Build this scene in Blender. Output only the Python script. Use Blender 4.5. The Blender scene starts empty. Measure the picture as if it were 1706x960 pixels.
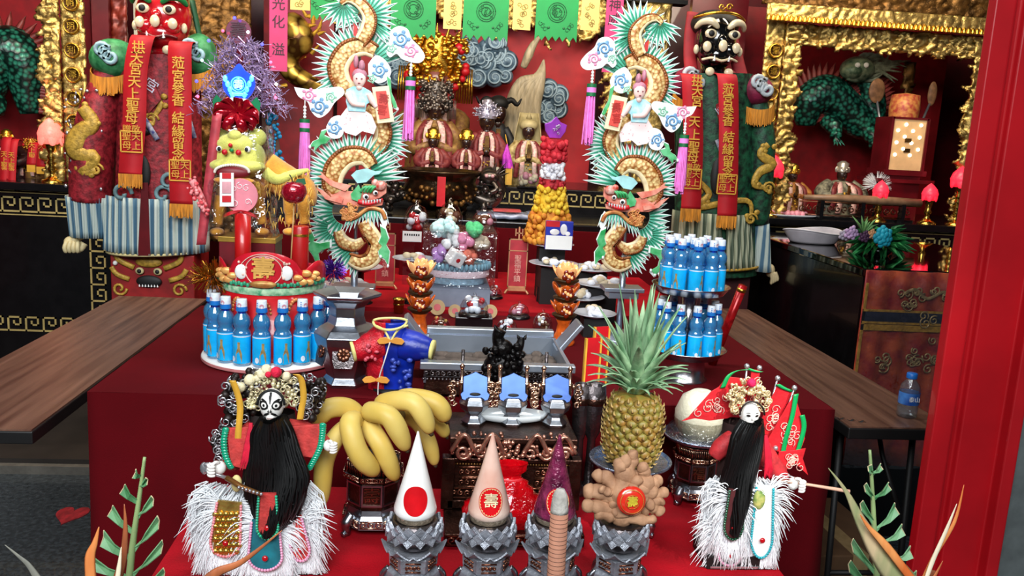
import bpy, math, random
from math import sin, cos, pi, radians as rad, sqrt, atan2
from mathutils import Vector, Matrix, noise, Euler
random.seed(7)
SC = bpy.context.scene
COL = SC.collection
# ------------------------------------------------------------------ camera
F, CX, CY, CZ = 1425.0, 853.0, 480.0, 1.46
_Y = Vector((-129, -265, F)).normalized()
_D = Vector((-433, 7870, F)); _D = (_D - _Y * _D.dot(_Y)).normalized()
_Z = -_D; _X = _Y.cross(_Z)
cam = bpy.data.cameras.new('camera'); co = bpy.data.objects.new('camera', cam); COL.objects.link(co)
cam.sensor_width = 36; cam.lens = 36 * F / 1706; cam.clip_start = .05
co.matrix_world = Matrix(((_X.x, -_X.y, -_X.z, 0), (_Y.x, -_Y.y, -_Y.z, 0), (_Z.x, -_Z.y, -_Z.z, CZ), (0, 0, 0, 1)))
SC.camera = co
# ------------------------------------------------------------------ world and light
w = bpy.data.worlds.new('world'); SC.world = w; w.use_nodes = True
w.node_tree.nodes['Background'].inputs[0].default_value = (.75, .85, 1, 1)
w.node_tree.nodes['Background'].inputs[1].default_value = .05
def lamp(name, kind, loc, to, energy, color, size=1, sy=None, spot=None, blend=.3):
    l = bpy.data.lights.new(name, kind); l.energy = energy; l.color = color
    if kind == 'AREA':
        l.size = size
        if sy: l.shape = 'RECTANGLE'; l.size_y = sy
    elif kind == 'SPOT':
        l.spot_size = rad(spot); l.spot_blend = blend; l.shadow_soft_size = size
    elif kind == 'SUN': l.angle = rad(size)
    else: l.shadow_soft_size = size
    o = bpy.data.objects.new(name, l); COL.objects.link(o); o.location = loc
    o.rotation_euler = (Vector(to) - Vector(loc)).to_track_quat('-Z', 'Y').to_euler()
    return o
lamp('courtyard_daylight', 'AREA', (-.5, -1.6, 3.3), (.1, 2.5, .9), 270, (.93, .97, 1), 3.2, 1.6)
lamp('added_puppet_spot', 'SPOT', (1.9, -.6, 2.9), (.66, 1.72, .92), 520, (1, .97, .92), .06, None, 15, 1)  # added spot, stands in for the sun patch on the right puppet
lamp('altar_tube_light', 'AREA', (.3, 3.5, 2.75), (.3, 4.9, 1.3), 32, (1, .86, .68), 1.8, .3)
lamp('left_altar_light', 'AREA', (-1.5, 3.3, 2.6), (-1.7, 4.6, 1.4), 24, (1, .85, .66), .8, .3)
lamp('right_altar_light', 'AREA', (1.9, 3.6, 2.7), (2.3, 4.8, 1.6), 26, (1, .85, .66), .9, .3)
lamp('table_tube_light', 'AREA', (.1, 2.2, 2.6), (.1, 2.7, .8), 22, (.95, .98, 1), 1.4, .3)
VS = SC.view_settings
VS.view_transform = 'Standard'; VS.look = 'None'; VS.gamma = 1; VS.exposure = 0; VS.use_curve_mapping = False
SC.cycles.max_bounces = 6; SC.cycles.transparent_max_bounces = 16; SC.cycles.caustics_reflective = False; SC.cycles.caustics_refractive = False
SC.cycles.use_denoising = True
# ------------------------------------------------------------------ picture to place helpers
def ray(px, py):
    a, b = (px - CX) / F, (py - CY) / F
    return Vector((_X.x * a + _X.y * b + _X.z, _Y.x * a + _Y.y * b + _Y.z, _Z.x * a + _Z.y * b + _Z.z))
def P(px, py, Y):
    d = ray(px, py); return Vector((0, 0, CZ)) + d * (Y / d.y)
def PZ(px, py, z):
    d = ray(px, py); return Vector((0, 0, CZ)) + d * ((z - CZ) / d.z)
def S(Y): return Y / F * 1.005
# ------------------------------------------------------------------ materials
def hx(s):
    s = s.lstrip('#'); c = [int(s[i:i + 2], 16) / 255 for i in (0, 2, 4)]
    return tuple(x / 12.92 if x <= .04045 else ((x + .055) / 1.055) ** 2.4 for x in c) + (1,)
def M(name, col, rough=.5, metal=0, var=.2, vs=18, bump=0, bs=90, emit=0, ecol=None, col2=None, coat=0, stretch=None, tex='noise', lo=.35, hi=.65, sheen=0, spec=None, alpha=1):
    m = bpy.data.materials.new(name); m.use_nodes = True; nt = m.node_tree; N = nt.nodes; L = nt.links
    b = N['Principled BSDF']; c = hx(col)
    tc = N.new('ShaderNodeTexCoord'); src = tc.outputs['Object']
    if stretch:
        mp = N.new('ShaderNodeMapping'); mp.inputs['Scale'].default_value = stretch; L.new(src, mp.inputs[0]); src = mp.outputs[0]
    if tex == 'noise':
        t = N.new('ShaderNodeTexNoise'); t.inputs['Detail'].default_value = 4; out = t.outputs['Fac']
    elif tex == 'voronoi':
        t = N.new('ShaderNodeTexVoronoi'); out = t.outputs['Distance']
    elif tex == 'wave':
        t = N.new('ShaderNodeTexWave'); out = t.outputs['Fac']; t.inputs['Distortion'].default_value = 1.5
    elif tex == 'band':
        t = N.new('ShaderNodeTexWave'); out = t.outputs['Fac']; t.inputs['Distortion'].default_value = 0
    t.inputs['Scale'].default_value = vs; L.new(src, t.inputs['Vector'])
    r = N.new('ShaderNodeValToRGB'); r.color_ramp.elements[0].position = lo; r.color_ramp.elements[1].position = hi
    if col2: r.color_ramp.elements[0].color = c; r.color_ramp.elements[1].color = hx(col2)
    else:
        r.color_ramp.elements[0].color = tuple(x * (1 - var) for x in c[:3]) + (1,)
        r.color_ramp.elements[1].color = tuple(min(1, x * (1 + var)) for x in c[:3]) + (1,)
    L.new(out, r.inputs[0]); L.new(r.outputs[0], b.inputs['Base Color'])
    b.inputs['Roughness'].default_value = rough; b.inputs['Metallic'].default_value = metal
    b.inputs['Coat Weight'].default_value = coat; b.inputs['Sheen Weight'].default_value = sheen
    if spec is not None: b.inputs['Specular IOR Level'].default_value = spec
    b.inputs['Alpha'].default_value = alpha
    if emit:
        b.inputs['Emission Strength'].default_value = emit
        if ecol: b.inputs['Emission Color'].default_value = hx(ecol)
        else: L.new(r.outputs[0], b.inputs['Emission Color'])
    if bump:
        n2 = N.new('ShaderNodeTexNoise' if tex != 'voronoi' else 'ShaderNodeTexVoronoi'); n2.inputs['Scale'].default_value = bs; L.new(src, n2.inputs['Vector'])
        bp = N.new('ShaderNodeBump'); bp.inputs['Strength'].default_value = bump; bp.inputs['Distance'].default_value = .004
        L.new(n2.outputs[0], bp.inputs['Height']); L.new(bp.outputs[0], b.inputs['Normal'])
    return m
def CLEAR(name, col='#ffffff', gloss=.12, rough=.06, bump=0, bs=40, body=0):
    """thin clear film or glass: see-through tint with a Fresnel shine"""
    m = bpy.data.materials.new(name); m.use_nodes = True; nt = m.node_tree; N = nt.nodes; L = nt.links
    N.remove(N['Principled BSDF']); o = N['Material Output']
    t = N.new('ShaderNodeBsdfTransparent'); t.inputs[0].default_value = hx(col)
    g = N.new('ShaderNodeBsdfGlossy'); g.inputs['Roughness'].default_value = rough
    lw = N.new('ShaderNodeLayerWeight'); lw.inputs[0].default_value = .3
    ad = N.new('ShaderNodeMath'); ad.operation = 'MULTIPLY_ADD'; ad.inputs[1].default_value = .55; ad.inputs[2].default_value = gloss
    L.new(lw.outputs['Facing'], ad.inputs[0])
    mx = N.new('ShaderNodeMixShader'); L.new(ad.outputs[0], mx.inputs[0])
    first = t.outputs[0]
    if body:
        df = N.new('ShaderNodeBsdfDiffuse'); df.inputs[0].default_value = hx(col)
        m2 = N.new('ShaderNodeMixShader'); m2.inputs[0].default_value = body; L.new(t.outputs[0], m2.inputs[1]); L.new(df.outputs[0], m2.inputs[2]); first = m2.outputs[0]
    L.new(first, mx.inputs[1]); L.new(g.outputs[0], mx.inputs[2]); L.new(mx.outputs[0], o.inputs[0])
    if bump:
        tc = N.new('ShaderNodeTexCoord'); n = N.new('ShaderNodeTexNoise'); n.inputs['Scale'].default_value = bs; n.inputs['Detail'].default_value = 3
        L.new(tc.outputs['Object'], n.inputs['Vector']); bp = N.new('ShaderNodeBump'); bp.inputs['Strength'].default_value = bump; bp.inputs['Distance'].default_value = .02
        L.new(n.outputs[0], bp.inputs['Height']); L.new(bp.outputs[0], g.inputs['Normal']); L.new(bp.outputs[0], lw.inputs['Normal'])
    return m
# ------------------------------------------------------------------ mesh builder
class MB:
    def __init__(s): s.v = []; s.f = []; s.m = []; s.sm = []; s.mi = 0; s.T = None
    def add(s, vs, fs, smooth=True, mi=None):
        o = len(s.v)
        s.v += [tuple(s.T @ Vector(p)) for p in vs] if s.T else [tuple(p) for p in vs]
        for f in fs: s.f.append([i + o for i in f]); s.m.append(s.mi if mi is None else mi); s.sm.append(smooth)
        return s
    def box(s, x0, x1, y0, y1, z0, z1, mi=None):
        vs = [(x, y, z) for z in (z0, z1) for y in (y0, y1) for x in (x0, x1)]
        return s.add(vs, [(0, 2, 3, 1), (4, 5, 7, 6), (0, 1, 5, 4), (2, 6, 7, 3), (0, 4, 6, 2), (1, 3, 7, 5)], False, mi)
    def lathe(s, prof, n=24, c=(0, 0, 0), mi=None, a0=0, smooth=True, cap=True, sx=1, sy=1, arc=2 * pi):
        full = abs(arc - 2 * pi) < 1e-6; k = n if full else n + 1; vs = []; fs = []
        for r, z in prof:
            for i in range(k):
                a = a0 + arc * i / n; vs.append((c[0] + r * cos(a) * sx, c[1] + r * sin(a) * sy, c[2] + z))
        for j in range(len(prof) - 1):
            for i in range(n):
                i2 = (i + 1) % k; fs.append((j * k + i, j * k + i2, (j + 1) * k + i2, (j + 1) * k + i))
        s.add(vs, fs, smooth, mi)
        if cap and full:
            if prof[0][0] > 1e-5: s.add(vs[:k], [tuple(range(k))[::-1]], False, mi)
            if prof[-1][0] > 1e-5: s.add(vs[-k:], [tuple(range(k))], False, mi)
        return s
    def ell(s, c, r, n=12, m=8, mi=None):
        if not hasattr(r, '__len__'): r = (r, r, r)
        o = s.T; s.T = (o or Matrix()) @ Matrix.Translation(c) @ Matrix.Diagonal((r[0], r[1], r[2], 1))
        s.lathe([(max(1e-4, sin(pi * j / m)), -cos(pi * j / m)) for j in range(m + 1)], n, mi=mi, cap=False); s.T = o
        return s
    def tube(s, pts, r, n=8, mi=None, cap=True, flat=1.0, up=None, smooth=True):
        pts = [Vector(p) for p in pts]; k = len(pts)
        if not hasattr(r, '__len__'): r = [r] * k
        vs = []; fs = []; nrm = None
        for j in range(k):
            t = (pts[min(j + 1, k - 1)] - pts[max(j - 1, 0)])
            t = t.normalized() if t.length > 1e-9 else Vector((0, 0, 1))
            if up is not None: nrm = Vector(up)
            elif nrm is None: nrm = Vector((0, 0, 1)) if abs(t.z) < .9 else Vector((1, 0, 0))
            nrm = (nrm - t * nrm.dot(t)).normalized(); b = t.cross(nrm)
            for i in range(n):
                a = 2 * pi * i / n; vs.append(pts[j] + nrm * (r[j] * flat * cos(a)) + b * (r[j] * sin(a)))
        for j in range(k - 1):
            for i in range(n):
                i2 = (i + 1) % n; fs.append((j * n + i, j * n + i2, (j + 1) * n + i2, (j + 1) * n + i))
        if cap: fs += [tuple(range(n))[::-1], tuple((k - 1) * n + i for i in range(n))]
        return s.add(vs, fs, smooth, mi)
    def extr(s, poly, y0, y1, mi=None, smooth=False):
        """polygon in the XZ plane given thickness from y0 (back) to y1 (front)"""
        A = sum(poly[i][0] * poly[(i + 1) % len(poly)][1] - poly[(i + 1) % len(poly)][0] * poly[i][1] for i in range(len(poly)))
        if A < 0: poly = poly[::-1]
        n = len(poly)
        if y1 > y0: y0, y1 = y1, y0
        vs = [(p[0], y1, p[1]) for p in poly] + [(p[0], y0, p[1]) for p in poly]
        fs = [tuple(range(n)), tuple(range(2 * n - 1, n - 1, -1))] + [(i, n + i, n + (i + 1) % n, (i + 1) % n) for i in range(n)]
        return s.add(vs, fs, smooth, mi)
    def grid(s, fn, nu, nv, mi=None, smooth=True):
        vs = [fn(i / nu, j / nv) for j in range(nv + 1) for i in range(nu + 1)]
        fs = [(j * (nu + 1) + i, j * (nu + 1) + i + 1, (j + 1) * (nu + 1) + i + 1, (j + 1) * (nu + 1) + i) for j in range(nv) for i in range(nu)]
        return s.add(vs, fs, smooth, mi)
    def spike(s, a, b, w, mi=None, th=.002):
        """thin strand from a (width w) to a point b"""
        return s.tube([a, Vector(a).lerp(Vector(b), .5), b], [w, w * .7, w * .05], 4, mi, False)
    def build(s, name, mats, parent=None, bev=0, solid=0, loc=None, label=None, sub=0):
        me = bpy.data.meshes.new(name); me.from_pydata(s.v, [], s.f)
        for m in (mats if isinstance(mats, (list, tuple)) else [mats]): me.materials.append(m)
        me.polygons.foreach_set('material_index', s.m); me.polygons.foreach_set('use_smooth', s.sm); me.update()
        o = bpy.data.objects.new(name, me); COL.objects.link(o)
        if parent: o.parent = parent
        if loc is not None: o.location = loc
        if solid:
            md = o.modifiers.new('solid', 'SOLIDIFY'); md.thickness = solid; md.offset = 0
        if bev:
            md = o.modifiers.new('bevel', 'BEVEL'); md.width = bev; md.segments = 2; md.limit_method = 'ANGLE'
        if sub:
            md = o.modifiers.new('sub', 'SUBSURF'); md.levels = sub; md.render_levels = sub
        if label: o['label'] = label
        return o
def thing(name, label, cat, loc=(0, 0, 0), rz=0, group=None):
    o = bpy.data.objects.new(name, None); COL.objects.link(o); o.empty_display_size = .05
    o.location = loc; o.rotation_euler = (0, 0, rz)
    return tag(o, label, cat, group)
def tag(o, label, cat, group=None):
    o['label'] = label; o['category'] = cat
    if group: o['group'] = group
    return o
def struct(o): o['kind'] = 'structure'; return o
def dup(root, loc, rz=0, label=None, group=None, scale=None):
    def cp(o, par):
        c = o.copy(); COL.objects.link(c)
        if par: c.parent = par
        for ch in o.children: cp(ch, c)
        return c
    r = cp(root, None); r.location = loc; r.rotation_euler = (0, 0, rz)
    if label: r['label'] = label
    if group: r['group'] = group
    if scale: r.scale = (scale,) * 3
    return r
def text(body, size, mat, parent, loc, rot=(pi / 2, 0, 0), ext=.0008, name='lettering', line=1.0, bold=0, sx=1):
    cu = bpy.data.curves.new('tx', 'FONT'); cu.body = body; cu.size = size; cu.align_x = 'CENTER'; cu.align_y = 'CENTER'
    cu.extrude = ext; cu.space_line = line; cu.offset = bold; cu.resolution_u = 2
    t = bpy.data.objects.new('tx', cu); COL.objects.link(t)
    dg = bpy.context.evaluated_depsgraph_get(); me = bpy.data.meshes.new_from_object(t.evaluated_get(dg))
    bpy.data.objects.remove(t); me.materials.clear(); me.materials.append(mat)
    o = bpy.data.objects.new(name, me); COL.objects.link(o); o.parent = parent; o.location = loc; o.rotation_euler = rot; o.scale = (sx, 1, 1)
    return o
ORD = ['leftmost', 'second from left', 'third from left', 'fourth from left', 'fifth from left', 'sixth from left', 'seventh from left', 'eighth from left', 'ninth from left', 'tenth from left', 'eleventh from left', 'twelfth from left']
def rnd(a, b): return random.uniform(a, b)
def bez(pts, n=12):
    """Catmull-Rom curve through points"""
    pts = [Vector(p) for p in pts]; out = []
    for i in range(len(pts) - 1):
        p0, p1, p2, p3 = pts[max(i - 1, 0)], pts[i], pts[i + 1], pts[min(i + 2, len(pts) - 1)]
        for k in range(n):
            t = k / n
            out.append(.5 * ((2 * p1) + (p2 - p0) * t + (2 * p0 - 5 * p1 + 4 * p2 - p3) * t * t + (3 * p1 - p0 - 3 * p2 + p3) * t ** 3))
    out.append(pts[-1]); return out
def lerps(vals, n):
    k = len(vals) - 1; return [vals[min(int(i / (n - 1) * k), k - 1)] * (1 - (i / (n - 1) * k - min(int(i / (n - 1) * k), k - 1))) + vals[min(int(i / (n - 1) * k), k - 1) + 1] * (i / (n - 1) * k - min(int(i / (n - 1) * k), k - 1)) for i in range(n)]
def spiral(cx, cz, r0, r1, a0, turns, n=24, y=0):
    return [(cx + (r0 + (r1 - r0) * i / n) * cos(a0 + turns * 2 * pi * i / n), y, cz + (r0 + (r1 - r0) * i / n) * sin(a0 + turns * 2 * pi * i / n)) for i in range(n + 1)]
def scallop(cx, cz, rx, rz, lobes, depth=.14, n=8, ph=0):
    return [(cx + rx * (1 - depth + depth * 2 * abs(sin(lobes * (a / 2) + ph))) * cos(a), cz + rz * (1 - depth + depth * 2 * abs(sin(lobes * (a / 2) + ph))) * sin(a)) for a in [2 * pi * i / (lobes * n) for i in range(lobes * n)]]
# common materials
GOLD = M('gold_leaf', '#d8a840', .32, 1, .35, 25, .4, 120)
GOLDP = M('gold_paint', '#d8a636', .45, .35, .2, 30)
CARVED = M('carved_gilt_wood', '#bfa05c', .36, .85, .45, 26, .5, 200)
DARKGILT = M('aged_gilt_wood', '#6a4a22', .42, .75, .5, 26, .5, 200)
BRASS = M('brass', '#caa24a', .22, 1, .15)
STEEL = M('polished_steel', '#b9bcc2', .22, 1, .08)
PEWTER = M('pewter', '#a3a8b0', .3, 1, .25, 12, .15, 60)
DPEWTER = M('dark_pewter', '#6c6566', .36, .95, .4, 18, .4, 140)
BRONZE = M('dark_bronze', '#4a3128', .32, .9, .5, 22, .4, 150)
COPPER = M('copper_bronze', '#8a5c48', .3, .95, .35, 30, .4, 150)
ROSEG = M('pale_gilt', '#c9a58c', .25, 1, .2)
BLACKL = M('black_lacquer', '#0b0a0c', .25, 0, .3, coat=.3)
BLACK = M('black_matt', '#080808', .6, 0, .3)
WHITE = M('white_card', '#f2f2ee', .5, 0, .03)
REDC = M('red_cloth', '#5a0009', .9, 0, .12, 5, .25, 500, spec=.15)
REDT = M('bright_red_cloth', '#a60014', .8, 0, .22, 9, .35, 220, spec=.25)
REDS = M('red_satin', '#c8101e', .45, 0, .15, 12, .1, 60)
REDP = M('red_paint', '#980812', .38, 0, .12, 6, coat=.2)
DRED = M('dark_red_lacquer', '#5a0710', .35, 0, .25, 8, coat=.3)
RUBY = M('ruby_bead', '#b5121a', .15, 0, .1, coat=1)
GREEN = M('green_paint', '#12803f', .5, 0, .2)
PINK = M('pink_thread', '#f582d4', .6, 0, .12, 60)
YEL = M('yellow_satin', '#e0a93a', .4, 0, .15)
ORANGE = M('orange_fringe', '#c98220', .7, 0, .3, 150, stretch=(1, 1, .08))
HAIRB = M('black_hair', '#060606', .42, 0, .3, 100, stretch=(1, 1, .1))
FUR = M('white_fur', '#eef1f4', .7, 0, .06, 60, sheen=.4)
FILM = CLEAR('clear_film', '#fafcff', .1, .08, .9, 22)
GLASSC = CLEAR('clear_plastic', '#f4f8fb', .07, .03)
# ================================================================== SETTING
def slab(name, x0, x1, y0, y1, z0, z1, mat, parent=None, bev=0):
    o = MB().box(x0, x1, y0, y1, z0, z1).build(name, mat, parent, bev=bev)
    return o if parent else struct(o)
GRANITE = M('polished_granite', '#3b4247', .16, 0, .55, 60, lo=.3, hi=.7, coat=.3)
GREYST = M('grey_stone', '#8b8b86', .6, 0, .2, 20, .2)
CREAMW = M('cream_plaster', '#c9c2ae', .8, 0, .08, 6)
slab('floor', -5, 5, -4, 6.2, -.1, 0, GRANITE)
slab('wall_back', -5, 5, 6.0, 6.2, 0, 3.6, DRED)
slab('wall_left', -3.6, -3.45, 1.2, 6, 0, 3.6, DRED)
slab('wall_right', 3.9, 4.05, 2.0, 6, 0, 3.6, DRED)
slab('ceiling', -5, 5, 2.2, 6.2, 3.5, 3.6, M('dark_timber', '#2a1510', .6, 0, .3, 10))
slab('trim_1', -3.4, -1.0, 3.45, 4.9, 0, .055, M('dark_stone', '#2c2622', .6, 0, .2, 10)); slab('trim_28', -3.4, -1.0, 3.42, 3.45, 0, .035, M('dull_stone', '#6a665e', .6, 0, .2, 20, .2))       # stone plinth below the left altar
slab('trim_2', 1.7, 3.8, 3.9, 4.9, 0, .055, GREYST)
def carved(name, x0, x1, z0, z1, y, mat, seed=0, amp=.03, res=.009, rag=(0, 0, 0, 0), k=10, fr=13, parent=None):
    """gilt wood relief: scrolls swell out of the panel; rag = how far left/right/bottom/top rims are cut ragged"""
    nx = max(2, int((x1 - x0) / res)); nz = max(2, int((z1 - z0) / res)); mb = MB(); vs = []; keep = []
    for j in range(nz + 1):
        for i in range(nx + 1):
            x = x0 + (x1 - x0) * i / nx; z = z0 + (z1 - z0) * j / nz
            p = Vector((x * fr + seed, z * fr, seed * 1.7)); q = p + noise.noise_vector(p * .8) * .7
            h = abs(sin(k * noise.noise(q))) * .7 + .5 * abs(noise.noise(q * 3.1))
            vs.append((x, y - amp * h, z))
            e = min((x - x0) / rag[0] if rag[0] else 9, (x1 - x) / rag[1] if rag[1] else 9, (z - z0) / rag[2] if rag[2] else 9, (z1 - z) / rag[3] if rag[3] else 9)
            keep.append(e > .95 * abs(sin(4 * noise.noise(q * .9 + Vector((3, 1, 2))))) or e > 1)
    fs = []
    for j in range(nz):
        for i in range(nx):
            a = j * (nx + 1) + i; ids = (a, a + 1, a + nx + 2, a + nx + 1)
            if all(keep[t] for t in ids): fs.append(ids)
    mb.add(vs, fs); o = mb.build(name, mat, parent, solid=.012)
    return o if parent else struct(o)
def roundels(parent, x, zs, chars, y, r=.034):
    for z, ch in zip(zs, chars):
        rd = MB().lathe([(r, 0), (r, .012), (r * .82, .016), (r * .8, .008), (0.0001, .008)], 24); rd.T = None
        o = rd.build('roundel', [DARKGILT], parent, loc=(x, y, z)); o.rotation_euler = (pi / 2, 0, 0)
        MB().lathe([(r * 1.08, 0), (r * 1.1, .014), (r * .9, .019), (r * .88, .004)], 24, cap=False).build('rim', GOLD, o)
        text(ch, r * 1.15, GOLD, o, (0, 0, .0135), (0, 0, 0), ext=.002, bold=.0006)
# left altar: niche, gilt columns with roundels
slab('trim_3', -2.9, -1.95, 5.2, 5.25, 1.0, 2.6, M('niche_red', '#9c0a14', .5, 0, .15))
carved('trim_4', -1.95, -1.825, 1.10, 2.35, 4.5, CARVED, 1, .045, .010, (.05, 0, 0, 0))
t5 = carved('trim_5', -1.82, -1.70, 1.10, 2.35, 4.5, CARVED, 5, .02, .010, (0, .012, 0, 0), 14, 11)
roundels(t5, -1.765, [P(x, y, 4.46).z for x, y in [(118, 5), (121, 44), (123, 84), (126, 125), (127, 164), (127, 203), (127, 241)]], '朝明利澤恩五環', 4.475)
slab('trim_6', -1.70, -1.62, 4.55, 4.7, .4, 2.5, DRED)
carved('trim_7', -1.62, -1.545, 1.1, 2.4, 4.6, M('carved_red_lacquer', '#6e2214', .4, .3, .5, 18), 9, .02, .012, k=9)
slab('wall_front', -1.55, -1.36, 4.7, 4.8, .4, 2.6, CREAMW)
carved('trim_8', -1.36, -.97, .8, 2.4, 4.75, DARKGILT, 12, .05, .014)
slab('trim_9', -1.03, -.62, 5.38, 5.42, 1.0, 2.6, M('panel_red', '#8e0912', .5, 0, .2))
# left altar counter with a meander border
def meander(mb, x0, z0, n, u, y, vertical=False, mi=0):
    """Greek-key bars, n repeats of unit u, running right (or up)"""
    t = u * .1
    bars = [(0, 0, 1, .1), (0, 0, .1, .9), (0, .8, .78, .9), (.68, .35, .78, .9), (.32, .35, .78, .45), (.32, .35, .42, .65)]
    for k in range(n):
        for a, b, c, d in bars:
            if vertical: mb.box(x0 + b * u, x0 + d * u, y - .004, y, z0 + k * u + a * u, z0 + k * u + c * u, mi)
            else: mb.box(x0 + k * u + a * u, x0 + k * u + c * u, y - .004, y, z0 + b * u, z0 + d * u, mi)
    return mb
def counter(label, x0, x1, y0, y1, ztop, zb, vx, cat='altar table'):
    t = thing('altar_table', label, cat, ((x0 + x1) / 2, y0, 0)); ox = (x0 + x1) / 2
    MB().box(x0 - ox, x1 - ox, .03, y1 - y0, zb, ztop - .05).build('body', BLACKL, t)
    MB().box(x0 - ox - .02, x1 - ox + .02, -.02, y1 - y0, ztop - .04, ztop).build('top_slab', BLACKL, t, bev=.006)
    mb = MB(); u = .085; n = int((x1 - x0) / u)
    meander(mb, x0 - ox, ztop - .15, n, u, .03)
    mb.box(x0 - ox, x1 - ox, .025, .03, ztop - .055, ztop - .05); mb.box(x0 - ox, x1 - ox, .025, .03, ztop - .165, ztop - .160)
    if vx is not None:
        meander(mb, vx - ox, .42, int((ztop - .62) / u), u, .03, True)
        meander(mb, x0 - ox, .34, n, u, .03)
    mb.build('meander_inlay', M('inlay_gold', '#b8a468', .5, .2, .15), t)
    return t
counter('black lacquer altar table with gold key border at far left, lotus lamp on it', -3.3, -1.56, 4.4, 5.1, 1.095, .06, -1.70)
cr = counter('black lacquer altar table with gold key border at right, before the dragon niche', 1.58, 3.7, 4.4, 5.15, 1.095, .06, 1.62)
text('普\n星\n五\n供\n養', .05, M('inlay_pale', '#8f8468', .6), cr, (-.85, .024, .62), line=.9)
text('陳\n林\n敬\n獻', .04, M('inlay_pale2', '#8f8468', .6), cr, (-.78, .024, .58), line=.95)
# centre altar: stepped black altar below the deities
ca = thing('altar_table', 'dark stepped altar in the centre carrying the bronze censer and the deity statues', 'altar table', (.3, 4.15, 0))
MB().box(-1.15, 1.1, .03, .54, 0, 1.03).build('lower_step', BLACKL, ca, bev=.006)
MB().box(-1.2, 1.15, .56, 1.35, 0, 1.17).build('upper_step', BLACKL, ca, bev=.006)
mb = meander(MB(), -1.0, 1.075, 24, .08, .56); mb.build('meander_inlay', M('inlay_gold2', '#b8a468', .5, .2, .15), ca)
MB().box(-1.1, 1.05, .0, .028, .2, 1.0).build('front_cloth', REDC, ca)
# centre back panel
PANEL = M('panel_crimson', '#b00d14', .6, 0, .15, 8)
slab('trim_10', -.62, 1.02, 5.62, 5.66, 1.0, 2.6, PANEL)
carved('trim_11', -.80, -.60, 1.1, 2.5, 5.45, DARKGILT, 22, .06, .014, (0, .1, 0, 0))
carved('trim_12', -.66, 1.06, 1.93, 2.5, 5.42, CARVED, 31, .06, .014, (0, 0, .22, 0))
carved('trim_13', .98, 1.16, 1.2, 2.5, 5.45, CARVED, 37, .05, .013, (.09, 0, 0, 0))
slab('trim_14', 1.155, 1.175, 5.3, 5.42, 1.2, 2.4, BLACK); slab('trim_15', 1.0, 1.5, 5.3, 5.42, 2.285, 2.31, BLACK)
carved('trim_16', 1.17, 1.38, 1.2, 2.28, 5.4, CARVED, 41, .03, .014)
t17 = carved('trim_17', 1.24, 1.40, 1.2, 2.28, 5.3, CARVED, 43, .02, .013, k=14)
roundels(t17, 1.33, [P(1121, 66, 5.25).z, P(1118, 103, 5.25).z], '朝恩', 5.275, .042)
slab('trim_18', 1.40, 1.72, 4.85, 4.9, .9, 2.5, DRED)
# right altar: gilt frame around the dragon niche
t19 = carved('trim_19', 1.70, 1.80, 1.10, 2.12, 4.5, CARVED, 51, .02, .010, k=14, fr=11)
roundels(t19, 1.752, [P(x, y, 4.46).z for x, y in [(1288, 84), (1283, 119), (1281, 156), (1279, 194)]], '聖遵澤恩', 4.475)
carved('trim_20', 1.80, 1.93, 1.10, 2.10, 4.5, CARVED, 57, .05, .010, (0, .04, 0, 0))
carved('trim_21', 1.80, 2.93, 1.965, 2.10, 4.52, CARVED, 63, .06, .010, (0, 0, .03, 0))
carved('trim_22', 2.80, 2.95, 1.10, 2.10, 4.5, CARVED, 69, .05, .010, (.05, 0, 0, 0))
carved('trim_23', 2.70, 2.84, 1.10, 2.0, 5.0, DARKGILT, 73, .04, .014, (.05, .03, 0, 0))
c24 = carved('trim_24', 1.66, 3.05, 2.10, 2.185, 4.42, CARVED, 77, .02, .010, k=16, fr=14)
mb = MB()
for i in range(58): mb.lathe([(.011, 0), (.011, .02), (.0001, .032)], 8, (1.67 + i * .024, 4.40, 2.10)); 
mb.T = None; mb.build('drip_moulding', GOLD, c24)
carved('trim_25', 1.66, 3.05, 2.19, 2.45, 4.5, DARKGILT, 83, .04, .013)
slab('trim_26', 1.80, 3.2, 5.3, 5.35, 1.0, 2.3, M('niche_red2', '#8a0a12', .5, 0, .2))
slab('trim_27', 2.93, 3.9, 4.46, 4.6, .5, 2.6, DRED)
# red steel door post close at the right
mb = MB(); X0 = 1.043; Y0 = 1.6
prof = [(0, .02), (.004, 0), (.044, 0), (.050, .004), (.052, .03), (.078, .034), (.082, .022), (.168, .022), (.172, .0), (.196, -.004), (.2, .0), (.2, .14), (.15, .14), (.10, .05), (.02, .024)]
n = len(prof)
vs = [(X0 + p[0], Y0 + p[1], z) for z in (0, 3.2) for p in prof]
mb.add(vs, [(i, (i + 1) % n, n + (i + 1) % n, n + i) for i in range(n)] + [tuple(range(n))[::-1], tuple(range(n, 2 * n))], False)
dp = mb.build('door_1', REDP, None, bev=.0025); struct(dp)
MB().box(X0 + .2, X0 + .5, Y0 + .02, Y0 + .1, 0, 3.2).build('door_panel', M('grey_panel', '#5a6060', .4, .2), dp)
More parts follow.
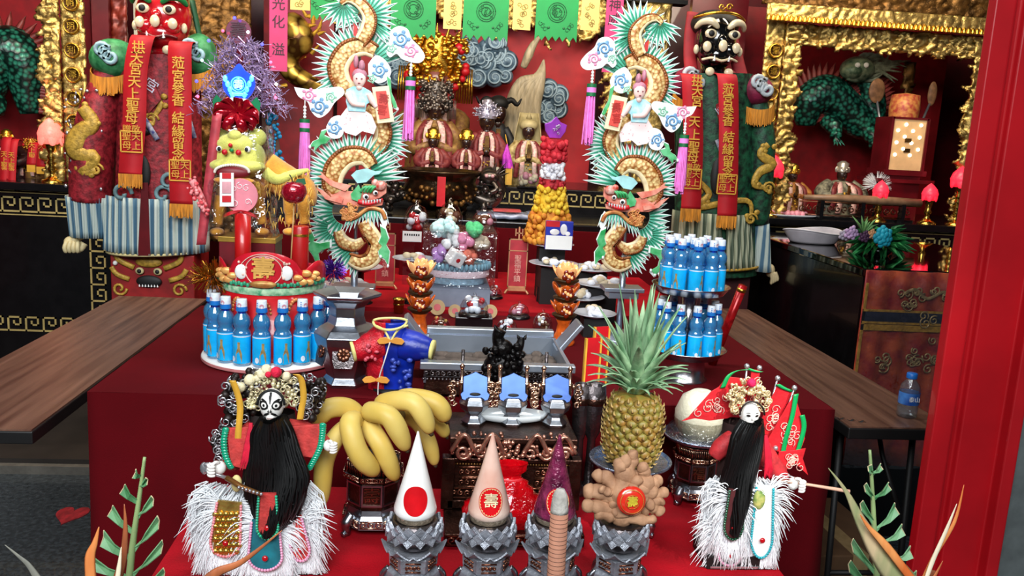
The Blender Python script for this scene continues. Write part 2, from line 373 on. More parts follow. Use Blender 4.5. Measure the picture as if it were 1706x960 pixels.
# ================================================================== TABLES AND CLOTHS
WOOD = M('dark_woodgrain_laminate', '#4a2f26', .38, 0, .3, 30, .1, 60, col2='#7d5a49', stretch=(1.5, .08, 1), tex='noise', lo=.3, hi=.75)
EDGE = M('black_edge_band', '#0d0b0b', .5)
def folding_table(label, x0, x1, y0, y1, z, inset=.12, lx=None):
    lx_ = lx
    w, d = x1 - x0, y1 - y0
    t = thing('folding_table', label, 'table', ((x0 + x1) / 2, (y0 + y1) / 2, 0))
    MB().box(-w / 2, w / 2, -d / 2, d / 2, z - .004, z).build('table_top', WOOD, t)
    MB().box(-w / 2 - .003, w / 2 + .003, -d / 2 - .003, d / 2 + .003, z - .034, z - .004).build('edge_band', EDGE, t, bev=.003)
    for sy in (-1, 1):
        for sx in (-1, 1):
            lx = lx_ or w / 2 - .04; yy = sy * (d / 2 - (inset if sy < 0 else .12))
            MB().tube([(sx * lx, yy, z - .034), (sx * lx, yy + sy * .05, 0)], .009, 8).build('leg', BLACK, t)
        MB().tube([(-lx, sy * (d / 2 - (inset if sy < 0 else .12) + .03), .3), (lx, sy * (d / 2 - (inset if sy < 0 else .12) + .03), .3)], .008, 6).build('cross_bar', BLACK, t)
        MB().tube([(lx, sy * (d / 2 - (inset if sy < 0 else .1)), .45), (lx * .8, sy * (d / 2 - (inset if sy < 0 else .1) - .1), .6), (lx * .9, sy * (d / 2 - (inset if sy < 0 else .1) - .2), z - .034)], .007, 6).build('leg_brace', BLACK, t)
    return t
folding_table('brown woodgrain folding table along the left side of the red offering table', -1.19, -.86, 1.885, 3.37, .76, 1.38, .06)
folding_table('brown woodgrain folding table at right, a water bottle standing on its near end', 1.10, 1.39, 2.03, 3.55, .76)
def draped(name, label, x0, x1, y0, y1, z, folds, seed, res=.02, flare=.03, mat=REDC):
    """tablecloth lying flat over a rectangle and hanging to the floor all round in soft folds"""
    mb = MB(); w, d = x1 - x0, y1 - y0; cx, cy = (x0 + x1) / 2, (y0 + y1) / 2
    nx, ny = int(w / .06), int(d / .06)
    mb.grid(lambda u, v: (-w / 2 + u * w, -d / 2 + v * d, z + .0025 * noise.noise(Vector((u * w * 9, v * d * 9, seed)))), nx, ny)
    per = []
    for i in range(nx * 2): per.append((-w / 2 + w * i / (nx * 2), -d / 2, 0, -1))
    for i in range(ny * 2): per.append((w / 2, -d / 2 + d * i / (ny * 2), 1, 0))
    for i in range(nx * 2): per.append((w / 2 - w * i / (nx * 2), d / 2, 0, 1))
    for i in range(ny * 2): per.append((-w / 2, d / 2 - d * i / (ny * 2), -1, 0))
    k = len(per); nz = 16; vs = []
    for j in range(nz + 1):
        t = j / nz
        for i, (x, y, ax, ay) in enumerate(per):
            s = i / k * folds * 2 * pi
            o = t * flare * (.5 + .5 * sin(s + 2 * noise.noise(Vector((i * .07, seed, 0))))) + .006 * noise.noise(Vector((i * .2, t * 5, seed)))
            vs.append((x + ax * o, y + ay * o, z - t * (z - .01) - .002 * j / nz))
    mb.add(vs, [(j * k + i, (j + 1) * k + i, (j + 1) * k + (i + 1) % k, j * k + (i + 1) % k) for j in range(nz) for i in range(k)])
    o = mb.build(name, mat, None, loc=(cx, cy, 0)); tag(o, label, 'tablecloth'); return o
draped('tablecloth', 'wide dark red cloth over the main offering table, hanging to the floor at both sides', -.80, 1.06, 2.04, 3.06, .80, 26, 1)
draped('tablecloth', 'bright red cloth over the low front tier under the cones and puppets', -.50, .745, 1.385, 1.965, .60, 20, 2, flare=.03, mat=REDT)
draped('tablecloth', 'red cloth over the rear table where the red plaques stand', -.45, 1.02, 3.13, 4.05, .80, 20, 3, flare=.02, mat=REDT)
# boxes under the right table
CARD = M('brown_cardboard', '#5b4028', .8, 0, .15, 12)
def carton(label, c, s, rz):
    t = thing('cardboard_box', label, 'box', c, rz)
    MB().box(-s[0] / 2, s[0] / 2, -s[1] / 2, s[1] / 2, 0, s[2]).build('carton', CARD, t, bev=.004)
    MB().box(-.025, .025, -s[1] / 2 - .001, s[1] / 2 + .001, s[2] - .1, s[2] + .001).build('packing_tape', M('tape', '#a08a60', .25), t)
    return t
carton('brown cardboard carton on the floor under the right folding table, nearer of two', (1.28, 2.42, 0), (.26, .4, .3), .05)
carton('brown cardboard carton on the floor under the right folding table, behind the first', (1.29, 2.98, 0), (.27, .42, .42), -.08)
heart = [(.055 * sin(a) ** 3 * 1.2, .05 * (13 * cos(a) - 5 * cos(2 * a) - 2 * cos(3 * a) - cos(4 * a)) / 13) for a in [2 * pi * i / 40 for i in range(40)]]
h = MB().extr(heart, 0, -.002).build('floor_heart', M('dull_red', '#a3202a', .7, 0, .4, 40), None, loc=PZ(118, 858, .001)); h.rotation_euler = (-pi / 2, 0, 0); h.scale = (.85, 1, 1.35)
tag(h, 'dull red heart mark on the dark granite floor at lower left', 'sticker')  # flat dull red heart shape laid on the floor
# ================================================================== FRONT TIER: cones, ginger, fruit, bronze table
def fret(mb, x0, x1, z0, z1, y, seed=0, n=7, r=.0016):
    """pierced scrollwork: a row of little curls between two rails"""
    w = (x1 - x0) / n
    for k in range(n):
        cx = x0 + w * (k + .5); cz = (z0 + z1) / 2; s = 1 if k % 2 else -1
        mb.tube(spiral(cx, cz, w * .48, w * .12, s * pi / 2, 1.1 * s, 12, y), r, 5)
    for z in (z0, z1): mb.tube([(x0, y, z), (x1, y, z)], r * 1.1, 5)
def hexpan(k, r, rot=0):
    a = rot + k * pi / 3; return a, Matrix.Rotation(a + pi / 2, 4, 'Z') @ Matrix.Translation((0, -r * cos(pi / 6), 0))
MATP = M('matt_pewter', '#9b9fa8', .48, .6, .35, 40, .4, 200)
def pedestal(h=.150, r=.058):
    t = thing('lotus_pedestal', '-', 'pedestal')
    b = MB(); b.lathe([(r * .58, h * .66), (r * .74, h * .74), (r * .82, h * .85), (r * .74, h * .985), (r * .66, h), (r * .6, h * .97), (0.0001, h * .96)], 32)
    b.build('bowl', DPEWTER, t)
    p = MB()
    for row, (zz, rr, n, ph, tilt, s) in enumerate([(h * .95, r * .80, 14, 0, .22, .0088), (h * .885, r * .86, 14, .5, -.05, .0094), (h * .815, r * .82, 14, 0, -.38, .009)]):
        for i in range(n):
            a = 2 * pi * (i + ph) / n
            p.T = Matrix.Rotation(a, 4, 'Z') @ Matrix.Translation((rr, 0, zz)) @ Matrix.Rotation(tilt, 4, 'Y') @ Matrix.Rotation(rad(45), 4, 'X')
            p.box(-.002, .0035, -s * .86, s * .86, -s * .86, s * .86); p.T = p.T @ Matrix.Translation((.0035, 0, 0)); p.box(-.001, .001, -s * .6, s * .6, -s * .6, s * .6)
    p.T = None; p.build('lotus_petals', MATP, t, bev=.0015)
    tr = MB()
    for k in range(6):
        a0, a1 = k * pi / 3 + pi / 6 * 0, (k + 1) * pi / 3; R1 = r * 1.04; q = []
        for i in range(9):
            u = i / 8; A = a0 + (a1 - a0) * u; rr = R1 * cos(pi / 6) / cos((u - .5) * pi / 3)
            lift = .017 * abs(2 * u - 1) ** 2 + .006 * max(0, 1 - abs(u - .5) * 8)
            q += [(rr * cos(A), rr * sin(A), h * .605 + lift), (r * .62 * cos(A), r * .62 * sin(A), h * .57)]
        tr.add(q, [(2 * i, 2 * i + 1, 2 * i + 3, 2 * i + 2) for i in range(8)], False)
    tr.build('corner_tray', MATP, t, solid=.003)
    b = MB(); b.lathe([(r * .72, h * .36), (r * .77, h * .39), (r * .80, h * .57), (r * .66, h * .59)], 6, smooth=False)
    b.lathe([(r * .94, h * .02), (r * .88, h * .32), (r * .74, h * .36)], 6, smooth=False); b.build('hexagonal_body', MATP, t, bev=.001)
    f = MB()
    for k in range(6):
        f.T = Matrix.Rotation(k * pi / 3 + pi / 6 + pi / 2, 4, 'Z') @ Matrix.Translation((0, -r * .785 * cos(pi / 6) - .001, 0))
        fret(f, -.014, .014, h * .415, h * .525, 0, k, 4); fret(f, -.013, .013, h * .11, h * .25, -.006, k, 3)
    f.T = None; f.build('pierced_panel', COPPER, t)
    for k in range(6):
        a = k * pi / 3; l = MB(); l.tube(bez([(r * .78 * cos(a), r * .78 * sin(a), h * .34), (r * .96 * cos(a), r * .96 * sin(a), h * .26), (r * 1.04 * cos(a), r * 1.04 * sin(a), h * .1), (r * 1.28 * cos(a), r * 1.28 * sin(a), .004)], 5), [.006] * 8 + [.005] * 7 + [.004], 6)
        l.build('leg', PEWTER, t)
    return t
PX = [(690, 'white paper cone with plain red disc'), (812, 'pale pink candy cone'), (921, 'purple foil cone'), (1033, 'ginger root')]
PY = 1.49
ped0 = pedestal(); PED = []
for i, (px, nm) in enumerate(PX):
    p = P(px, 900, PY); loc = (p.x, PY, .60)
    o = ped0 if i == 0 else dup(ped0, loc)
    o.location = loc; o['label'] = 'hexagonal pewter lotus pedestal carrying the ' + nm; o['group'] = 'lotus pedestals in the front row'; o.rotation_euler.z = pi / 6 * 0 + .05 * i
    PED.append(p.x)
PT = .60 + .150
CONES = [('white_paper', '#f6f4ef', '#fdfdfb', .35), ('peach_candy', '#d9a08c', '#f2d8c8', .3), ('purple_foil', '#3a0620', '#96325c', .2)]
LAB = ['tall white offering cone with a plain glossy red disc on the leftmost pedestal', 'pale peach offering cone with a red and cream seal on the second pedestal', 'dark purple crinkled foil cone with a red seal behind the brown incense stick']
for i in range(3):
    t = thing('offering_cone', LAB[i], 'cone', (PED[i], PY, PT), 0, 'offering cones in the front row')
    H = .168; R = .0395; mt = M('cone_' + CONES[i][0], CONES[i][1], CONES[i][3], .15 if i == 2 else 0, .2, 34 if i == 2 else 8, .8 if i == 2 else .1, 150, col2=CONES[i][2], coat=.4)
    MB().lathe([(R * .86, 0), (R * .9, .012)], 36).build('foil_collar', M('collar_foil%d' % i, '#cbb9a0', .25, .8, .2, 60, .4, 200), t)
    MB().lathe([(R * .9, .010), (R, .016), (R * .99, .024), (R * .5, .024 + (H - .024) * .495), (.0015, H)], 48).build('cone', mt, t)
    lean = atan2(R * .55, .1)
    d = MB(); rr = .0235
    def onc(x, z, off=.0008):
        r_ = R * .99 - (R * .99 - .0015) * max(0, (z - .024)) / (H - .024) + off; a = x / max(r_, .01); return (r_ * sin(a), -r_ * cos(a), z)
    d.grid(lambda u, v: onc(rr * u * cos(2 * pi * v), .047 + rr * u * sin(2 * pi * v) * 1.12), 10, 36)
    d.build('red_seal', M('seal_red%d' % i, '#d8121c', .2, 0, .15, 20, coat=.6), t)
    if i:
        g = MB()
        for a in range(26):
            A = 2 * pi * a / 26; g.ell(onc(.0205 * cos(A), .047 + .0205 * sin(A) * 1.12, .0012), .0011, 5, 4)
        g.tube([onc(.0215 * cos(2 * pi * a / 40), .047 + .0215 * 1.12 * sin(2 * pi * a / 40), .001) for a in range(41)], .0006, 4)
        g.build('seal_border', M('seal_cream%d' % i, '#f2d9a0', .4), t)
        text('壽', .028, M('seal_char%d' % i, '#f4e3b8', .4), t, (0, -R * .86, .049), (pi / 2 - .2, 0, 0), ext=.0018)
# ginger
GING = M('ginger_skin', '#8e664a', .75, 0, .22, 30, .5, 90, col2='#b88c6a')
t = thing('ginger_root', 'big knobbly ginger root with a round red gold sticker on the rightmost pedestal', 'ginger', (PED[3], PY, PT))
g = MB()
random.seed(11)
def knob(pts, r):
    pp = bez(pts, 4); rs = [max(.005, r * (1 + .16 * sin(i * 1.7)) * (1 - .25 * (i / len(pp)) ** 4)) for i in range(len(pp))]
    g.tube(pp, rs, 9); g.ell(pp[-1], rs[-1] * 1.0, 9, 6); g.ell(pp[0], rs[0], 9, 6)
for pts, r in [([(0, 0, .012), (-.005, 0, .05), (.0, .005, .09)], .026), ([(.01, .0, .015), (.03, 0, .04), (.04, 0, .075)], .021),
    ([(-.01, 0, .02), (-.045, -.005, .028), (-.068, -.01, .033)], .0145), ([(-.01, 0, .04), (-.04, 0, .055), (-.066, 0, .056)], .0155), ([(-.01, 0, .06), (-.035, .005, .082), (-.05, .005, .085)], .0145),
    ([(-.005, .005, .08), (-.012, .0, .108), (-.002, 0, .118)], .0145), ([(0, 0, .09), (.012, .005, .115), (.012, .005, .128)], .013), ([(.03, 0, .07), (.036, 0, .095), (.032, 0, .106)], .012), ([(.03, 0, .06), (.056, 0, .075), (.064, 0, .08)], .0125),
    ([(.03, 0, .03), (.055, -.005, .03), (.068, -.008, .025)], .013), ([(.04, 0, .05), (.062, .0, .052), (.078, 0, .058)], .0115), ([(0, -.01, .012), (.03, -.012, .008), (.055, -.01, .006)], .012), ([(-.02, -.005, .012), (-.045, -.01, .015)], .013), ([(.05, -.005, .04), (.07, -.01, .044)], .009), ([(-.03, -.01, .06), (-.045, -.015, .068)], .009)]:
    knob(pts, r)
for _ in range(26): a = rnd(0, 6.28); q_ = sqrt(rnd(0, 1)); g.ell((.048 * q_ * cos(a) + .004, rnd(-.016, .014), .05 + .042 * q_ * sin(a)), (rnd(.010, .018), rnd(.010, .015), rnd(.009, .016)), 8, 6)
g.v = [tuple(Vector(v) + noise.noise_vector(Vector(v) * 55) * .0045) for v in g.v]
g.build('rhizome', GING, t, sub=1)
s = MB(); s.T = Matrix.Translation((.008, -.028, .052)) @ Matrix.Rotation(pi / 2 - .15, 4, 'X')
s.lathe([(.0275, 0), (.0275, .001), (.024, .005), (.012, .0075), (.0001, .008)], 32); s.T = None
s.build('round_sticker', M('sticker_red', '#d9301e', .2, 0, .1, coat=.6), t)
s = MB(); s.T = Matrix.Translation((.008, -.0305, .052)) @ Matrix.Rotation(pi / 2 - .15, 4, 'X'); s.lathe([(.0215, .004), (.0225, .005), (.0215, .0058)], 32, cap=False); s.lathe([(.0125, .0062), (.0132, .0072), (.0125, .0078)], 24, cap=False); s.T = None
s.build('sticker_ring', M('sticker_gold', '#f0b050', .35, .3), t)
text('壽', .021, M('sticker_char', '#e8d040', .35, .3), t, (.008, -.0385, .053), (pi / 2 - .15, 0, 0), ext=.0008, bold=.0003)
# big ringed incense stick in an urn just below the view
INC = M('incense_paste', '#a9745c', .8, 0, .1, 40, .2, 200); ASH = M('ash', '#a8a49c', .95, 0, .2, 60, .6, 120)
p0_, p1_ = P(926, 985, 1.16), P(934, 815, 1.18)
t = thing('incense_stick', 'thick brown ringed incense stick with grey ash tip before the purple cone', 'incense', (p0_.x, p0_.y, .69))
L0 = Vector((0, 0, 0)); L1 = p1_ - Vector((p0_.x, p0_.y, .69)); k = .86
MB().tube([L0, L1 * k], .0135, 20).build('stick', INC, t)
r_ = MB()
for j in range(24):
    c = L1 * (k * (.3 + .7 * j / 24)); r_.T = Matrix.Translation(c); r_.lathe([(.0134, -.0006), (.0139, 0), (.0134, .0006)], 20, cap=False)
r_.T = None; r_.build('wound_thread', M('brown_thread', '#4a2c22', .8), t)
MB().tube([L1 * k, L1 * (k + .02), L1 * (k + .06), L1 * .97, L1], [.0135, .0138, .0128, .0105, .006], 16).build('ash_tip', ASH, t)
t = thing('incense_urn', 'round bronze incense urn holding the thick brown stick, below the view', 'urn', (p0_.x, p0_.y, 0))
MB().lathe([(.10, 0), (.08, .03), (.05, .12), (.05, .38), (.10, .48), (.13, .58), (.12, .67), (.135, .69), (.125, .70), (.11, .675), (.0001, .675)], 36).build('urn_body', BRONZE, t)
MB().lathe([(.11, .676), (.06, .685), (.0001, .689)], 30).build('ash_bed', ASH, t)
# square-shouldered pewter stands (fruit stands)
def fruit_stand(label, loc, h, r, rz, plate, char='壽', rp=None):
    t = thing('fruit_stand', label, 'stand', loc, rz, 'pewter fruit stands on the front tier'); rp = rp or r * 1.45
    MB().lathe([(r * .9, h * .30), (r * .95, h * .34), (r * .95, h * .64), (r * 1.05, h * .67), (r * 1.05, h * .70)], 8, smooth=False, a0=pi / 8).build('octagonal_body', BRONZE, t, bev=.001)
    MB().lathe([(r * 1.15, h * .1), (r * 1.1, h * .18), (r * .95, h * .24), (r * .9, h * .30)], 8, smooth=False, a0=pi / 8).build('base', PEWTER, t, bev=.001)
    f = MB()
    for q in range(8):
        f.T = Matrix.Rotation(q * pi / 4 + pi / 2, 4, 'Z'); y = -r * 1.06 * cos(pi / 8); wx = r * .40
        fret(f, -wx, wx, h * .675, h * .72, y - .004, q, 5, .0014)
        for xx in range(-4, 5): f.tube([(xx * wx / 4.4, y + .004, h * .72), (xx * wx / 4.4, y + .004, h * .86)], .0016, 4)
        f.tube([(-wx, y + .004, h * .86), (wx, y + .004, h * .86)], .0022, 5)
        fret(f, -wx, wx, h * .12, h * .2, y - .004, q, 3, .0016)
    f.T = None; f.build('railing', ROSEG, t)
    pn = MB(); 
    for q in range(8):
        pn.T = Matrix.Rotation(q * pi / 4 + pi / 2, 4, 'Z'); y = -r * .95 * cos(pi / 8); wx = r * .36
        pn.box(-wx, wx, y - .003, y, h * .60, h * .62); pn.box(-wx, wx, y - .003, y, h * .36, h * .38); pn.box(-wx, -wx + .003, y - .003, y, h * .38, h * .6); pn.box(wx - .003, wx, y - .003, y, h * .38, h * .6)
    pn.T = None; pn.build('panel_frame', PEWTER, t)
    text(char, h * .2, COPPER, t, (0, -r * .95 * cos(pi / 8) - .002, h * .49), ext=.0015)
    for q in range(4):
        a = q * pi / 2 + pi / 4; MB().tube(bez([(r * cos(a), r * sin(a), h * .24), (r * 1.25 * cos(a), r * 1.25 * sin(a), h * .15), (r * 1.2 * cos(a), r * 1.2 * sin(a), h * .05), (r * 1.4 * cos(a), r * 1.4 * sin(a), .006)], 5), [.012] * 6 + [.009] * 6 + [.007] * 4, 6).build('leg', PEWTER, t)
    if plate: MB().lathe([(r * .5, h * .70), (r * .6, h * .88), (r * .8, h * .90), (rp * .9, h * .95), (rp, h * 1.0), (rp * .98, h * 1.02), (rp * .86, h * .985), (r * .7, h * .93), (.0001, h * .92)], 40).build('fluted_plate', M('blue_pewter', '#8f98ac', .22, .9, .3, 40, .5, 120), t)
    else: MB().lathe([(r * .95, h * .70), (r * .95, h * .84), (r * .9, h * .84), (.0001, h * .83)], 8, smooth=False, a0=pi / 8).build('inner_tray', BLACK, t)
    return t
pb = PZ(618, 893, .6)
fruit_stand('dark pewter octagonal stand with railing carrying the bananas', (pb.x, pb.y + .05, .6), .185, .060, 0, False)
# bananas: two hands
BAN = M('banana_skin', '#cdaa46', .5, 0, .12, 7, .08, 60, col2='#dcc26a'); BTIP = M('banana_tip', '#3a2a12', .8)
def banana(parent, pts, Y, rpx):
    if not hasattr(Y, '__len__'): Y = [Y] * len(pts)
    o = Vector(parent.location); pp = [P(a, b, y) - o for (a, b), y in zip(pts, Y)]; pp = bez(pp, 8); n = len(pp); s = S(sum(Y) / len(Y))
    rs = [rpx * 1.1 * s * min(1, .55 + 2.6 * (i / n)) * (1 if i < n - 5 else (.93, .86, .74, .56, .3)[i - n + 5]) for i in range(n)]
    MBb = MB(); MBb.tube(pp, rs, 7, smooth=True); b = MBb.build('banana', BAN, parent, sub=1)
    d = (pp[-1] - pp[-2]).normalized(); MB().tube([pp[-1] - d * .001, pp[-1] + d * .006], [rs[-1] * .9, rs[-1] * .5], 7).build('tip', BTIP, b)
cr_ = P(603, 700, 1.70)
t = thing('banana_bunch', 'left hand of three yellow bananas, one hanging down beside the black-bearded puppet', 'bananas', cr_, 0, 'bananas on the fruit stand')
banana(t, [(603, 700), (578, 680), (545, 682), (523, 706)], [1.70, 1.68, 1.66, 1.66], 18)
banana(t, [(600, 702), (566, 722), (541, 768), (537, 842)], [1.69, 1.65, 1.62, 1.62], 17)
banana(t, [(601, 702), (583, 706), (597, 755), (628, 790)], [1.69, 1.62, 1.60, 1.62], 19)
MB().ell((0, 0, 0), (.022, .022, .018)).build('crown', M('banana_crown', '#6e5a20', .8, 0, .3), t)
cr_ = P(655, 692, 1.72)
t = thing('banana_bunch', 'right hand of bananas curving over the stand behind the white cone', 'bananas', cr_, 0, 'bananas on the fruit stand')
banana(t, [(650, 690), (616, 706), (636, 745), (660, 800)], [1.72, 1.66, 1.63, 1.64], 18)
banana(t, [(650, 688), (618, 686), (650, 696), (678, 750)], [1.72, 1.65, 1.61, 1.62], 18.5)
banana(t, [(650, 686), (640, 672), (690, 672), (718, 722)], [1.74, 1.70, 1.66, 1.66], 18)
banana(t, [(655, 686), (675, 664), (725, 672), (744, 702)], [1.78, 1.77, 1.75, 1.75], 18)
banana(t, [(660, 694), (690, 700), (712, 730), (725, 775)], [1.78, 1.76, 1.74, 1.74], 14)
banana(t, [(660, 696), (700, 690), (730, 706), (744, 728)], [1.82, 1.81, 1.80, 1.80], 13)
MB().ell((0, 0, 0), (.026, .022, .02)).build('crown', M('banana_crown2', '#6e5a20', .8, 0, .3), t)
# pineapple on its fluted plate
pp_ = P(1050, 765, 1.76); hs = pp_.z - .6
fruit_stand('pewter stand with fluted blue plate carrying the pineapple', (pp_.x, 1.76, .6), hs, .05, .1, True, '祿', .092)
PINE = M('pineapple_rind', '#8a6428', .5, 0, .35, 60, .3, 90, col2='#75702e'); PTHORN = M('pineapple_bract', '#a88c54', .7, 0, .3, 30); PLEAF = M('pineapple_leaf', '#5f8a62', .5, 0, .25, 9, .2, 80, col2='#9cbd93', stretch=(6, 6, .8))
t = thing('pineapple', 'whole ripe pineapple with a tall green crown on the fluted plate', 'pineapple', (pp_.x, 1.76, .6 + hs * .955))
prof = [(.034, 0), (.050, .012), (.058, .04), (.0605, .08), (.059, .115), (.052, .142), (.036, .158), (.0001, .162)]
MB().lathe(prof, 40).build('fruit', PINE, t)
def pr(z):
    for (a, za), (b, zb) in zip(prof, prof[1:]):
        if za <= z <= zb: return a + (b - a) * (z - za) / (zb - za)
    return .03
e = MB(); th = MB()
for row in range(11):
    z = .010 + row * .0138; rr = pr(z); n = 15; nx_ = (pr(z + .004) - pr(z - .004)) / .008
    for i in range(n):
        a = 2 * pi * (i + .5 * (row % 2)) / n
        e.T = Matrix.Translation((rr * cos(a), rr * sin(a), z)) @ Matrix.Rotation(a, 4, 'Z') @ Matrix.Rotation(atan2(nx_, 1) * .9, 4, 'Y')
        w_ = min(.0125, pi * rr / n * 1.05); e.ell((0, 0, 0), (.0062, w_, .0098), 8, 6)
        th.T = e.T; th.tube([(.005, 0, -.002), (.0095, 0, .001), (.0105, 0, .007)], [.0036, .002, .0003], 5)
e.T = th.T = None; e.build('eyes', PINE, t); th.build('bracts', PTHORN, t)
random.seed(5)
def leaf(mb, base, a, ln, w_, out, droop):
    pts = []; 
    for i in range(9):
        u = i / 8; r_ = base[0] + out * u ** 1.2 * ln; zz = base[1] + ln * (u * (1 - .35 * out)) - droop * ln * u ** 3
        pts.append((r_, zz))
    vs = []
    for i, (r_, zz) in enumerate(pts):
        u = i / 8; ww = w_ * (1 - u ** 1.6) * (.75 + .5 * u if u < .5 else 1)
        for sgn, dz in ((-1, .35), (0, 0), (1, .35)):
            c = Vector((r_ * cos(a), r_ * sin(a), zz)); tdir = Vector((-sin(a), cos(a), 0)); rin = Vector((-cos(a), -sin(a), .3)) * 1
            vs.append(c + tdir * ww * sgn + rin * ww * (-dz if sgn else 0) * -1)
    mb.add(vs, [(3 * i + j, 3 * i + j + 1, 3 * i + j + 4, 3 * i + j + 3) for i in range(8) for j in (0, 1)])
for ring, (n, ln, out, dr, w_) in enumerate([(12, .085, .95, .42, .013), (12, .11, .85, .34, .016), (11, .135, .72, .26, .017), (10, .165, .55, .14, .018), (8, .19, .38, .06, .018), (6, .215, .18, 0, .017), (4, .20, .06, 0, .012)]):
    for i in range(n):
        a = 2 * pi * (i + .37 * ring) / n + rnd(-.15, .15); l = MB(); leaf(l, (.014, .157 + ring * .006), a, ln * rnd(.88, 1.12), w_, out * rnd(.85, 1.15), dr); l.build('crown_leaf', PLEAF, t, solid=.0018)
# pomelo on a stand at right
pm = P(1163, 724, 1.93); hs = pm.z - .6
fruit_stand('dark pewter stand carrying the wrapped pale pomelo', (pm.x, 1.93, .6), hs, .050, -.1, True, '福', .085)
t = thing('pomelo', 'pale round pomelo in clear wrap behind the red-flagged puppet', 'pomelo', (pm.x, 1.93, .6 + hs * .93))
MB().lathe([(.02, .0), (.046, .012), (.060, .045), (.060, .07), (.046, .106), (.022, .122), (.004, .121), (.0001, .118)], 36).build('fruit', M('pomelo_rind', '#dcd9c0', .5, 0, .08, 20, .3, 150), t)
w_ = MB(); w_.lathe([(.0615, .055 + .0), (.0625, .02), (.064, .006), (.078, .012), (.072, .03)], 18, cap=False); w_.build('plastic_wrap', CLEAR('wrap_film', '#f6f6f0', .15, .1, .8, 60), t)
# bronze altar stand with scroll frieze, three libation cups
tb = P(852, 712, 1.86); TZ = tb.z
t = thing('offering_stand', 'dark bronze miniature altar table with a copper scroll frieze in the centre', 'altar stand', (tb.x, 1.86, .6)); h = TZ - .6
BW = .142
MB().box(-BW, BW, -.075, .10, h - .012, h).box(-BW * .97, BW * .97, -.068, .09, h - .06, h - .05).build('top_plate', BRONZE, t, bev=.002)
fr = MB()
for sx in (-1, 1):
    for k in range(3):
        cx = sx * (.036 + .038 * k); fr.tube(spiral(cx, h - .03, .017, .004, pi * (k % 2), sx * 1.4, 22, -.078 - .003 * k), .0045, 6)
    fr.tube(bez([(sx * .02, -.08, h - .035), (sx * .05, -.083, h + .012), (sx * .08, -.083, h - .030), (sx * .11, -.083, h + .010), (sx * .138, -.08, h - .03)], 6), .0056, 6)
for k in range(60): fr.ell((rnd(-.135, .135), -.078 - rnd(0, .004), h - rnd(.014, .048)), rnd(.003, .006), 6, 5)
for k in range(26): fr.ell((rnd(-.022, .022), -.084, h - rnd(.004, .05)), rnd(.003, .007), 6, 5)
for sx in (-1, 1):
    for k in range(14): fr.ell((sx * rnd(.02, .13), -.07, h + rnd(0, .012)), rnd(.003, .006), 6, 5)
fr.build('scroll_frieze', M('bright_copper', '#b88470', .3, .85, .35, 40, .3, 150), t)
bo = MB(); bo.box(-BW * .95, BW * .95, -.06, .085, .04, h - .055); bo.box(-BW * 1.05, BW * 1.05, -.19, .10, 0, .028); bo.box(-BW, BW, -.07, .09, .03, .05)
for sx in (-1, 1): bo.box(sx * BW - .014, sx * BW + .014, -.07, -.04, .028, h - .05)
bo.build('body', BRONZE, t, bev=.002)
bd = MB()
for i in range(44): bd.ell((-.135 + i * .00628, -.066, h - .064), .0026, 6, 4)
bd.build('bead_moulding', DARKGILT, t)
f = MB(); 
for sx in (-1, 1):
    fret(f, sx * .085 - .033, sx * .085 + .033, h - .095, h - .072, -.063, 0, 5, .0022); fret(f, sx * .085 - .033, sx * .085 + .033, h - .118, h - .098, -.063, 0, 5, .0022)
fret(f, -BW * .95, BW * .95, .055, .078, -.066, 0, 18, .0024); fret(f, -BW, BW, .006, .026, -.193, 0, 16, .0024)
f.build('pierced_panel', COPPER, t)
# white porcelain dish behind the frieze
wd = P(852, 700, 1.90)
t2 = thing('porcelain_dish', 'white oval porcelain dish on the bronze stand under the middle cup', 'dish', (wd.x, 1.905, TZ))
MB().lathe([(.05, 0), (.075, .006), (.086, .02), (.083, .021), (.07, .009), (.0001, .006)], 36, sy=.42).build('dish', M('porcelain', '#cfd4d6', .15, 0, .05, coat=.5), t2)
def cup():
    t = thing('libation_cup', '-', 'cup')
    MB().lathe([(.026, 0), (.030, .006), (.020, .016), (.017, .022), (.032, .036), (.036, .048), (.031, .062), (.024, .066)], 6, smooth=False, a0=0).build('vessel', PEWTER, t, bev=.0015)
    s = MB(); s.extr([(-.030, .0), (-.034, .012), (-.028, .018), (-.028, .052), (-.012, .058), (0, .064), (.012, .058), (.028, .052), (.028, .018), (.034, .012), (.030, 0), (.012, -.006), (-.012, -.006)], .003, -.003)
    o = s.build('shield_plate', M('sky_tinted_pewter', '#3c5488', .34, .8, .2), t, bev=.0012, loc=(0, -.014, .060)); o.rotation_euler.x = -.38  # plate coloured blue to imitate the sky mirrored in the pewter
    MB().ell((0, -.0035, .012), (.013, .002, .004), 12, 6).build('slot', BLACK, o)
    for sx in (-1, 1):
        MB().tube([(sx * .031, -.004, .058), (sx * .031, .012, .128)], .0042, 8).ell((sx * .031, .0125, .131), .0062, 8, 6).ell((sx * .031, .004, .094), (.009, .007, .007), 8, 6).ell((sx * .04, .004, .09), (.006, .006, .007), 8, 6).build('knob_post', ROSEG, t)
        h_ = MB()
        for k in range(5): h_.tube(spiral(sx * (.050 + .005 * (k % 2)), .048 + .011 * k, .009, .0025, k, 1.2 * sx, 12, -.002), .0026, 5)
        h_.build('dragon_handle', ROSEG, t)
    return t
c0 = cup()
for i, (px, py, nm) in enumerate([(789, 706, 'left cup of the silver row, beside the bananas'), (852, 708, 'middle cup of the silver row, below the black lion'), (924, 712, 'right cup of the silver row, before the pineapple')]):
    p = P(px, py, 1.88); loc = (p.x, 1.885 + .02 * (i == 1) * 0, TZ); o = c0 if i == 0 else dup(c0, loc); o.location = loc
    o['label'] = 'pewter libation cup with gilt handles, ' + nm; o['group'] = 'silver libation cups'
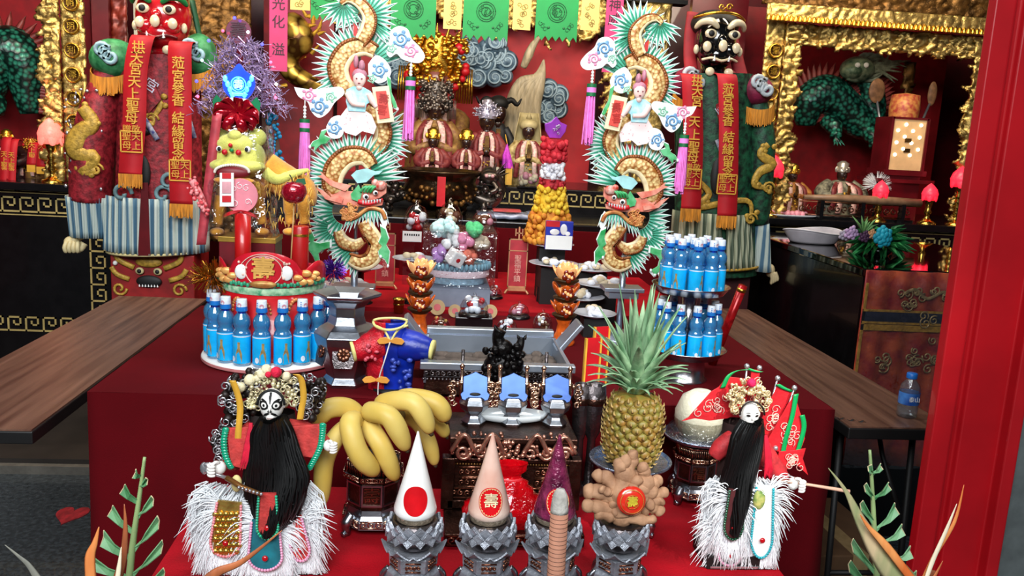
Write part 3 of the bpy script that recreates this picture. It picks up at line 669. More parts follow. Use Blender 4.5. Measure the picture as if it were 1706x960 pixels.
# red cellophane bundle before the bronze stand
rb = P(850, 825, 1.72)
t = thing('wrapped_bundle', 'glossy red cellophane bundle tied at the top, before the bronze stand', 'bundle', (rb.x, 1.735, .628))
b = MB()
def bun(u, v):
    a = 2 * pi * u; r = [.060, .066, .062, .050, .036, .026, .015, .022, .024][min(8, int(v * 8.01))]
    r *= 1 + .14 * noise.noise(Vector((cos(a) * 2.2, sin(a) * 2.2, v * 3))) + .06 * noise.noise(Vector((cos(a) * 7, sin(a) * 7, v * 9)))
    return (r * cos(a) * 1.5, r * sin(a) * .8, .135 * v)
b.grid(bun, 40, 16); b.build('cellophane', M('red_cellophane', '#c00410', .08, 0, .3, 24, 1, 70, coat=1), t)
MB().lathe([(.025, .094), (.029, .098), (.025, .102)], 20, cap=False, sy=.6).build('tie', M('red_tie', '#e0303a', .4), t)
# dark pewter cup + folded blue cloth near the pineapple
for i, (px, py, Yv, s_, nm) in enumerate([(983, 715, 1.98, 1.0, 'small dark pewter goblet standing between the cups and the pineapple'), (960, 690, 2.02, .8, 'little dark pewter goblet half hidden behind the right cup')]):
    p = P(px, py, Yv); t = thing('goblet', nm, 'goblet', (p.x, Yv if False else 1.955, .6), 0)
    hh = P(px, 640, 1.955).z - .6
    MB().lathe([(.028, 0), (.03, .01), (.012, .03), (.010, hh * .5), (.026 * s_, hh * .62), (.030 * s_, hh * .85), (.026 * s_, hh), (.023 * s_, hh * .98), (.0001, hh * .8)], 20).build('goblet_body', DPEWTER, t)
    MB().lathe([(.030 * s_, hh * .83), (.034 * s_, hh * .86), (.030 * s_, hh * .89)], 20, cap=False).build('scalloped_band', BRONZE, t)
# ================================================================== GLOVE PUPPETS
SCALE_G = M('gold_scale_mail', '#d9b45a', .3, .8, .3, 40, .6, 120)
TEAL = M('teal_velvet', '#0b6f7c', .7, 0, .3, 30); REDB = M('red_brocade', '#c23a36', .65, 0, .25, 60, .3, 200)
BEADS = {k: M(k + '_bead', c, .2, 0, .1, coat=.8) for k, c in dict(pink='#e88a92', rose='#e3a0c0', green='#12a078', teal='#15a0ac', dgreen='#0a4a30').items()}
DARKF = M('dark_ornament', '#20140f', .5, .2, .5, 40); SILV = M('silver_spangle', '#c8c8cc', .3, .8, .2)
SKINW = M('white_lacquer_face', '#f3f0ea', .3, 0, .02, coat=.4); GREENR = M('green_ribbon', '#0c9a50', .4, 0, .12); PALEG = M('pale_gold_filigree', '#f0dcb0', .3, .5, .3, 40)
def puppet(label, X, Y, z, px0):
    t = thing('glove_puppet', label, 'puppet', (X, Y, z)); o = Vector((X, Y, z))
    def L(x, y, d=0): p = P(x, y, Y) - o; return Vector((p.x, p.y - d, p.z))
    return t, L
def panel(t, L, name, c, w, h, d, inner, bead, fur, furlen, tilt=0, n=90):
    """tongue-shaped costume panel: coloured centre, bead border, long white fur round its rim"""
    cx, cy = c; q = []
    for i in range(40):
        a = pi * i / 39; q.append((w * cos(a), h * .45 + h * .55 * sin(a)))
    q = [(w * .8, -h)] + q + [(-w * .8, -h)]
    ct, st = cos(tilt), sin(tilt); rp = [(cx + x * ct - y * st, cy + x * st + y * ct) for x, y in q]
    pt = [L(x, y, d) for x, y in rp]
    m = MB(); m.extr([(p.x, p.z) for p in pt], pt[0].y + .006, pt[0].y); o = m.build(name, inner, t)
    b = MB()
    per = [pt[0].lerp(pt[1], k / 6) for k in range(6)] + pt[1:-1] + [pt[-2].lerp(pt[-1], k / 6) for k in range(7)]
    acc = 0; last = per[0]; r = .0032
    for k in range(len(per) - 1):
        seg = (per[k + 1] - per[k]).length; u = 0
        while acc + (seg - u) >= r * 1.7: u += r * 1.7 - acc; acc = 0; b.ell(per[k].lerp(per[k + 1], min(1, u / max(seg, 1e-6))) + Vector((0, -.002, 0)), r, 6, 5)
        acc += seg - u
    b.build('bead_border', BEADS[bead], o)
    g = MB(); cc = L(cx - h * .35 * st, cy + h * .5 * ct, d + .004); g.ell(cc, (.006, .004, .006), 10, 7); g.build('bead', RUBY, o)
    if fur:
        f = MB(); ctr = L(cx, cy - h * .4, d)
        for k in range(n * 9):
            u = k / (n * 9) * (len(per) - 1); i = int(u); p = per[i].lerp(per[min(i + 1, len(per) - 1)], u - i)
            out = (p - ctr); out.y = 0; out = out.normalized()
            out = (out + Vector((rnd(-.35, .35), rnd(-.2, .45), -.55 + rnd(-.2, .2)))).normalized()
            ln = furlen * rnd(.55, 1.15); s0 = p + Vector((rnd(-.004, .004), .009, rnd(-.004, .004)))
            mid = s0 + out * ln * .55; end = s0 + out * ln + Vector((rnd(-.01, .01), 0, -ln * .35))
            f.tube(bez([s0, mid, end], 3), [.0013, .0014, .0013, .0012, .001, .0007, .0002], 3, cap=False)
        f.v = [(a, b, max(c, .003)) for a, b, c in f.v]; f.build('fur_trim', FUR, o)
    return o
def beard(t, L, rows, n, d0=.02):
    """long black beard: strands that share anchor curves; rows = list of (y, xl, xr)"""
    m = MB()
    for k in range(n):
        u = rnd(0, 1); dd = d0 + .022 * sin(pi * u) + rnd(-.006, .006); e = len(rows) if rnd(0, 1) < .62 else rnd(.55, 1) * len(rows)
        pts = [L(xl + (xr - xl) * min(1, max(0, u + rnd(-.03, .03))) + rnd(-1.5, 1.5), y, dd + .01 * sin(i * .9 + u * 5)) for i, (y, xl, xr) in enumerate(rows[:max(3, int(round(e)))])]
        pp = bez(pts, 3); m.tube(pp, [.0042 * (1 - .8 * (i / len(pp)) ** 2) for i in range(len(pp))], 4, cap=False)
    return m.build('beard', HAIRB, t)
def ribbon(mb, pts, wv, th=.0012):
    pp = bez(pts, 6); q = []
    for p in pp: q += [p - wv, p + wv]
    mb.add(q, [(2 * i, 2 * i + 1, 2 * i + 3, 2 * i + 2) for i in range(len(pp) - 1)]); return mb
def filigree(mb, L, c, rx, ry, n, d, r=(.0025, .005), ymin=None):
    for k in range(n):
        a = rnd(0, 2 * pi); q = sqrt(rnd(.05, 1)); x, y = c[0] + rx * q * cos(a), c[1] + ry * q * sin(a)
        if ymin and y > ymin: continue
        p = L(x, y, d + rnd(-.01, .008))
        if k % 3: mb.ell(p, rnd(*r), 6, 5)
        else: mb.tube(spiral(p.x, p.z, .008, .002, rnd(0, 6), 1.2, 8, p.y), .0015, 4)
def face(t, L, c, w, h, d, painted):
    cc = L(c[0], c[1], d); s = S(1.6); m = MB(); m.ell(cc, (w * s, w * s * .95, h * s), 24, 18)
    m.ell(cc + Vector((0, -w * s * .95, -h * s * .12)), (w * s * .13, w * s * .2, h * s * .16), 10, 8)
    m.ell(cc + Vector((0, -w * s * .55, -h * s * .72)), (w * s * .4, w * s * .4, h * s * .28), 12, 8)
    for sx in (-1, 1): m.ell(cc + Vector((sx * w * s * 1.0, 0, 0)), (w * s * .14, w * s * .2, h * s * .24), 8, 6)
    hd = m.build('head', SKINW, t)
    def onf(x, z, off=.0012):
        k = max(.02, 1 - x * x - z * z); return cc + Vector((x * w * s, -sqrt(k) * w * s * .95 - off, z * h * s))
    def patch(poly, mt, name, off=.0014):
        b = MB(); n = len(poly); ctr = (sum(p[0] for p in poly) / n, sum(p[1] for p in poly) / n)
        vs = [onf(ctr[0], ctr[1], off)]
        for k in (.5, 1): vs += [onf(ctr[0] + (x - ctr[0]) * k, ctr[1] + (z - ctr[1]) * k, off) for x, z in poly]
        fs = [(0, 1 + i, 1 + (i + 1) % n) for i in range(n)] + [(1 + i, 1 + n + i, 1 + n + (i + 1) % n, 1 + (i + 1) % n) for i in range(n)]
        b.add(vs, fs); b.build(name, mt, hd)
    if painted:
        patch([(-.14, .98), (.14, .98), (.10, .6), (.03, .22), (-.03, .22), (-.10, .6)], BLACK, 'brow_paint')
        for sx in (-1, 1):
            patch([(sx * .12, .12), (sx * .3, .38), (sx * .62, .5), (sx * .9, .36), (sx * .92, .0), (sx * .7, -.2), (sx * .4, -.16), (sx * .18, -.05)], BLACK, 'eye_paint')
            patch([(sx * (.5 + .24 * cos(a)), .13 + .17 * sin(a)) for a in [2 * pi * k / 14 for k in range(14)]], SKINW, 'eye_white', .0026)
            patch([(sx * (.5 + .1 * cos(a)), .13 + .09 * sin(a)) for a in [2 * pi * k / 10 for k in range(10)]], BLACK, 'pupil', .0036)
            patch([(sx * .1, -.32), (sx * .45, -.42), (sx * .62, -.66), (sx * .3, -.55), (sx * .08, -.44)], BLACK, 'moustache_paint')
            patch([(sx * .06, -.08), (sx * .2, -.26), (sx * .05, -.3)], BLACK, 'nostril_paint', .004)
        patch([(-.25, -.62), (.25, -.62), (.2, -.78), (-.2, -.78)], M('lip_pale', '#e8c8c0', .4), 'mouth', .008)
    else:
        for sx in (-1, 1):
            patch([(sx * .2, .22), (sx * .45, .32), (sx * .72, .24), (sx * .45, .26)], BLACK, 'eyebrow', .002)
            patch([(sx * (.45 + .2 * cos(a)), .08 + .08 * sin(a)) for a in [2 * pi * k / 12 for k in range(12)]], M('eye_ink', '#1a1210', .3), 'eye', .002)
        patch([(-.2, -.58), (.2, -.58), (.12, -.7), (-.12, -.7)], M('lip_red', '#c05a50', .4), 'mouth', .006)
    return hd
def hand(t, c, s, mat, side):
    """small carved fist: palm, five curled fingers"""
    m = MB(); m.ell(c, (.011 * s, .009 * s, .012 * s), 10, 8)
    for k in range(4):
        z = .008 - .0052 * k; q = Vector((side * .009 * s, -.004 * s, z * s))
        m.tube(bez([c + q, c + q + Vector((side * .007, -.006, 0)) * s, c + q + Vector((side * .002, -.012, -.001)) * s, c + q + Vector((-side * .005, -.010, -.001)) * s], 3), [.0029 * s * (.95, 1, .98, .85)[k]] * 9 + [.0022 * s], 6)
    m.tube(bez([c + Vector((0, -.004, .010)) * s, c + Vector((side * .005, -.011, .013)) * s, c + Vector((side * .009, -.014, .008)) * s], 3), [.0032 * s] * 5 + [.003 * s, .0022 * s], 6)
    return m.build('hand', mat, t)
# ---- left puppet: black-and-white painted face
random.seed(21)
b0 = PZ(447, 945, .6)
t, L = puppet('black and white faced glove puppet with long black beard and white fur, at left', b0.x, 1.59, .60, 447)
MB().box(-.05, .05, -.045, .045, 0, .035).box(-.012, .012, -.012, .012, .035, .12).build('stand', BLACK, t, bev=.002)
bd = MB(); c = lambda x, y, d=0: L(x, y, d)
bd.grid(lambda u, v: Vector((0, .012, 0)) + L(452 + (38 + 26 * v) * cos(2 * pi * u) * (1 - .15 * (v > .8)), 690 + 225 * v, 0) + Vector((0, -(.030 + .02 * v) * sin(2 * pi * u), 0)), 24, 12)
bd.build('robe', M('dark_robe', '#1d1512', .8, 0, .4, 30), t)
slv = MB()
for a in ([(428, 712), (405, 735), (392, 760), (385, 775)], [(480, 712), (510, 720), (530, 730), (545, 738)]):
    slv.tube(bez([L(x, y, .012) for x, y in a], 4), lerps([.022, .024, .02, .014], 13), 10)
slv.build('sleeves', REDB, t)
for poly, bp in (([(384, 704), (432, 700), (436, 742), (422, 772), (392, 764)], [(384, 704), (381, 725), (384, 748), (392, 766)]), ([(488, 700), (541, 697), (538, 728), (528, 752), (500, 748)], [(542, 697), (541, 715), (537, 735), (528, 754), (520, 768)])):
    q = [L(x, y, .036) for x, y in poly]; m = MB(); m.extr([(p.x, p.z) for p in q], q[0].y + .008, q[0].y); so = m.build('shoulder_piece', REDB, t, bev=.001)
    m = MB()
    for p in bez([L(x, y, .038) for x, y in bp], 5): m.ell(p, (.007, .004, .0042), 8, 5)
    m.build('bead_border', BEADS['green'], so)
face(t, L, (458, 665), 20, 27, .03, True)
ornament = MB(); filigree(ornament, L, (455, 652), 46, 38, 190, .018, ymin=676); ornament.build('filigree_crown', PALEG, t)
m = MB(); m.tube([L(438 + 20 - 22 * cos(a), 664 - 24 * sin(a), .04) for a in [pi * i / 14 for i in range(15)]], .0025, 6); m.build('crown_band', BLACK, t)
m = MB()
for x, y, r in ((465, 613, .0105), (452, 617, .006)): m.ell(L(x, y, .03), r, 10, 8)
m.build('red_pompom', M('red_pom', '#d8143c', .8, 0, .2, 200, .5, 300), t)
for x, y in ((420, 628), (440, 618), (480, 622), (405, 640), (447, 611), (433, 625)): MB().ell(L(x, y, .02), rnd(.007, .011), 9, 7).build('white_pompom', M('pom_cream', '#e8dcb4', .8, 0, .15, 200, .4, 300), t)
m = MB(); s2 = MB()
for (cx, cy, rx, ry, n) in ((400, 665, 28, 40, 80), (378, 735, 22, 40, 60), (516, 660, 24, 38, 70), (440, 640, 60, 22, 40)):
    for k in range(n):
        a = rnd(0, 2 * pi); q = sqrt(rnd(0, 1)); p = L(cx + rx * q * cos(a), cy + ry * q * sin(a), rnd(-.02, .012))
        if k % 3: m.ell(p, rnd(.005, .010), 7, 5)
        else: s2.tube(spiral(p.x, p.z, .010, .003, rnd(0, 6), 1.3, 9, p.y - .012), .0015, 4)
m.build('back_ornament', DARKF, t); s2.build('wire_curls', SILV, t)
for pts in ([(397, 622), (403, 640), (408, 668), (404, 712), (402, 752)], [(500, 612), (508, 622), (511, 650), (507, 672), (504, 690)]):
    ribbon(MB(), [L(x, y, .048 - .004 * i) for i, (x, y) in enumerate(pts)], Vector((.0058, 0, 0))).build('yellow_ribbon', YEL, t, solid=.0015)
m = MB()
for k in range(46): m.tube([L(427 + rnd(-2, 2), 690, .05), L(424 + rnd(-6, 6), 726, .054), L(420 + rnd(-11, 9), rnd(752, 768), .052)], [.0016, .0018, .0006], 4, cap=False)
m.build('red_tassel', M('red_thread', '#d01838', .6, 0, .15, 80), t)
beard(t, L, [(682, 445, 478), (705, 432, 492), (740, 428, 506), (775, 420, 520), (810, 418, 515), (840, 425, 502), (866, 432, 480)], 420, .044)
panel(t, L, 'gold_mail_panel', (388, 862), 24, 44, .050, SCALE_G, 'pink', True, .062, .10, 110)
sc = MB()
for r_ in range(7):
    for q in range(5): p = L(370 + q * 8.5 + 4 * (r_ % 2), 838 + r_ * 10, .052); sc.ell(p, (.006, .003, .006), 8, 5)
sc.build('mail_scale', M('gold_scale2', '#e0b850', .25, .9, .2), t)
panel(t, L, 'teal_panel', (452, 884), 27, 40, .060, TEAL, 'rose', True, .055, 0, 90)
panel(t, L, 'red_panel', (458, 832), 17, 36, .074, REDB, 'green', False, .05, 0, 60)
panel(t, L, 'side_panel', (503, 880), 15, 36, .045, REDB, 'rose', True, .06, -.2, 80)
f = MB()
for k in range(2600):
    x = rnd(345, 520); y = rnd(800, 885); p = L(x, y, rnd(.0, .03)); dx = (x - 440) / 90
    d = Vector((dx * .7 + rnd(-.3, .3), -.3 + rnd(-.2, .2), -1)).normalized(); ln = rnd(.03, .065)
    f.tube([p, p + d * ln * .5 + Vector((dx * .01, 0, .004)), p + d * ln], [.0015, .0012, .0002], 3, cap=False)
f.v = [(a, b, max(c, .003)) for a, b, c in f.v]; f.build('fur_skirt', FUR, t)
m = MB(); m.tube([L(392, 772, .07), L(418, 781, .085), L(450, 791, .09)], [.0052, .005, .0042], 8); m.build('sword_scabbard', M('gilt_wood', '#8a5c2c', .35, .5, .3, 30), t)
m = MB()
for i in range(7): m.ell(L(416 + i * 5.8, 779.5 + i * 1.8, .092), .0032, 7, 5)
m.tube([L(352, 762, .06), L(392, 772, .07)], .0035, 7); m.ell(L(354, 760, .06), (.008, .005, .012), 8, 6).ell(L(362, 754, .062), (.012, .004, .005), 8, 6); m.build('sword_hilt', SILV, t)
hand(t, L(380, 757, .066), 1.1, SKINW, -1); hand(t, L(552, 730, .04), .95, SKINW, 1)
m = MB(); m.ell(L(404, 788, .05), (.010, .006, .017), 12, 8).build('lion_badge', M('badge_yellow', '#e0cf8a', .6), t)
# ---- right puppet: red flags on its back
random.seed(22)
b0 = PZ(1218, 938, .6)
t, L = puppet('red flagged glove puppet with pale gold crown and black beard, holding a staff', b0.x, 1.63, .60, 1218)
MB().box(-.062, .05, -.05, .05, 0, .03).box(-.012, .012, -.012, .012, .03, .12).build('stand', BLACK, t, bev=.002)
MB().box(-.055, .045, -.0515, -.049, .004, .008).build('nameplate', SILV, t)
bd = MB(); bd.grid(lambda u, v: L(1232 + (24 + 14 * v) * cos(2 * pi * u) - 12 * v, 705 + 210 * v, -.01) + Vector((0, -(.026 + .018 * v) * sin(2 * pi * u), 0)), 24, 12); bd.build('robe', M('dark_robe2', '#2a1210', .8, 0, .4, 30), t)
face(t, L, (1240, 682), 17, 24, .03, False)
m = MB(); filigree(m, L, (1243, 660), 34, 34, 170, .018, ymin=684); m.build('filigree_crown', M('bright_filigree', '#f0d9a8', .3, .5, .15, 40), t)
MB().tube([L(1240 - 20 * cos(a), 680 - 22 * sin(a), .045) for a in [pi * i / 14 for i in range(15)]], .002, 6).build('crown_band', DARKF, t)
MB().ell(L(1243, 631, .03), .0095, 10, 8).build('red_pompom', M('pink_pom', '#e01050', .8, 0, .2, 200, .5, 300), t)
FLAG = M('red_flag_silk', '#c81a24', .5, 0, .22, 25, .25, 80)
def flag(poly, d, pole, ribs):
    m = MB(); q = [L(x, y, d) for x, y in poly]; m.extr([(p.x, p.z) for p in q], q[0].y + .003, q[0].y); fo = m.build('back_flag', FLAG, t, bev=.0005)
    w_ = MB(); 
    for k in range(9):
        a = random.choice(poly); u = rnd(.05, .55); cx = sum(v[0] for v in poly) / len(poly) * (1 - u) + a[0] * u; cy = sum(v[1] for v in poly) / len(poly) * (1 - u) + a[1] * u; p = L(cx, cy, d + .002)
        w_.tube(spiral(p.x, p.z, .010, .003, rnd(0, 6), 1.1, 10, p.y), .0009, 4)
    w_.build('embroidery', M('flag_thread', '#e8b8a8', .5), fo)
    a, b_ = pole; MB().tube([L(*a, d - .002), L(*b_, d - .002)], .002, 6).build('flag_pole', SILV, fo); MB().ell(L(*b_, d - .002), .0058, 8, 6).build('pole_knob', SILV, fo)
    for r_ in ribs: ribbon(MB(), [L(x, y, d + .003) for x, y in r_], Vector((.005, 0, .001))).build('green_ribbon', GREENR, fo, solid=.0014)
flag([(1262, 636), (1215, 630), (1200, 648), (1188, 655), (1170, 675), (1150, 698), (1138, 705), (1160, 700), (1185, 704), (1215, 700), (1236, 690)], -.01, ((1240, 700), (1248, 613)), [[(1206, 648), (1216, 628), (1232, 619), (1248, 618)]])
flag([(1258, 620), (1272, 622), (1268, 700), (1252, 700)], -.02, ((1262, 700), (1272, 618)), [[(1250, 618), (1262, 622), (1273, 624)]])
flag([(1298, 640), (1322, 655), (1300, 700), (1293, 742), (1270, 738), (1268, 705)], -.005, ((1262, 760), (1298, 632)), [[(1296, 641), (1308, 648), (1322, 653)]])
flag([(1322, 655), (1333, 690), (1340, 730), (1334, 745), (1318, 758), (1290, 750), (1276, 735), (1296, 700)], .004, ((1280, 770), (1323, 646)), [[(1324, 655), (1318, 690), (1308, 725), (1300, 765), (1296, 800)], [(1334, 690), (1337, 710), (1330, 740), (1324, 755)]])
flag([(1296, 750), (1322, 748), (1340, 745), (1335, 762), (1344, 790), (1322, 770), (1306, 782), (1290, 776)], .008, ((1280, 770), (1290, 745)), [])
slv = MB(); slv.tube(bez([L(x, y, .01) for x, y in [(1255, 725), (1275, 760), (1295, 785), (1306, 794)]], 4), lerps([.02, .022, .018, .009], 13), 10); slv.tube(bez([L(x, y, .005) for x, y in [(1222, 725), (1200, 745), (1188, 760)]], 4), lerps([.018, .02, .014], 9), 10); slv.build('sleeves', M('red_sleeve', '#b82a30', .6, 0, .3, 50, .3, 120), t)
m = MB()
for k in range(40): m.tube([L(1262 + rnd(-2, 2), 712, .045), L(1265 + rnd(-5, 5), 745, .048), L(1266 + rnd(-8, 8), rnd(768, 785), .046)], [.0016, .0018, .0006], 4, cap=False)
m.build('red_tassel', M('red_thread2', '#c81030', .6, 0, .15, 80), t)
beard(t, L, [(688, 1222, 1256), (712, 1205, 1258), (745, 1198, 1250), (780, 1190, 1240), (815, 1188, 1232), (842, 1192, 1225), (866, 1196, 1215)], 330, .044)
WHV = M('white_satin_panel', '#f4f4f0', .5, 0, .03)
panel(t, L, 'white_panel', (1254, 850), 17, 58, .055, WHV, 'teal', True, .055, .06, 110)
panel(t, L, 'dark_red_panel', (1206, 835), 15, 40, .064, M('maroon_velvet', '#4a1014', .8, 0, .25, 40), 'dgreen', True, .05, .1, 60)
panel(t, L, 'green_panel', (1202, 888), 18, 34, .05, M('green_velvet', '#1c3a26', .8, 0, .3, 40), 'rose', True, .055, 0, 90)
f = MB()
for k in range(2200):
    x = rnd(1178, 1276); y = rnd(790, 880); p = L(x, y, rnd(.0, .03)); dx = (x - 1225) / 60
    d = Vector((dx * .5 + rnd(-.25, .25), -.3 + rnd(-.2, .2), -1)).normalized(); ln = rnd(.03, .065)
    f.tube([p, p + d * ln * .5 + Vector((dx * .008, 0, .004)), p + d * ln], [.0015, .0012, .0002], 3, cap=False)
f.v = [(a, b, max(c, .003)) for a, b, c in f.v]; f.build('fur_skirt', FUR, t)
m = MB(); m.ell(L(1247, 812, .06), (.013, .007, .022), 12, 8); m.build('lion_badge', M('badge_green', '#5f8a3a', .6, 0, .4, 60, col2='#c8c070'), t)
hand(t, L(1312, 796, .03), 1.15, SKINW, 1)
MB().tube([L(1288, 790, .034), L(1340, 797, .036), L(1400, 806, .04)], [.0036, .0032, .0042], 8).build('staff', M('pale_staff', '#cfa48c', .45), t)
# ================================================================== MAIN TABLE: bottle towers, lion, vase, jacket, censer, domes
BGLASS = CLEAR('blue_bottle_glass', '#58bdf4', .12, .04, 0, 40, .35); BLABEL = M('cyan_label', '#10b2f4', .25, 0, .12, 30, coat=.5, emit=0); BDEEP = CLEAR('deep_blue_glass', '#0a4fd0', .12, .04, 0, 40, .3)
BSEAL = M('seal_white', '#dfe9f2', .3, 0, .1, 90, coat=.4); BSEALB = M('seal_blue', '#1b74c8', .3, 0, .15, coat=.4); BFIG = M('label_gold_brown', '#a8905a', .4, .2, .3, 60); BPINK = M('seal_pink', '#d59aa8', .4)
def ramune():
    t = thing('soda_bottle', '-', 'bottle')
    g = MB(); g.lathe([(.019, 0), (.0225, .003), (.0228, .086), (.0215, .092), (.0175, .098), (.0215, .108), (.0225, .118), (.020, .130), (.0125, .140), (.0115, .145)], 20, cap=True); g.build('glass_body', BGLASS, t)
    MB().lathe([(.0118, .135), (.0128, .142), (.0126, .152)], 16, cap=False).build('neck_ring', BDEEP, t)
    l = MB(); l.lathe([(.0233, .008), (.0236, .010), (.0236, .082), (.0233, .084)], 24, cap=False)
    l.lathe([(.0238, .079), (.0239, .0805), (.0238, .082)], 24, mi=1, cap=False)
    for A in (-pi / 2 + .25, pi / 2 - .3, -pi / 2 + 2.1):
        q = [(-.0085, .012), (.0085, .012), (.0085, .034), (.005, .046), (.0032, .050), (.0034, .066), (-.0034, .066), (-.0032, .050), (-.005, .046), (-.0085, .034)]
        n = len(q); l.add([(.0241 * cos(A + x / .0241), .0241 * sin(A + x / .0241), z) for x, z in q], [tuple(range(n))], False, 2)
    for A in (-pi / 2 - .42, pi / 2 + .5):
        q = [(.0055 * cos(a), .020 + .008 * sin(a)) for a in [2 * pi * k / 12 for k in range(12)]]
        l.add([(.0241 * cos(A + x / .0241), .0241 * sin(A + x / .0241), z) for x, z in q], [tuple(range(12))], False, 1)
    l.build('label', [BLABEL, BSEAL, BFIG], t)
    s = MB(); s.lathe([(.0150, .146), (.0152, .150), (.0140, .158)], 18, mi=1, cap=False); s.lathe([(.0140, .158), (.0132, .176), (.0125, .178), (.0001, .178)], 18, mi=0, cap=False)
    q = [(.006 * cos(a), .163 + .006 * sin(a)) for a in [2 * pi * k / 12 for k in range(12)]]
    for A in (-pi / 2 + .1, pi / 2): s.add([(.0142 * cos(A + x / .0142), .0142 * sin(A + x / .0142), z) for x, z in q], [tuple(range(12))], False, 2)
    for k in range(4): s.ell((.0137 * cos(-pi / 2 - .8), .0137 * sin(-pi / 2 - .8), .154 + .0055 * k), .0018, 5, 4, 1)
    s.build('cap_seal', [BSEAL, BSEALB, BPINK], t)
    return t
rb0 = ramune(); used = [0]
def put_bottle(x, y, z, rz, label, group, sc=1.0):
    o = rb0 if not used[0] else dup(rb0, (x, y, z), rz); used[0] = 1
    o.location = (x, y, z); o.rotation_euler.z = rz; o['label'] = label; o['group'] = group; o.scale = (sc,) * 3
# ---- left tower
TX, TY = -.432, 2.40; T0 = .80
t = thing('cake_board', 'round white cake board with a pink stripe under the left ring of blue bottles', 'cake board', (TX, TY, T0))
MB().lathe([(.178, 0), (.190, .004), (.192, .012), (.188, .018), (.0001, .019)], 56).build('board', WHITE, t); MB().lathe([(.1925, .005), (.1932, .009), (.1925, .013)], 56, cap=False).build('stripe', M('stripe_pink', '#c07878', .5), t)
front = []
for i in range(19):
    a = -pi / 2 + 2 * pi * i / 19; front.append((TX + .162 * cos(a), TY + .162 * sin(a), a))
front.sort(key=lambda q: q[0]); vis = [q for q in front if sin(q[2]) < -.15]; k = 0
for q in front:
    if q in vis: lb = 'blue soda bottle with cyan label before the left red drum, ' + ORD[k]; k += 1; gr = 'blue soda bottles round the left tower'
    else: lb = 'blue soda bottle at the back of the left tower behind the red drum'; gr = 'blue soda bottles hidden at the back of the left tower'
    put_bottle(q[0], q[1], T0 + .019, q[2] + pi / 2 + rnd(-.25, .25), lb, gr)
t = thing('festive_drum', 'red printed paper drum with gold longevity character and crown inside the left bottle ring', 'cake drum', (TX, TY, T0 + .019))
R = .134; H = .196
MB().lathe([(R, 0), (R, H), (R - .004, H), (R - .004, H - .006), (.0001, H - .006)], 56).build('drum_wall', M('drum_red', '#c4101c', .35, 0, .1, 10, coat=.4), t)
MB().lathe([(R + .002, H - .012), (R + .006, H - .004), (R + .006, H + .010), (R + .002, H + .012)], 56, cap=False).build('wave_band', M('wave_green', '#3f9a6c', .4, 0, .4, 60, col2='#bfe0b8'), t)
def crown_h(a):
    d = abs(((a + pi / 2 + pi) % (2 * pi)) - pi); return .030 + .066 * max(0, 1 - (d / .72) ** 2) ** .5 if d < .72 else .030 + .036 * max(0, 1 - ((d - 1.15) / .45) ** 2)
n = 72; vs = []
for j in range(5):
    for i in range(n): a = 2 * pi * i / n; vs.append(((R + .008) * cos(a), (R + .008) * sin(a), H + .010 + crown_h(a) * j / 4))
m = MB().add(vs, [(j * n + i, j * n + (i + 1) % n, (j + 1) * n + (i + 1) % n, (j + 1) * n + i) for j in range(4) for i in range(n)]); cw = m.build('paper_crown', M('crown_red', '#c8182a', .35, 0, .12, 20, coat=.3), t, solid=.002)
def oncyl(r, x, z): a = -pi / 2 + x / r; return Vector((r * cos(a), r * sin(a), z))
m = MB()
m.tube([oncyl(R + .0105, .048 * cos(a), H + .055 + .040 * sin(a)) for a in [2 * pi * k / 40 for k in range(41)]], .0014, 5)
m.tube([oncyl(R + .0105, .078 * cos(a), H + .016 + .084 * sin(a)) for a in [pi * k / 30 for k in range(31)]], .0013, 5)
for sx in (-1, 1):
    for k in range(8): m.ell(oncyl(R + .010, sx * .058 + rnd(-.012, .012), H + .055 + rnd(-.02, .03)), rnd(.003, .0055), 6, 5)
m.build('cream_blossom', M('cream_print', '#f0c8b8', .4), t)
m = MB()
for sx in (-1, 1):
    for (dx, dz, s_) in ((.09, .024, 1), (.115, .034, 1.1), (.135, .022, 1), (.102, .012, 1.1), (.125, .010, 1), (.155, .016, .9), (.15, .03, .9)):
        p = oncyl(R + .011, sx * dx, H + .012 + dz); m.ell(p, (.015 * s_, .006, .009 * s_), 12, 8)
    m.ell(oncyl(R + .012, sx * .0, H + .020), (.036, .007, .010), 14, 8)
m.build('gold_ingots', M('ingot_gold', '#e0904a', .35, .25, .3, 60, col2='#f0c070'), t)
m = MB()
for sx in (-1, 1): m.ell(oncyl(R + .011, sx * .060, H + .050), (.017, .005, .020), 12, 8)
m.build('white_crane', WHITE, t)
m = MB()
for k in range(46): p = oncyl(R + .010, -.2 + k * .0088, H + .016 + .003 * (k % 2)); m.ell(p, (.0055, .003, .006), 8, 5)
m.build('green_waves', M('wave_green2', '#2f9a72', .4, 0, .3, 60), t)
m = MB()
for cx in (-.075, .085):
    for k in range(15): a = pi * k / 14; p = oncyl(R + .002, cx + .024 * cos(a), H - .085 + .06 * sin(a)); m.ell(p, (.0052, .002, .0052), 8, 5)
for k in range(10): a = pi * k / 9; p = oncyl(R + .002, .018 * cos(a), H - .06 + .03 * sin(a)); m.ell(p, (.004, .002, .004), 8, 5)
m.build('gold_chain_print', M('chain_gold', '#d88a50', .4, .3, .2), t)
text('壽', .062, M('shou_gold', '#f0b860', .35, .2), t, tuple(oncyl(R + .0115, 0, H + .058)), ext=.0012, bold=.0012)
DT = T0 + .019 + H - .006
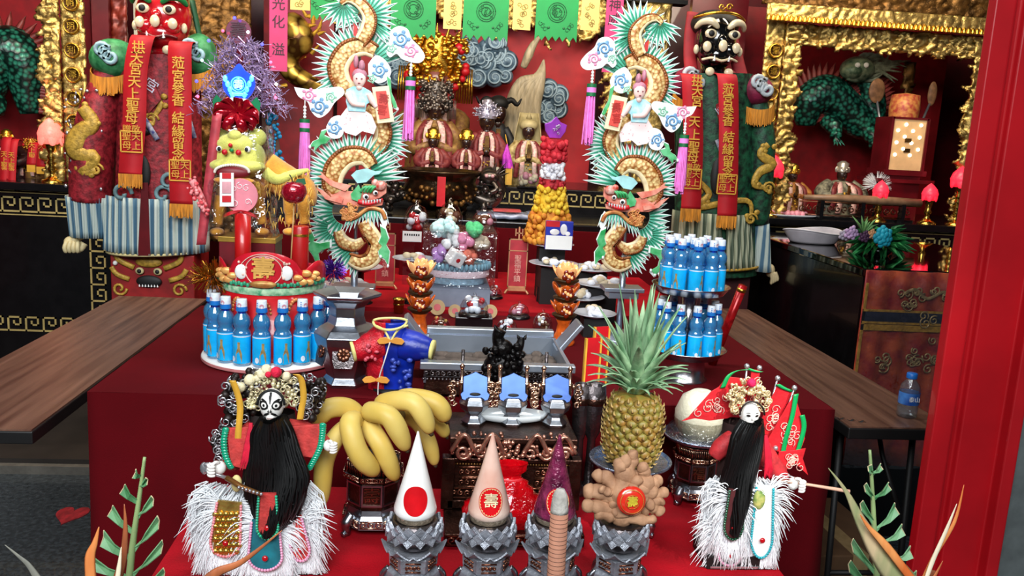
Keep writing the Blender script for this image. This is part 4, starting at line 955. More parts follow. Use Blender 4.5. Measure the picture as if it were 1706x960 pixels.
# tinsel on the drum
def tinsel(label, c, r, n, mat, ln, cat='tinsel', seed=1, name='tinsel'):
    random.seed(seed); m = MB()
    for k in range(n):
        d = Vector((rnd(-1, 1), rnd(-1, 1), rnd(-.7, 1))).normalized(); p = Vector((d.x * r[0], d.y * r[1], d.z * r[2])) * rnd(.2, .9)
        e = p + (d + Vector((rnd(-.6, .6), rnd(-.6, .6), rnd(-.6, .6)))).normalized() * ln * rnd(.5, 1); w_ = d.orthogonal().normalized() * .0014
        m.add([p - w_, p + w_, e + w_, e - w_], [(0, 1, 2, 3)], False)
    o = m.build(name, mat, None, loc=c); tag(o, label, cat); return o
GT = M('gold_tinsel', '#c98a30', .2, .9, .3); PT_ = M('purple_tinsel', '#5a2f9a', .25, .6, .4, 40); LT = M('lilac_tinsel', '#b49ac0', .3, .5, .5, 60)
random.seed(3)
# lion dance toy in a clear pack on a red gift box
LX = P(405, 392, 2.42); bx = thing('gift_box', 'dark red gift box with a gold lip standing on the drum under the lion toy', 'gift box', (LX.x + .02, 2.43, DT))
bh = LX.z - DT
MB().box(-.075, .075, -.055, .055, 0, bh - .012).build('box_body', M('maroon_card', '#6a0c18', .4, 0, .2), bx, bev=.002); MB().box(-.077, .077, -.057, .057, bh - .014, bh).build('gold_lip', M('gold_card', '#b8923c', .35, .5), bx, bev=.001)
for (px, py, r, sd, nm) in ((350, 412, (.05, .03, .02), 4, 'gold tinsel bundle on the left of the red drum top'), (470, 420, (.05, .03, .02), 5, 'gold tinsel bundle on the right of the red drum top')):
    p = P(px, py, 2.40); tinsel(nm, (p.x if sd == 5 else p.x + .02, 2.36, DT + .02), r, 260, GT, .05, seed=sd)
tinsel('purple tinsel tuft beside the drum crown at its right end', P(557, 450, 2.46) + Vector((0, 0, 0)), (.02, .02, .022), 240, PT_, .03, seed=6)
random.seed(9)
LY = M('lion_plush_lime', '#d6d468', .8, 0, .15, 30, .4, 300, sheen=.3); LO = M('lion_plush_orange', '#e09a30', .85, 0, .2, 30, .5, 300, sheen=.3); LCRM = M('lion_cream', '#f0e8d8', .6)
ln = thing('lion_dance_toy', 'yellow plush lion dance toy with open red mouth standing on the gift box', 'plush lion', (LX.x, 2.43, LX.z))
o = Vector((LX.x, 2.43, LX.z)); LL = lambda x, y, d=0: P(x, y, 2.43) - o - Vector((0, d, 0)); s = S(2.43)
m = MB(); m.ell(LL(402, 262, .03), (42 * s, .055, 36 * s), 24, 16); m.ell(LL(402, 275, .05), (44 * s, .05, 14 * s), 22, 12); m.ell(LL(400, 240, .045), (32 * s, .045, 18 * s), 20, 12); m.ell(LL(401, 226, .07), (11 * s, .02, 9 * s), 12, 8)
for x in (372, 432): m.ell(LL(x, 229, .03), (15 * s, .014, 14 * s), 14, 10)
hd = m.build('head', LY, ln)
m = MB(); m.ell(LL(402, 284, .100), (27 * s, .014, 10 * s), 20, 10); m.build('mouth', M('mouth_dark_red', '#7a1420', .5), hd)
m = MB(); 
for k in range(22): a = pi * k / 21; m.ell(LL(402 + 27 * cos(a), 283 - 11 * sin(a), .112), .004, 7, 5)
m.build('lip_trim', LCRM, hd)
m = MB(); m.ell(LL(402, 298, .085), (32 * s, .03, 7 * s), 16, 8); m.build('jaw', LO, hd)
m = MB(); m.ell(LL(377, 247, .080), .0078, 12, 8).ell(LL(423, 248, .080), .0085, 12, 8); m.build('eye', WHITE, hd)
m = MB(); m.ell(LL(378, 247, .087), (.0045, .002, .006), 10, 8).ell(LL(422, 248, .088), (.0045, .002, .006), 10, 8); m.build('pupil', BLACK, hd)
m = MB()
for x, y in ((388, 252), (410, 253), (397, 241)): m.ell(LL(x, y, .094), .0078 if y > 245 else .0055, 10, 8)
m.build('red_pompom', REDS, hd)
m = MB(); m.ell(LL(399, 249, .094), (.006, .004, .005), 8, 6); m.build('nose', GREEN, hd)
m = MB(); m.tube(bez([LL(440, 275, 0), LL(470, 300, -.01), LL(500, 320, -.02), LL(505, 345, -.02)], 5), lerps([.04, .046, .044, .03], 16), 14); m.ell(LL(405, 318, .01), (40 * s, .05, 26 * s), 16, 12); m.build('body', LO, ln)
m = MB(); m.tube(bez([LL(445, 285, .03), LL(465, 298, .03), LL(490, 290, .025), LL(515, 283, .01)], 5), lerps([.018, .016, .012, .005], 16), 10); m.build('mane', LY, ln)
for x0, x1 in ((372, 366), (430, 440), (484, 486), (506, 510)): MB().tube(bez([LL(x0, 325, .02), LL((x0 + x1) / 2, 350, .02), LL(x1, 372, .025)], 4), [.018] * 5 + [.014] * 4, 10).ell(LL(x1, 384, .03), (.02, .024, .011), 12, 8).build('leg', LO, ln)
f = MB()
for k in range(220):
    if k % 2: p = LL(rnd(376, 440), rnd(300, 345), .05)
    else: p = LL(rnd(445, 525), rnd(280, 372), .03)
    d = Vector((rnd(-.5, .5), -.5, -1)).normalized(); f.tube([p, p + d * .008, p + d * .016 + Vector((0, 0, -.003))], [.002, .0014, .0003], 4, cap=False)
f.build('fringe_fur', M('fringe_gold', '#e8b848', .8, 0, .25, 60, sheen=.3), ln)
m = MB(); q = [LL(x, y, .134) for x, y in ((386, 284), (408, 284), (408, 337), (386, 337))]; m.extr([(p.x, p.z) for p in q], q[0].y + .002, q[0].y); tg = m.build('banner', WHITE, ln)
m = MB()
for y0, y1 in ((284, 293), (320, 330)): q = [LL(x, y, .136) for x, y in ((390, y0), (404, y0), (404, y1), (390, y1))]; m.extr([(p.x, p.z) for p in q], q[0].y + .001, q[0].y)
q = [LL(x, y, .136) for x, y in ((390, 298), (404, 298), (404, 316), (390, 316))]; m.extr([(p.x, p.z) for p in q], q[0].y + .001, q[0].y, 1); m.build('banner_print', [REDS, M('banner_pink', '#e8a8b0', .5)], tg)
# red candle with pink disc before the lion
pk = P(402, 410, 2.29)
t = thing('hand_fan', 'round pink hand fan with a thick red handle before the lion toy', 'fan', (pk.x, 2.31, DT)); o = Vector(t.location); q = lambda x, y: P(x, y, 2.31) - o
cc = q(401, 326); m = MB(); m.T = Matrix.Translation(cc) @ Matrix.Rotation(pi / 2, 4, 'X'); m.lathe([(.044, -.002), (.045, 0), (.044, .002)], 32); m.T = None; m.build('fan_disc', M('fan_pink', '#e88a98', .5, 0, .12), t)
m = MB()
for k in range(9): a = rnd(0, 6.28); m.tube(spiral(cc.x + .025 * cos(a), cc.z + .025 * sin(a), .01, .003, a, 1.1, 10, cc.y - .003), .0012, 4)
m.build('fan_print', M('fan_cream', '#f4d8d8', .5), t)
ht = q(402, 350).z; MB().tube([(0, 0, 0), (0, 0, ht * .96)], .021, 20).build('handle', M('red_tube', '#b81414', .35, 0, .1, coat=.4), t)
m = MB()
for k in range(26): a = pi * (k / 25); m.spike((0, -.022, ht), (.045 * cos(a), -.03, ht + .02 * sin(a) - .018), .002)
m.build('red_fringe', REDS, t)
pk = P(498, 425, 2.33); hh = P(498, 378, 2.33).z - DT
t = thing('red_tube', 'plain glossy red tube standing on the right side of the drum top', 'tube', (pk.x, 2.35, DT)); MB().lathe([(.022, 0), (.023, .002), (.023, hh - .002), (.022, hh), (.018, hh + .001), (.0001, hh - .002)], 24).build('tube_wall', M('red_tube2', '#b01818', .35, 0, .1, coat=.4), t); MB().lathe([(.0233, hh * .84), (.0236, hh * .86), (.0233, hh * .88)], 24, cap=False).build('gold_ring', GOLD, t)
ap = P(490, 320, 2.26); sb = Vector((P(478, 430, 2.26).x, 2.30, DT))
t = thing('apple_pick', 'shiny red glitter apple on a thin stick beside the lion toy', 'apple', sb); q = ap - sb
m = MB(); m.T = Matrix.Translation(q); m.lathe([(.0001, -.026), (.010, -.030), (.024, -.022), (.033, -.002), (.030, .016), (.018, .026), (.007, .024), (.0001, .018)], 28, cap=False); m.T = None; m.build('apple', M('apple_red', '#a00c24', .15, .3, .3, 200, .3, 300, coat=1), t)
MB().tube([(0, 0, 0), q + Vector((0, .004, -.026))], .0016, 6).build('stick', M('bamboo', '#c9a06a', .6), t)
MB().tube(bez([q + Vector((0, 0, .018)), q + Vector((-.006, 0, .034)), q + Vector((-.012, 0, .044))], 3), .0014, 5).build('stem', BLACK, t); m = MB(); m.extr([(q.x, q.z + .02), (q.x + .008, q.z + .034), (q.x + .026, q.z + .036), (q.x + .030, q.z + .022), (q.x + .016, q.z + .016)], q.y + .002, q.y - .002); m.build('leaf', M('leaf_dark', '#0c5a34', .5), t)
# lit offering tower: lilac tinsel tree, blue lamp, red bow
lt = P(400, 160, 2.60); b = thing('tinsel_tree', 'lilac tinsel tree with tiny coloured lights and a pink longevity plate behind the lion toy', 'tinsel tree', (lt.x, 2.62, DT)); o = Vector(b.location); q = lambda x, y, d=0: P(x, y, 2.62) - o - Vector((0, d, 0))
MB().tube([(0, 0, 0), q(400, 60)], .012, 10).build('trunk', M('foil_trunk', '#8a2036', .4, .3), b)
m = MB()
for k in range(46):
    y = rnd(78, 178); w_ = 30 + (y - 70) * .42; x = 402 + rnd(-1, 1) * w_; m.tube(bez([q(402, y + 8), q((402 + x) / 2, y + 4, rnd(-.03, .03)), q(x, y, rnd(-.05, .05))], 3), .0022, 4)
m.build('branches', LT, b)
m = MB()
for k in range(1700):
    y = rnd(70, 190); w_ = 26 + (y - 66) * .44; x = 402 + rnd(-1, 1) * w_; p = q(x, y, rnd(-.06, .05)); d = Vector((rnd(-1, 1), rnd(-1, 1), rnd(-1, 1))).normalized(); w2 = d.orthogonal().normalized() * .0012; e = p + d * rnd(.015, .034)
    m.add([p - w2, p + w2, e + w2, e - w2], [(0, 1, 2, 3)], False)
tn = m.build('tinsel_needles', LT, b); tn['kind'] = 'stuff'
m = MB(); cc = q(400, 54, .02); m.T = Matrix.Translation(cc) @ Matrix.Rotation(pi / 2, 4, 'X'); m.lathe([(.035, -.001), (.036, 0), (.035, .001)], 28); m.T = None; pl = m.build('longevity_plate', CLEAR('pink_acrylic', '#b06a80', .1, .1, 0, 40, .45), b); text('壽', .05, M('plate_ink', '#3a1020', .5), b, tuple(cc + Vector((0, -.004, 0))), ext=.0005)
LED = {'b': M('led_blue', '#3a3aff', .3, emit=6), 'r': M('led_pink', '#ff4a6a', .3, emit=5), 'g': M('led_green', '#9affd0', .3, emit=5), 'w': M('led_white', '#ffffff', .3, emit=6)}
for x, y, c_ in ((398, 34, 'b'), (379, 55, 'r'), (420, 57, 'w'), (356, 71, 'b'), (443, 77, 'b'), (345, 103, 'g'), (336, 137, 'b'), (457, 106, 'r'), (338, 162, 'r'), (466, 142, 'w'), (465, 164, 'r')): MB().ell(q(x, y, .055), .0045, 8, 6).build('light', LED[c_], b)
lp = P(397, 175, 2.5); t = thing('night_lamp', 'glowing blue flame shaped acrylic lamp above the lion toy', 'lamp', (lp.x, 2.50, bh + DT)); o = Vector(t.location); q = lambda x, y, d=0: P(x, y, 2.5) - o - Vector((0, d, 0))
out = [q(x, y) for x, y in ((386, 165), (374, 152), (371, 138), (376, 126), (387, 118), (398, 106), (409, 118), (420, 126), (425, 138), (422, 152), (410, 165))]
out = bez(out + out[:1], 4)[:-1]; m = MB(); m.extr([(p.x, p.z) for p in out], .003, -.003); m.build('acrylic_plate', M('acrylic_blue', '#1a3cff', .2, emit=1.6), t, bev=.001)
m = MB()
for k in range(2): rr = .020 - .006 * k; c2 = q(398, 141); m.tube([(c2.x + rr * cos(a), -.006, c2.z + rr * sin(a)) for a in [2 * pi * j / 24 for j in range(25)]], .0016, 5)
for sx in (-1, 1):
    for j in range(4): p = q(398 + sx * (10 + 4 * j), 158 - 9 * j); m.ell((p.x, -.006, p.z), (.006, .002, .009), 8, 6)
c2 = q(398, 133); m.ell((c2.x, -.006, c2.z), (.005, .002, .008), 8, 6); c2 = q(398, 157); m.ell((c2.x, -.006, c2.z), (.026, .002, .005), 10, 6); m.build('engraving', M('acrylic_cyan', '#4ac8ff', .2, emit=3.5), t)
text('壽', .026, M('acrylic_cyan2', '#9adfff', .2, emit=3), t, tuple(q(398, 142, .007)), ext=.001)
a_, b_ = q(384, 163), q(412, 174); MB().box(a_.x, b_.x, -.018, .018, b_.z, a_.z).build('lamp_base', WHITE, t, bev=.003); MB().tube([(0, 0, 0), (0, 0, b_.z)], .010, 10).build('pole', M('lamp_pole', '#a8202c', .4), t)
bw = P(396, 188, 2.39); t = thing('ribbon_bow', 'shiny red ribbon bow with two green felt leaves under the blue lamp', 'bow', bw); m = MB()
for k in range(9):
    a = k * .72; d = Vector((cos(a), -.35, .7 * sin(a) - .15)); mid = d * .045; w_ = Vector((-sin(a) * .012, .004, cos(a) * .012)); m2 = [Vector((0, 0, 0)), mid + Vector((0, -.012, .012)), d * .060, mid + Vector((0, .012, -.010)), Vector((0, 0, 0))]; ribbon(m, m2, w_)
m.build('ribbon_loops', M('red_foil_ribbon', '#b00c22', .15, .5, .2, coat=.6), t, solid=.0008)
for sx in (-1, 1): m = MB(); m.extr([(sx * .02, .012), (sx * .052, .044), (sx * .062, .028), (sx * .058, -.004), (sx * .034, -.016)], -.01, -.013); m.build('felt_leaf', M('felt_green', '#0c7a4c', .9), t)
MB().tube([(0, .02, 0), (0, .03, bh + DT - bw.z)], .003, 6).build('wire', BLACK, t)
# clear pack round the lion
w0 = P(345, 400, 2.5); w1 = P(470, 195, 2.5)
m = MB(); bx0, bx1 = LX.x - .105, LX.x + .075
def pack(u, v):
    a = 2 * pi * u; sq = 1 / max(abs(cos(a)), abs(sin(a))) ** .8; rx = .095 * (1 - .25 * v) * sq; ry = .085 * (1 - .2 * v) * sq
    n_ = .012 * noise.noise(Vector((cos(a) * 3, sin(a) * 3, v * 6))); return (LX.x - .005 + (rx + n_) * cos(a), 2.435 + (ry + n_) * sin(a), LX.z + .003 + v * .30)
m.grid(pack, 36, 20); pk_ = m.build('clear_bag', FILM); tag(pk_, 'crinkled clear bag round the yellow lion toy', 'bag')
for i, (xa, ya, xb, yb) in enumerate(((362, 190, 335, 408),)):
    m = MB(); p0, p1 = P(xa, ya, 2.36), P(xb, yb, 2.36); ribbon(m, [p0, p0.lerp(p1, .5), p1], Vector((.0125, 0, .001))); rr = m.build('paper_strip', M('strip_red', '#b8404a', .5, 0, .2, 40), None, solid=.001); tag(rr, 'long muted red paper strip hanging left of the lion toy bag', 'strip')
m = MB(); p = [P(x, y, 2.34) for x, y in ((320, 300), (335, 330), (342, 352))]; m.tube(bez(p, 5), .010, 8)
for k in range(40): c2 = p[0].lerp(p[2], rnd(0, 1)); m.ell(c2 + Vector((rnd(-.014, .014), rnd(-.016, 0), rnd(-.014, .014))), rnd(.003, .007), 6, 5)
gq = m.build('flower_garland', M('coral_red', '#d8303c', .5, 0, .3, 80, col2='#f0a0a0')); tag(gq, 'little red and pink flower garland hanging left of the lion toy', 'garland')
m = MB(); p0 = P(450, 240, 2.66); o = p0; ft = thing('fabric_fan', 'brown pleated fan panel with turquoise flower trim behind the lion at right', 'fan', (p0.x, 2.68, P(450, 300, 2.68).z)); zz = lambda x, y: P(x, y, 2.68) - Vector(ft.location)
q = [zz(*p) for p in ((436, 182), (458, 178), (470, 275), (450, 300), (438, 240))]; MB().extr([(p.x, p.z) for p in q], .004, -.004).build('panel', M('brown_fabric', '#5a3420', .7, 0, .4, 30), ft)
m = MB()
for k in range(34): p = zz(441 + rnd(0, 20) + k * .5, 190 + k * 2.9); m.ell((p.x, -.006, p.z), rnd(.004, .009), 7, 5)
m.build('turquoise_flowers', M('turquoise', '#1a8ab8', .5, 0, .3, 50), ft)
# ---- hexagonal pewter vase
vp = PZ(587, 668, .8); t = thing('hexagonal_vase', 'large hexagonal pewter vase between the left bottle ring and the satin jacket', 'vase', (-.205, 2.165, .8)); zr = P(587, 487, 2.16).z - .8; k = zr / .30
MB().lathe([(.058, 0), (.062, .012 * k), (.050, .03 * k), (.062, .08 * k), (.080, .14 * k), (.084, .165 * k), (.070, .185 * k), (.050, .20 * k), (.044, .225 * k), (.046, .255 * k), (.060, .275 * k), (.084, .288 * k), (.088, .296 * k), (.086, .300 * k), (.070, .294 * k), (.050, .285 * k), (.040, .25 * k), (.0001, .24 * k)], 6, smooth=False, a0=pi / 6 * 0).build('vase_body', PEWTER, t, bev=.002)
m = MB(); m2 = MB()
for q in range(6):
    m.T = Matrix.Rotation(q * pi / 3 + pi / 6 + pi / 2, 4, 'Z') @ Matrix.Translation((0, -.0655, .115 * k)) @ Matrix.Rotation(-.23, 4, 'X'); m2.T = m.T
    m.extr([(x * 1.0, z) for x, z in ((-.022, -.035), (.022, -.035), (.028, -.015), (.028, .015), (.018, .032), (-.018, .032), (-.028, .015), (-.028, -.015))], 0, -.002)
    for j in range(8): a = 2 * pi * j / 8; m2.ell((.011 * cos(a), -.004, .011 * sin(a)), (.007, .003, .007), 8, 5)
    m2.ell((0, -.004, 0), .006, 8, 6)
m.T = m2.T = None; m.build('inset_panel', DPEWTER, t, bev=.001); m2.build('flower_relief', COPPER, t)
# ---- satin jacket on a little stand
jx = P(652, 600, 2.09); t = thing('satin_jacket', 'little red and blue satin jacket with yellow piping before the pewter vase', 'jacket', (jx.x, 2.13, .8)); o = Vector(t.location); J = lambda x, y, d=0: P(x, y, 2.13) - o - Vector((0, d, 0))
JB = M('blue_satin', '#0c2aa0', .35, 0, .35, 14, .3, 60); JR = M('red_sequin', '#c01426', .4, .1, .3, 60, .6, 220); PIP = M('yellow_piping', '#e8dc8a', .5)
jp = [(690, 36), (672, 35), (645, 36), (620, 39), (596, 42), (572, 45), (556, 38), (545, 26), (535, 27)]
def torso(a0, a1):
    m = MB(); n = 14
    def fn(u, v):
        k_ = v * (len(jp) - 1); i = min(int(k_), len(jp) - 2); y = jp[i][0] + (jp[i + 1][0] - jp[i][0]) * (k_ - i); w_ = jp[i][1] + (jp[i + 1][1] - jp[i][1]) * (k_ - i); a = a0 + (a1 - a0) * u
        c = J(650, y); sx = w_ * S(2.13); wr = 1 + .05 * noise.noise(Vector((cos(a) * 3, y * .03, sin(a) * 3))); return Vector((c.x + sx * cos(a) * wr, sin(a) * sx * .62 * wr, c.z))
    m.grid(fn, n, 24); return m
torso(pi * .5, pi * 1.42).build('red_half', JR, t, solid=.002); torso(-pi * .58, pi * .5).build('blue_half', JB, t, solid=.002)
def sleeve(pts, rs, mat): m = MB(); pp = bez([J(x, y, d) for x, y, d in pts], 5); m.tube(pp, lerps(rs, len(pp)), 16); so = m.build('sleeve', mat, t); d = (pp[-1] - pp[-2]).normalized(); m = MB(); m.tube([pp[-1] - d * .003, pp[-1] + d * .004], rs[-1] * 1.06, 16); m.build('cuff_piping', PIP, so)
sleeve([(635, 572, .01), (615, 575, .02), (590, 580, .03)], [.040, .036, .026], JR); sleeve([(672, 572, .01), (695, 575, .02), (720, 578, .03)], [.042, .038, .024], JB)
m = MB(); m.tube([J(650 + 28 * cos(a), 535 + 5 * sin(a), .03 * sin(a) if sin(a) > 0 else 0) + Vector((0, -.035 * (sin(a) > 0) * sin(a), 0)) for a in [2 * pi * k_ / 30 for k_ in range(31)]], .0034, 6)
m.tube(bez([J(626, 538, .03), J(642, 543, .05), J(652, 560, .058)], 5), .003, 6); m.tube(bez([J(680, 538, .03), J(664, 543, .05), J(653, 560, .058)], 5), .003, 6); m.build('collar_piping', PIP, t)
m = MB(); m.tube(bez([J(652, 560, .062), J(643, 590, .066), J(634, 620, .060), J(632, 650, .056), J(634, 690, .052)], 5), .0018, 6); m.build('front_seam', M('seam_white', '#e8e4e0', .5), t)
for x, y in ((653, 559), (629, 622)):
    m = MB()
    for sx in (-1, 1): m.extr([(J(x, y).x + sx * a, J(x, y).z + b_) for a, b_ in ((0, .003), (.012, .010), (.026, .008), (.034, .0), (.028, -.008), (.014, -.007), (0, -.003))], -.058, -.063)
    m.build('frog_fastening', M('orange_silk', '#e8a040', .5, 0, .15), t, bev=.001)
m = MB()
for k_ in range(16): p = J(rnd(655, 690), rnd(590, 640), .055); m.ell(p, (rnd(.005, .01), .0035, rnd(.004, .008)), 7, 5)
for k_ in range(8): p = J(rnd(608, 632), rnd(565, 590), .058); m.ell(p, (rnd(.004, .007), .003, rnd(.004, .006)), 7, 5, 1)
m.build('woven_pattern', [M('woven_silver', '#3c50b0', .4, .2, .3, 50), M('woven_rose', '#d85a68', .4, .1, .3, 50)], t); MB().tube([(0, .0, 0), (0, 0, .17)], .008, 8).lathe([(.05, 0), (.05, .006), (.01, .01)], 20).build('display_stand', BLACK, t)
# ---- three-tier amber candle holders
AMB = M('amber_glass', '#c9581a', .15, 0, .35, 40, coat=.8, emit=.12); AMBL = M('amber_light', '#ffb070', .2, 0, .15, 60, coat=.6, emit=.35); DISC = M('dark_disc', '#3c2a14', .4, .4)
def amber(label, px, pyb, pyt, Y):
    p = P(px, pyb, Y); h = P(px, pyt, Y).z - .8; t = thing('candle_tower', label, 'candle holder', (p.x, Y, .8), 0, 'amber flower candle towers'); k = h
    MB().lathe([(.036, 0), (.040, .01), (.024, .04), (.020, k * .25), (.026, k * .3)], 20).build('base', AMB, t)
    for j in range(3):
        z = k * (.34 + .21 * j); m = MB(); m.lathe([(.026, z - .008), (.040, z + .004), (.040, z + .008), (.02, z + .010)], 24); tr = m.build('dark_disc', DISC, t)
        m = MB(); f2 = MB()
        for q in range(6):
            a = q * pi / 3 + j * .4; m.T = Matrix.Rotation(a, 4, 'Z') @ Matrix.Translation((.034, 0, z + .030)) @ Matrix.Rotation(.55, 4, 'Y'); m.ell((0, 0, 0), (.005, .017, .026), 10, 8)
            m.T = None; f2.ell((.022 * cos(a + .5), .022 * sin(a + .5), z + .026), .010, 10, 8)
        m.build('petals', AMBL if j == 2 else AMB, t); f2.ell((0, 0, z + .03), .014, 10, 8); f2.build('flower_heart', AMBL, t)
        m = MB()
        for q in range(5): a = -pi / 2 + 2 * pi * q / 5; m.ell((.013 * cos(a), -.040, z + .024 + .013 * sin(a)), (.0095, .005, .0095), 10, 7)
        m.build('front_blossom', M('amber_dark', '#7a2008', .2, 0, .3, coat=.6), t); MB().ell((0, -.046, z + .024), .006, 8, 6).ell((-.008, -.046, z + .030), .005, 8, 6).ell((.009, -.046, z + .02), .005, 8, 6).build('bright_bead', AMBL, t)
    m = MB(); z = k * .90
    for q in range(5): a = q * 2 * pi / 5; m.T = Matrix.Rotation(a, 4, 'Z') @ Matrix.Translation((.012, 0, z + .0)) @ Matrix.Rotation(.2, 4, 'Y'); m.ell((0, 0, 0), (.006, .013, k * .10), 10, 8)
    m.T = None; m.build('top_cup', AMBL, t)
amber('amber glass three tier flower candle tower behind the satin jacket', 698, 555, 430, 2.70)
amber('amber glass three tier flower candle tower left of the pineapple crown', 937, 570, 436, 2.66)
# ---- rectangular pewter censer with black lion
zr = .895; f0 = PZ(700, 604, zr); f1 = PZ(955, 604, zr); k0 = PZ(715, 552, zr); Yf = f0.y; Yb = k0.y; cx = (f0.x + f1.x) / 2; hw = (f1.x - f0.x) / 2
SATP = M('satin_pewter', '#a9b4c2', .38, .85, .12, 8)
t = thing('rectangular_censer', 'wide rectangular pewter incense trough with raised ends and a black lion on its front', 'censer', (cx, Yf, .8)); d = Yb - Yf; h = zr - .8
m = MB(); m.box(-hw, hw, 0, .03, h - .018, h).box(-hw * .93, hw * .93, d - .03, d, h - .0, h + .018)
m.build('rim', SATP, t, bev=.002)
m = MB(); m.box(-hw * .92, hw * .92, .028, .034, h - .06, h - .004); m.box(-hw * .92, hw * .92, d - .036, d - .03, h - .06, h); m.box(-hw * .92, hw * .92, .03, d - .03, h - .07, h - .06); m.box(-hw * .95, -hw * .9, .03, d - .03, h - .06, h); m.box(hw * .9, hw * .95, .03, d - .03, h - .06, h); m.build('trough', SATP, t)
m = MB()
for sx in (-1, 1): m.extr([(sx * hw * .88, h - .01), (sx * hw * .97, h - .012), (sx * hw * 1.26, h + .060), (sx * hw * 1.20, h + .068)], d * .8, d * .55)
m.build('raised_end', SATP, t, bev=.003)
m = MB(); 
for q in range(60): m.ell((rnd(-hw * .85, hw * .85), rnd(.05, d - .05), h - .048), (rnd(.012, .03), rnd(.01, .02), rnd(.008, .018)), 7, 5)
m.grid(lambda u, v: (-hw * .88 + 2 * hw * .88 * u, .04 + (d - .08) * v, h - .048), 4, 4); m.build('ash_bed', M('grey_ash', '#5c5048', .95, 0, .3, 40, .5, 120), t)
for xx in (-.45, .1, .65): MB().tube([(xx * hw, .05, h - .06), (xx * hw, .05, h + .022)], .0045, 8).build('incense_rod', DPEWTER, t)
m = MB(); m.box(-hw * .92, hw * .92, .01, .026, .012, h - .02)
for sx in (-1, 1):
    for yy in (.03, d - .05): m.box(sx * hw * .85 - .018, sx * hw * .85 + .018, yy, yy + .03, 0, .03)
m.build('dark_body', BRONZE, t)
m = MB(); fret(m, -hw * .95, hw * .95, h - .036, h - .020, .004, 0, 26, .0022)
for k_ in range(40): m.ell((-hw * .95 + k_ * hw * 1.9 / 39, .002, h - .042), .004, 6, 4)
m.build('lace_apron', DPEWTER, t)
m = MB(); random.seed(41)
LN = lambda x, y, dd: P(x, y, Yf) - Vector((cx, Yf, .8)) - Vector((0, dd, 0))
m.ell(LN(838, 605, .02), (.050, .03, .035), 14, 10); m.ell(LN(836, 575, .03), (.026, .024, .022), 12, 9); m.tube(bez([LN(834, 575, .03), LN(828, 558, .03), LN(832, 545, .03)], 4), lerps([.02, .014, .016], 9), 10); m.tube(bez([LN(850, 590, .03), LN(862, 575, .03), LN(868, 560, .02)], 4), lerps([.016, .012, .008], 9), 10)
for k_ in range(70): m.ell(LN(838 + rnd(-32, 32), rnd(570, 628), .035 + rnd(-.01, .015)), rnd(.004, .011), 7, 5)
for sx in (-1, 1): m.spike(LN(832 + sx * 6, 545, .03), LN(832 + sx * 10, 536, .03), .006); m.spike(LN(868 + sx * 4, 562, .02), LN(868 + sx * 8, 554, .02), .005)
m.build('black_lion', M('black_iron', '#0e0b0b', .35, .6, .4, 60, .5, 120), t)
# ---- two-tier steel stand with bottles at right
sp = PZ(1148, 642, .8); SX, SY = sp.x, sp.y + .065
t = thing('tiered_steel_stand', 'two tier polished steel cake stand full of blue soda bottles, right of the pineapple', 'cake stand', (SX, SY, .8))
z1 = P(1160, 602, SY - .10).z - .8; z2 = P(1158, 493, SY - .09).z - .8
MB().lathe([(.066, 0), (.068, .004), (.060, .010), (.056, z1 - .012), (.060, z1 - .008)], 40).build('foot', STEEL, t)
for nm, z, r in (('lower_plate', z1, .112), ('upper_plate', z2, .106)): MB().lathe([(.05, z - .012), (r * .86, z - .006), (r, z + .014), (r * 1.03, z + .016), (r * .99, z + .012), (r * .84, z - .002), (.0001, z - .004)], 48).build(nm, STEEL, t)
MB().tube([(0, 0, z1 - .01), (0, 0, z2 - .006)], .02, 20).build('pillar', STEEL, t)
def ring(cx_, cy_, zz, spec, where, gname, sc, twist):
    L_ = []
    for r, n_, ph in spec:
        for i in range(n_): a = 2 * pi * (i + ph) / n_; L_.append((cx_ + r * cos(a), cy_ + r * sin(a), a))
    L_.sort(key=lambda q: q[0]); k_ = 0
    for q in L_:
        if sin(q[2]) < -.2 and (q[0] - cx_) ** 2 + (q[1] - cy_) ** 2 > .003: lb = 'blue soda bottle along the front of the %s steel plate, %s' % (where, ORD[k_]); k_ += 1; g_ = gname
        else: lb = 'blue soda bottle behind the front row on the %s steel plate' % where; g_ = gname + ' back'
        put_bottle(q[0], q[1], zz, q[2] + pi / 2 + rnd(-.5, .5) + twist, lb, g_, sc)
ring(SX, SY, .8 + z1 - .001, [(.079, 11, .25)], 'lower', 'bottles on the lower steel plate', .84, 0)
ring(SX, SY, .8 + z2 - .001, [(.072, 10, .25), (.024, 3, .1)], 'upper', 'bottles on the upper steel plate', .84, .2)
a_, b_ = P(1214, 514, SY + .12), P(1238, 476, SY + .10); a_.z = .8
t = thing('red_tube', 'slim red foil tube leaning behind the right steel stand', 'tube', (a_.x - .02, SY + .16, .802)); e = b_ - Vector(t.location); MB().tube([(0, 0, 0), e], .013, 14).build('tube_wall', M('red_foil', '#a81418', .25, .3, .3, 60), t); MB().tube([e * .93, e * .97], .0137, 14).build('gold_ring', GOLD, t)
for i, (px, py, lab) in enumerate(((985, 620, 'small red banner board with gold rim left of the pineapple, front one'), (1000, 606, 'small red banner board with gold rim left of the pineapple, rear one'))):
    p = P(px, py, 2.10 + .05 * i); t = thing('banner_board', lab, 'board', (p.x, 2.10 + .06 * i, .8), .35); hh = P(px, 560 - 10 * i, 2.12).z - .8
    MB().box(-.02, .02, -.002, .002, 0, hh).build('red_board', REDS, t); MB().box(-.024, -.019, -.004, .004, 0, hh).box(.019, .024, -.004, .004, 0, hh).build('gold_edge', YEL, t)
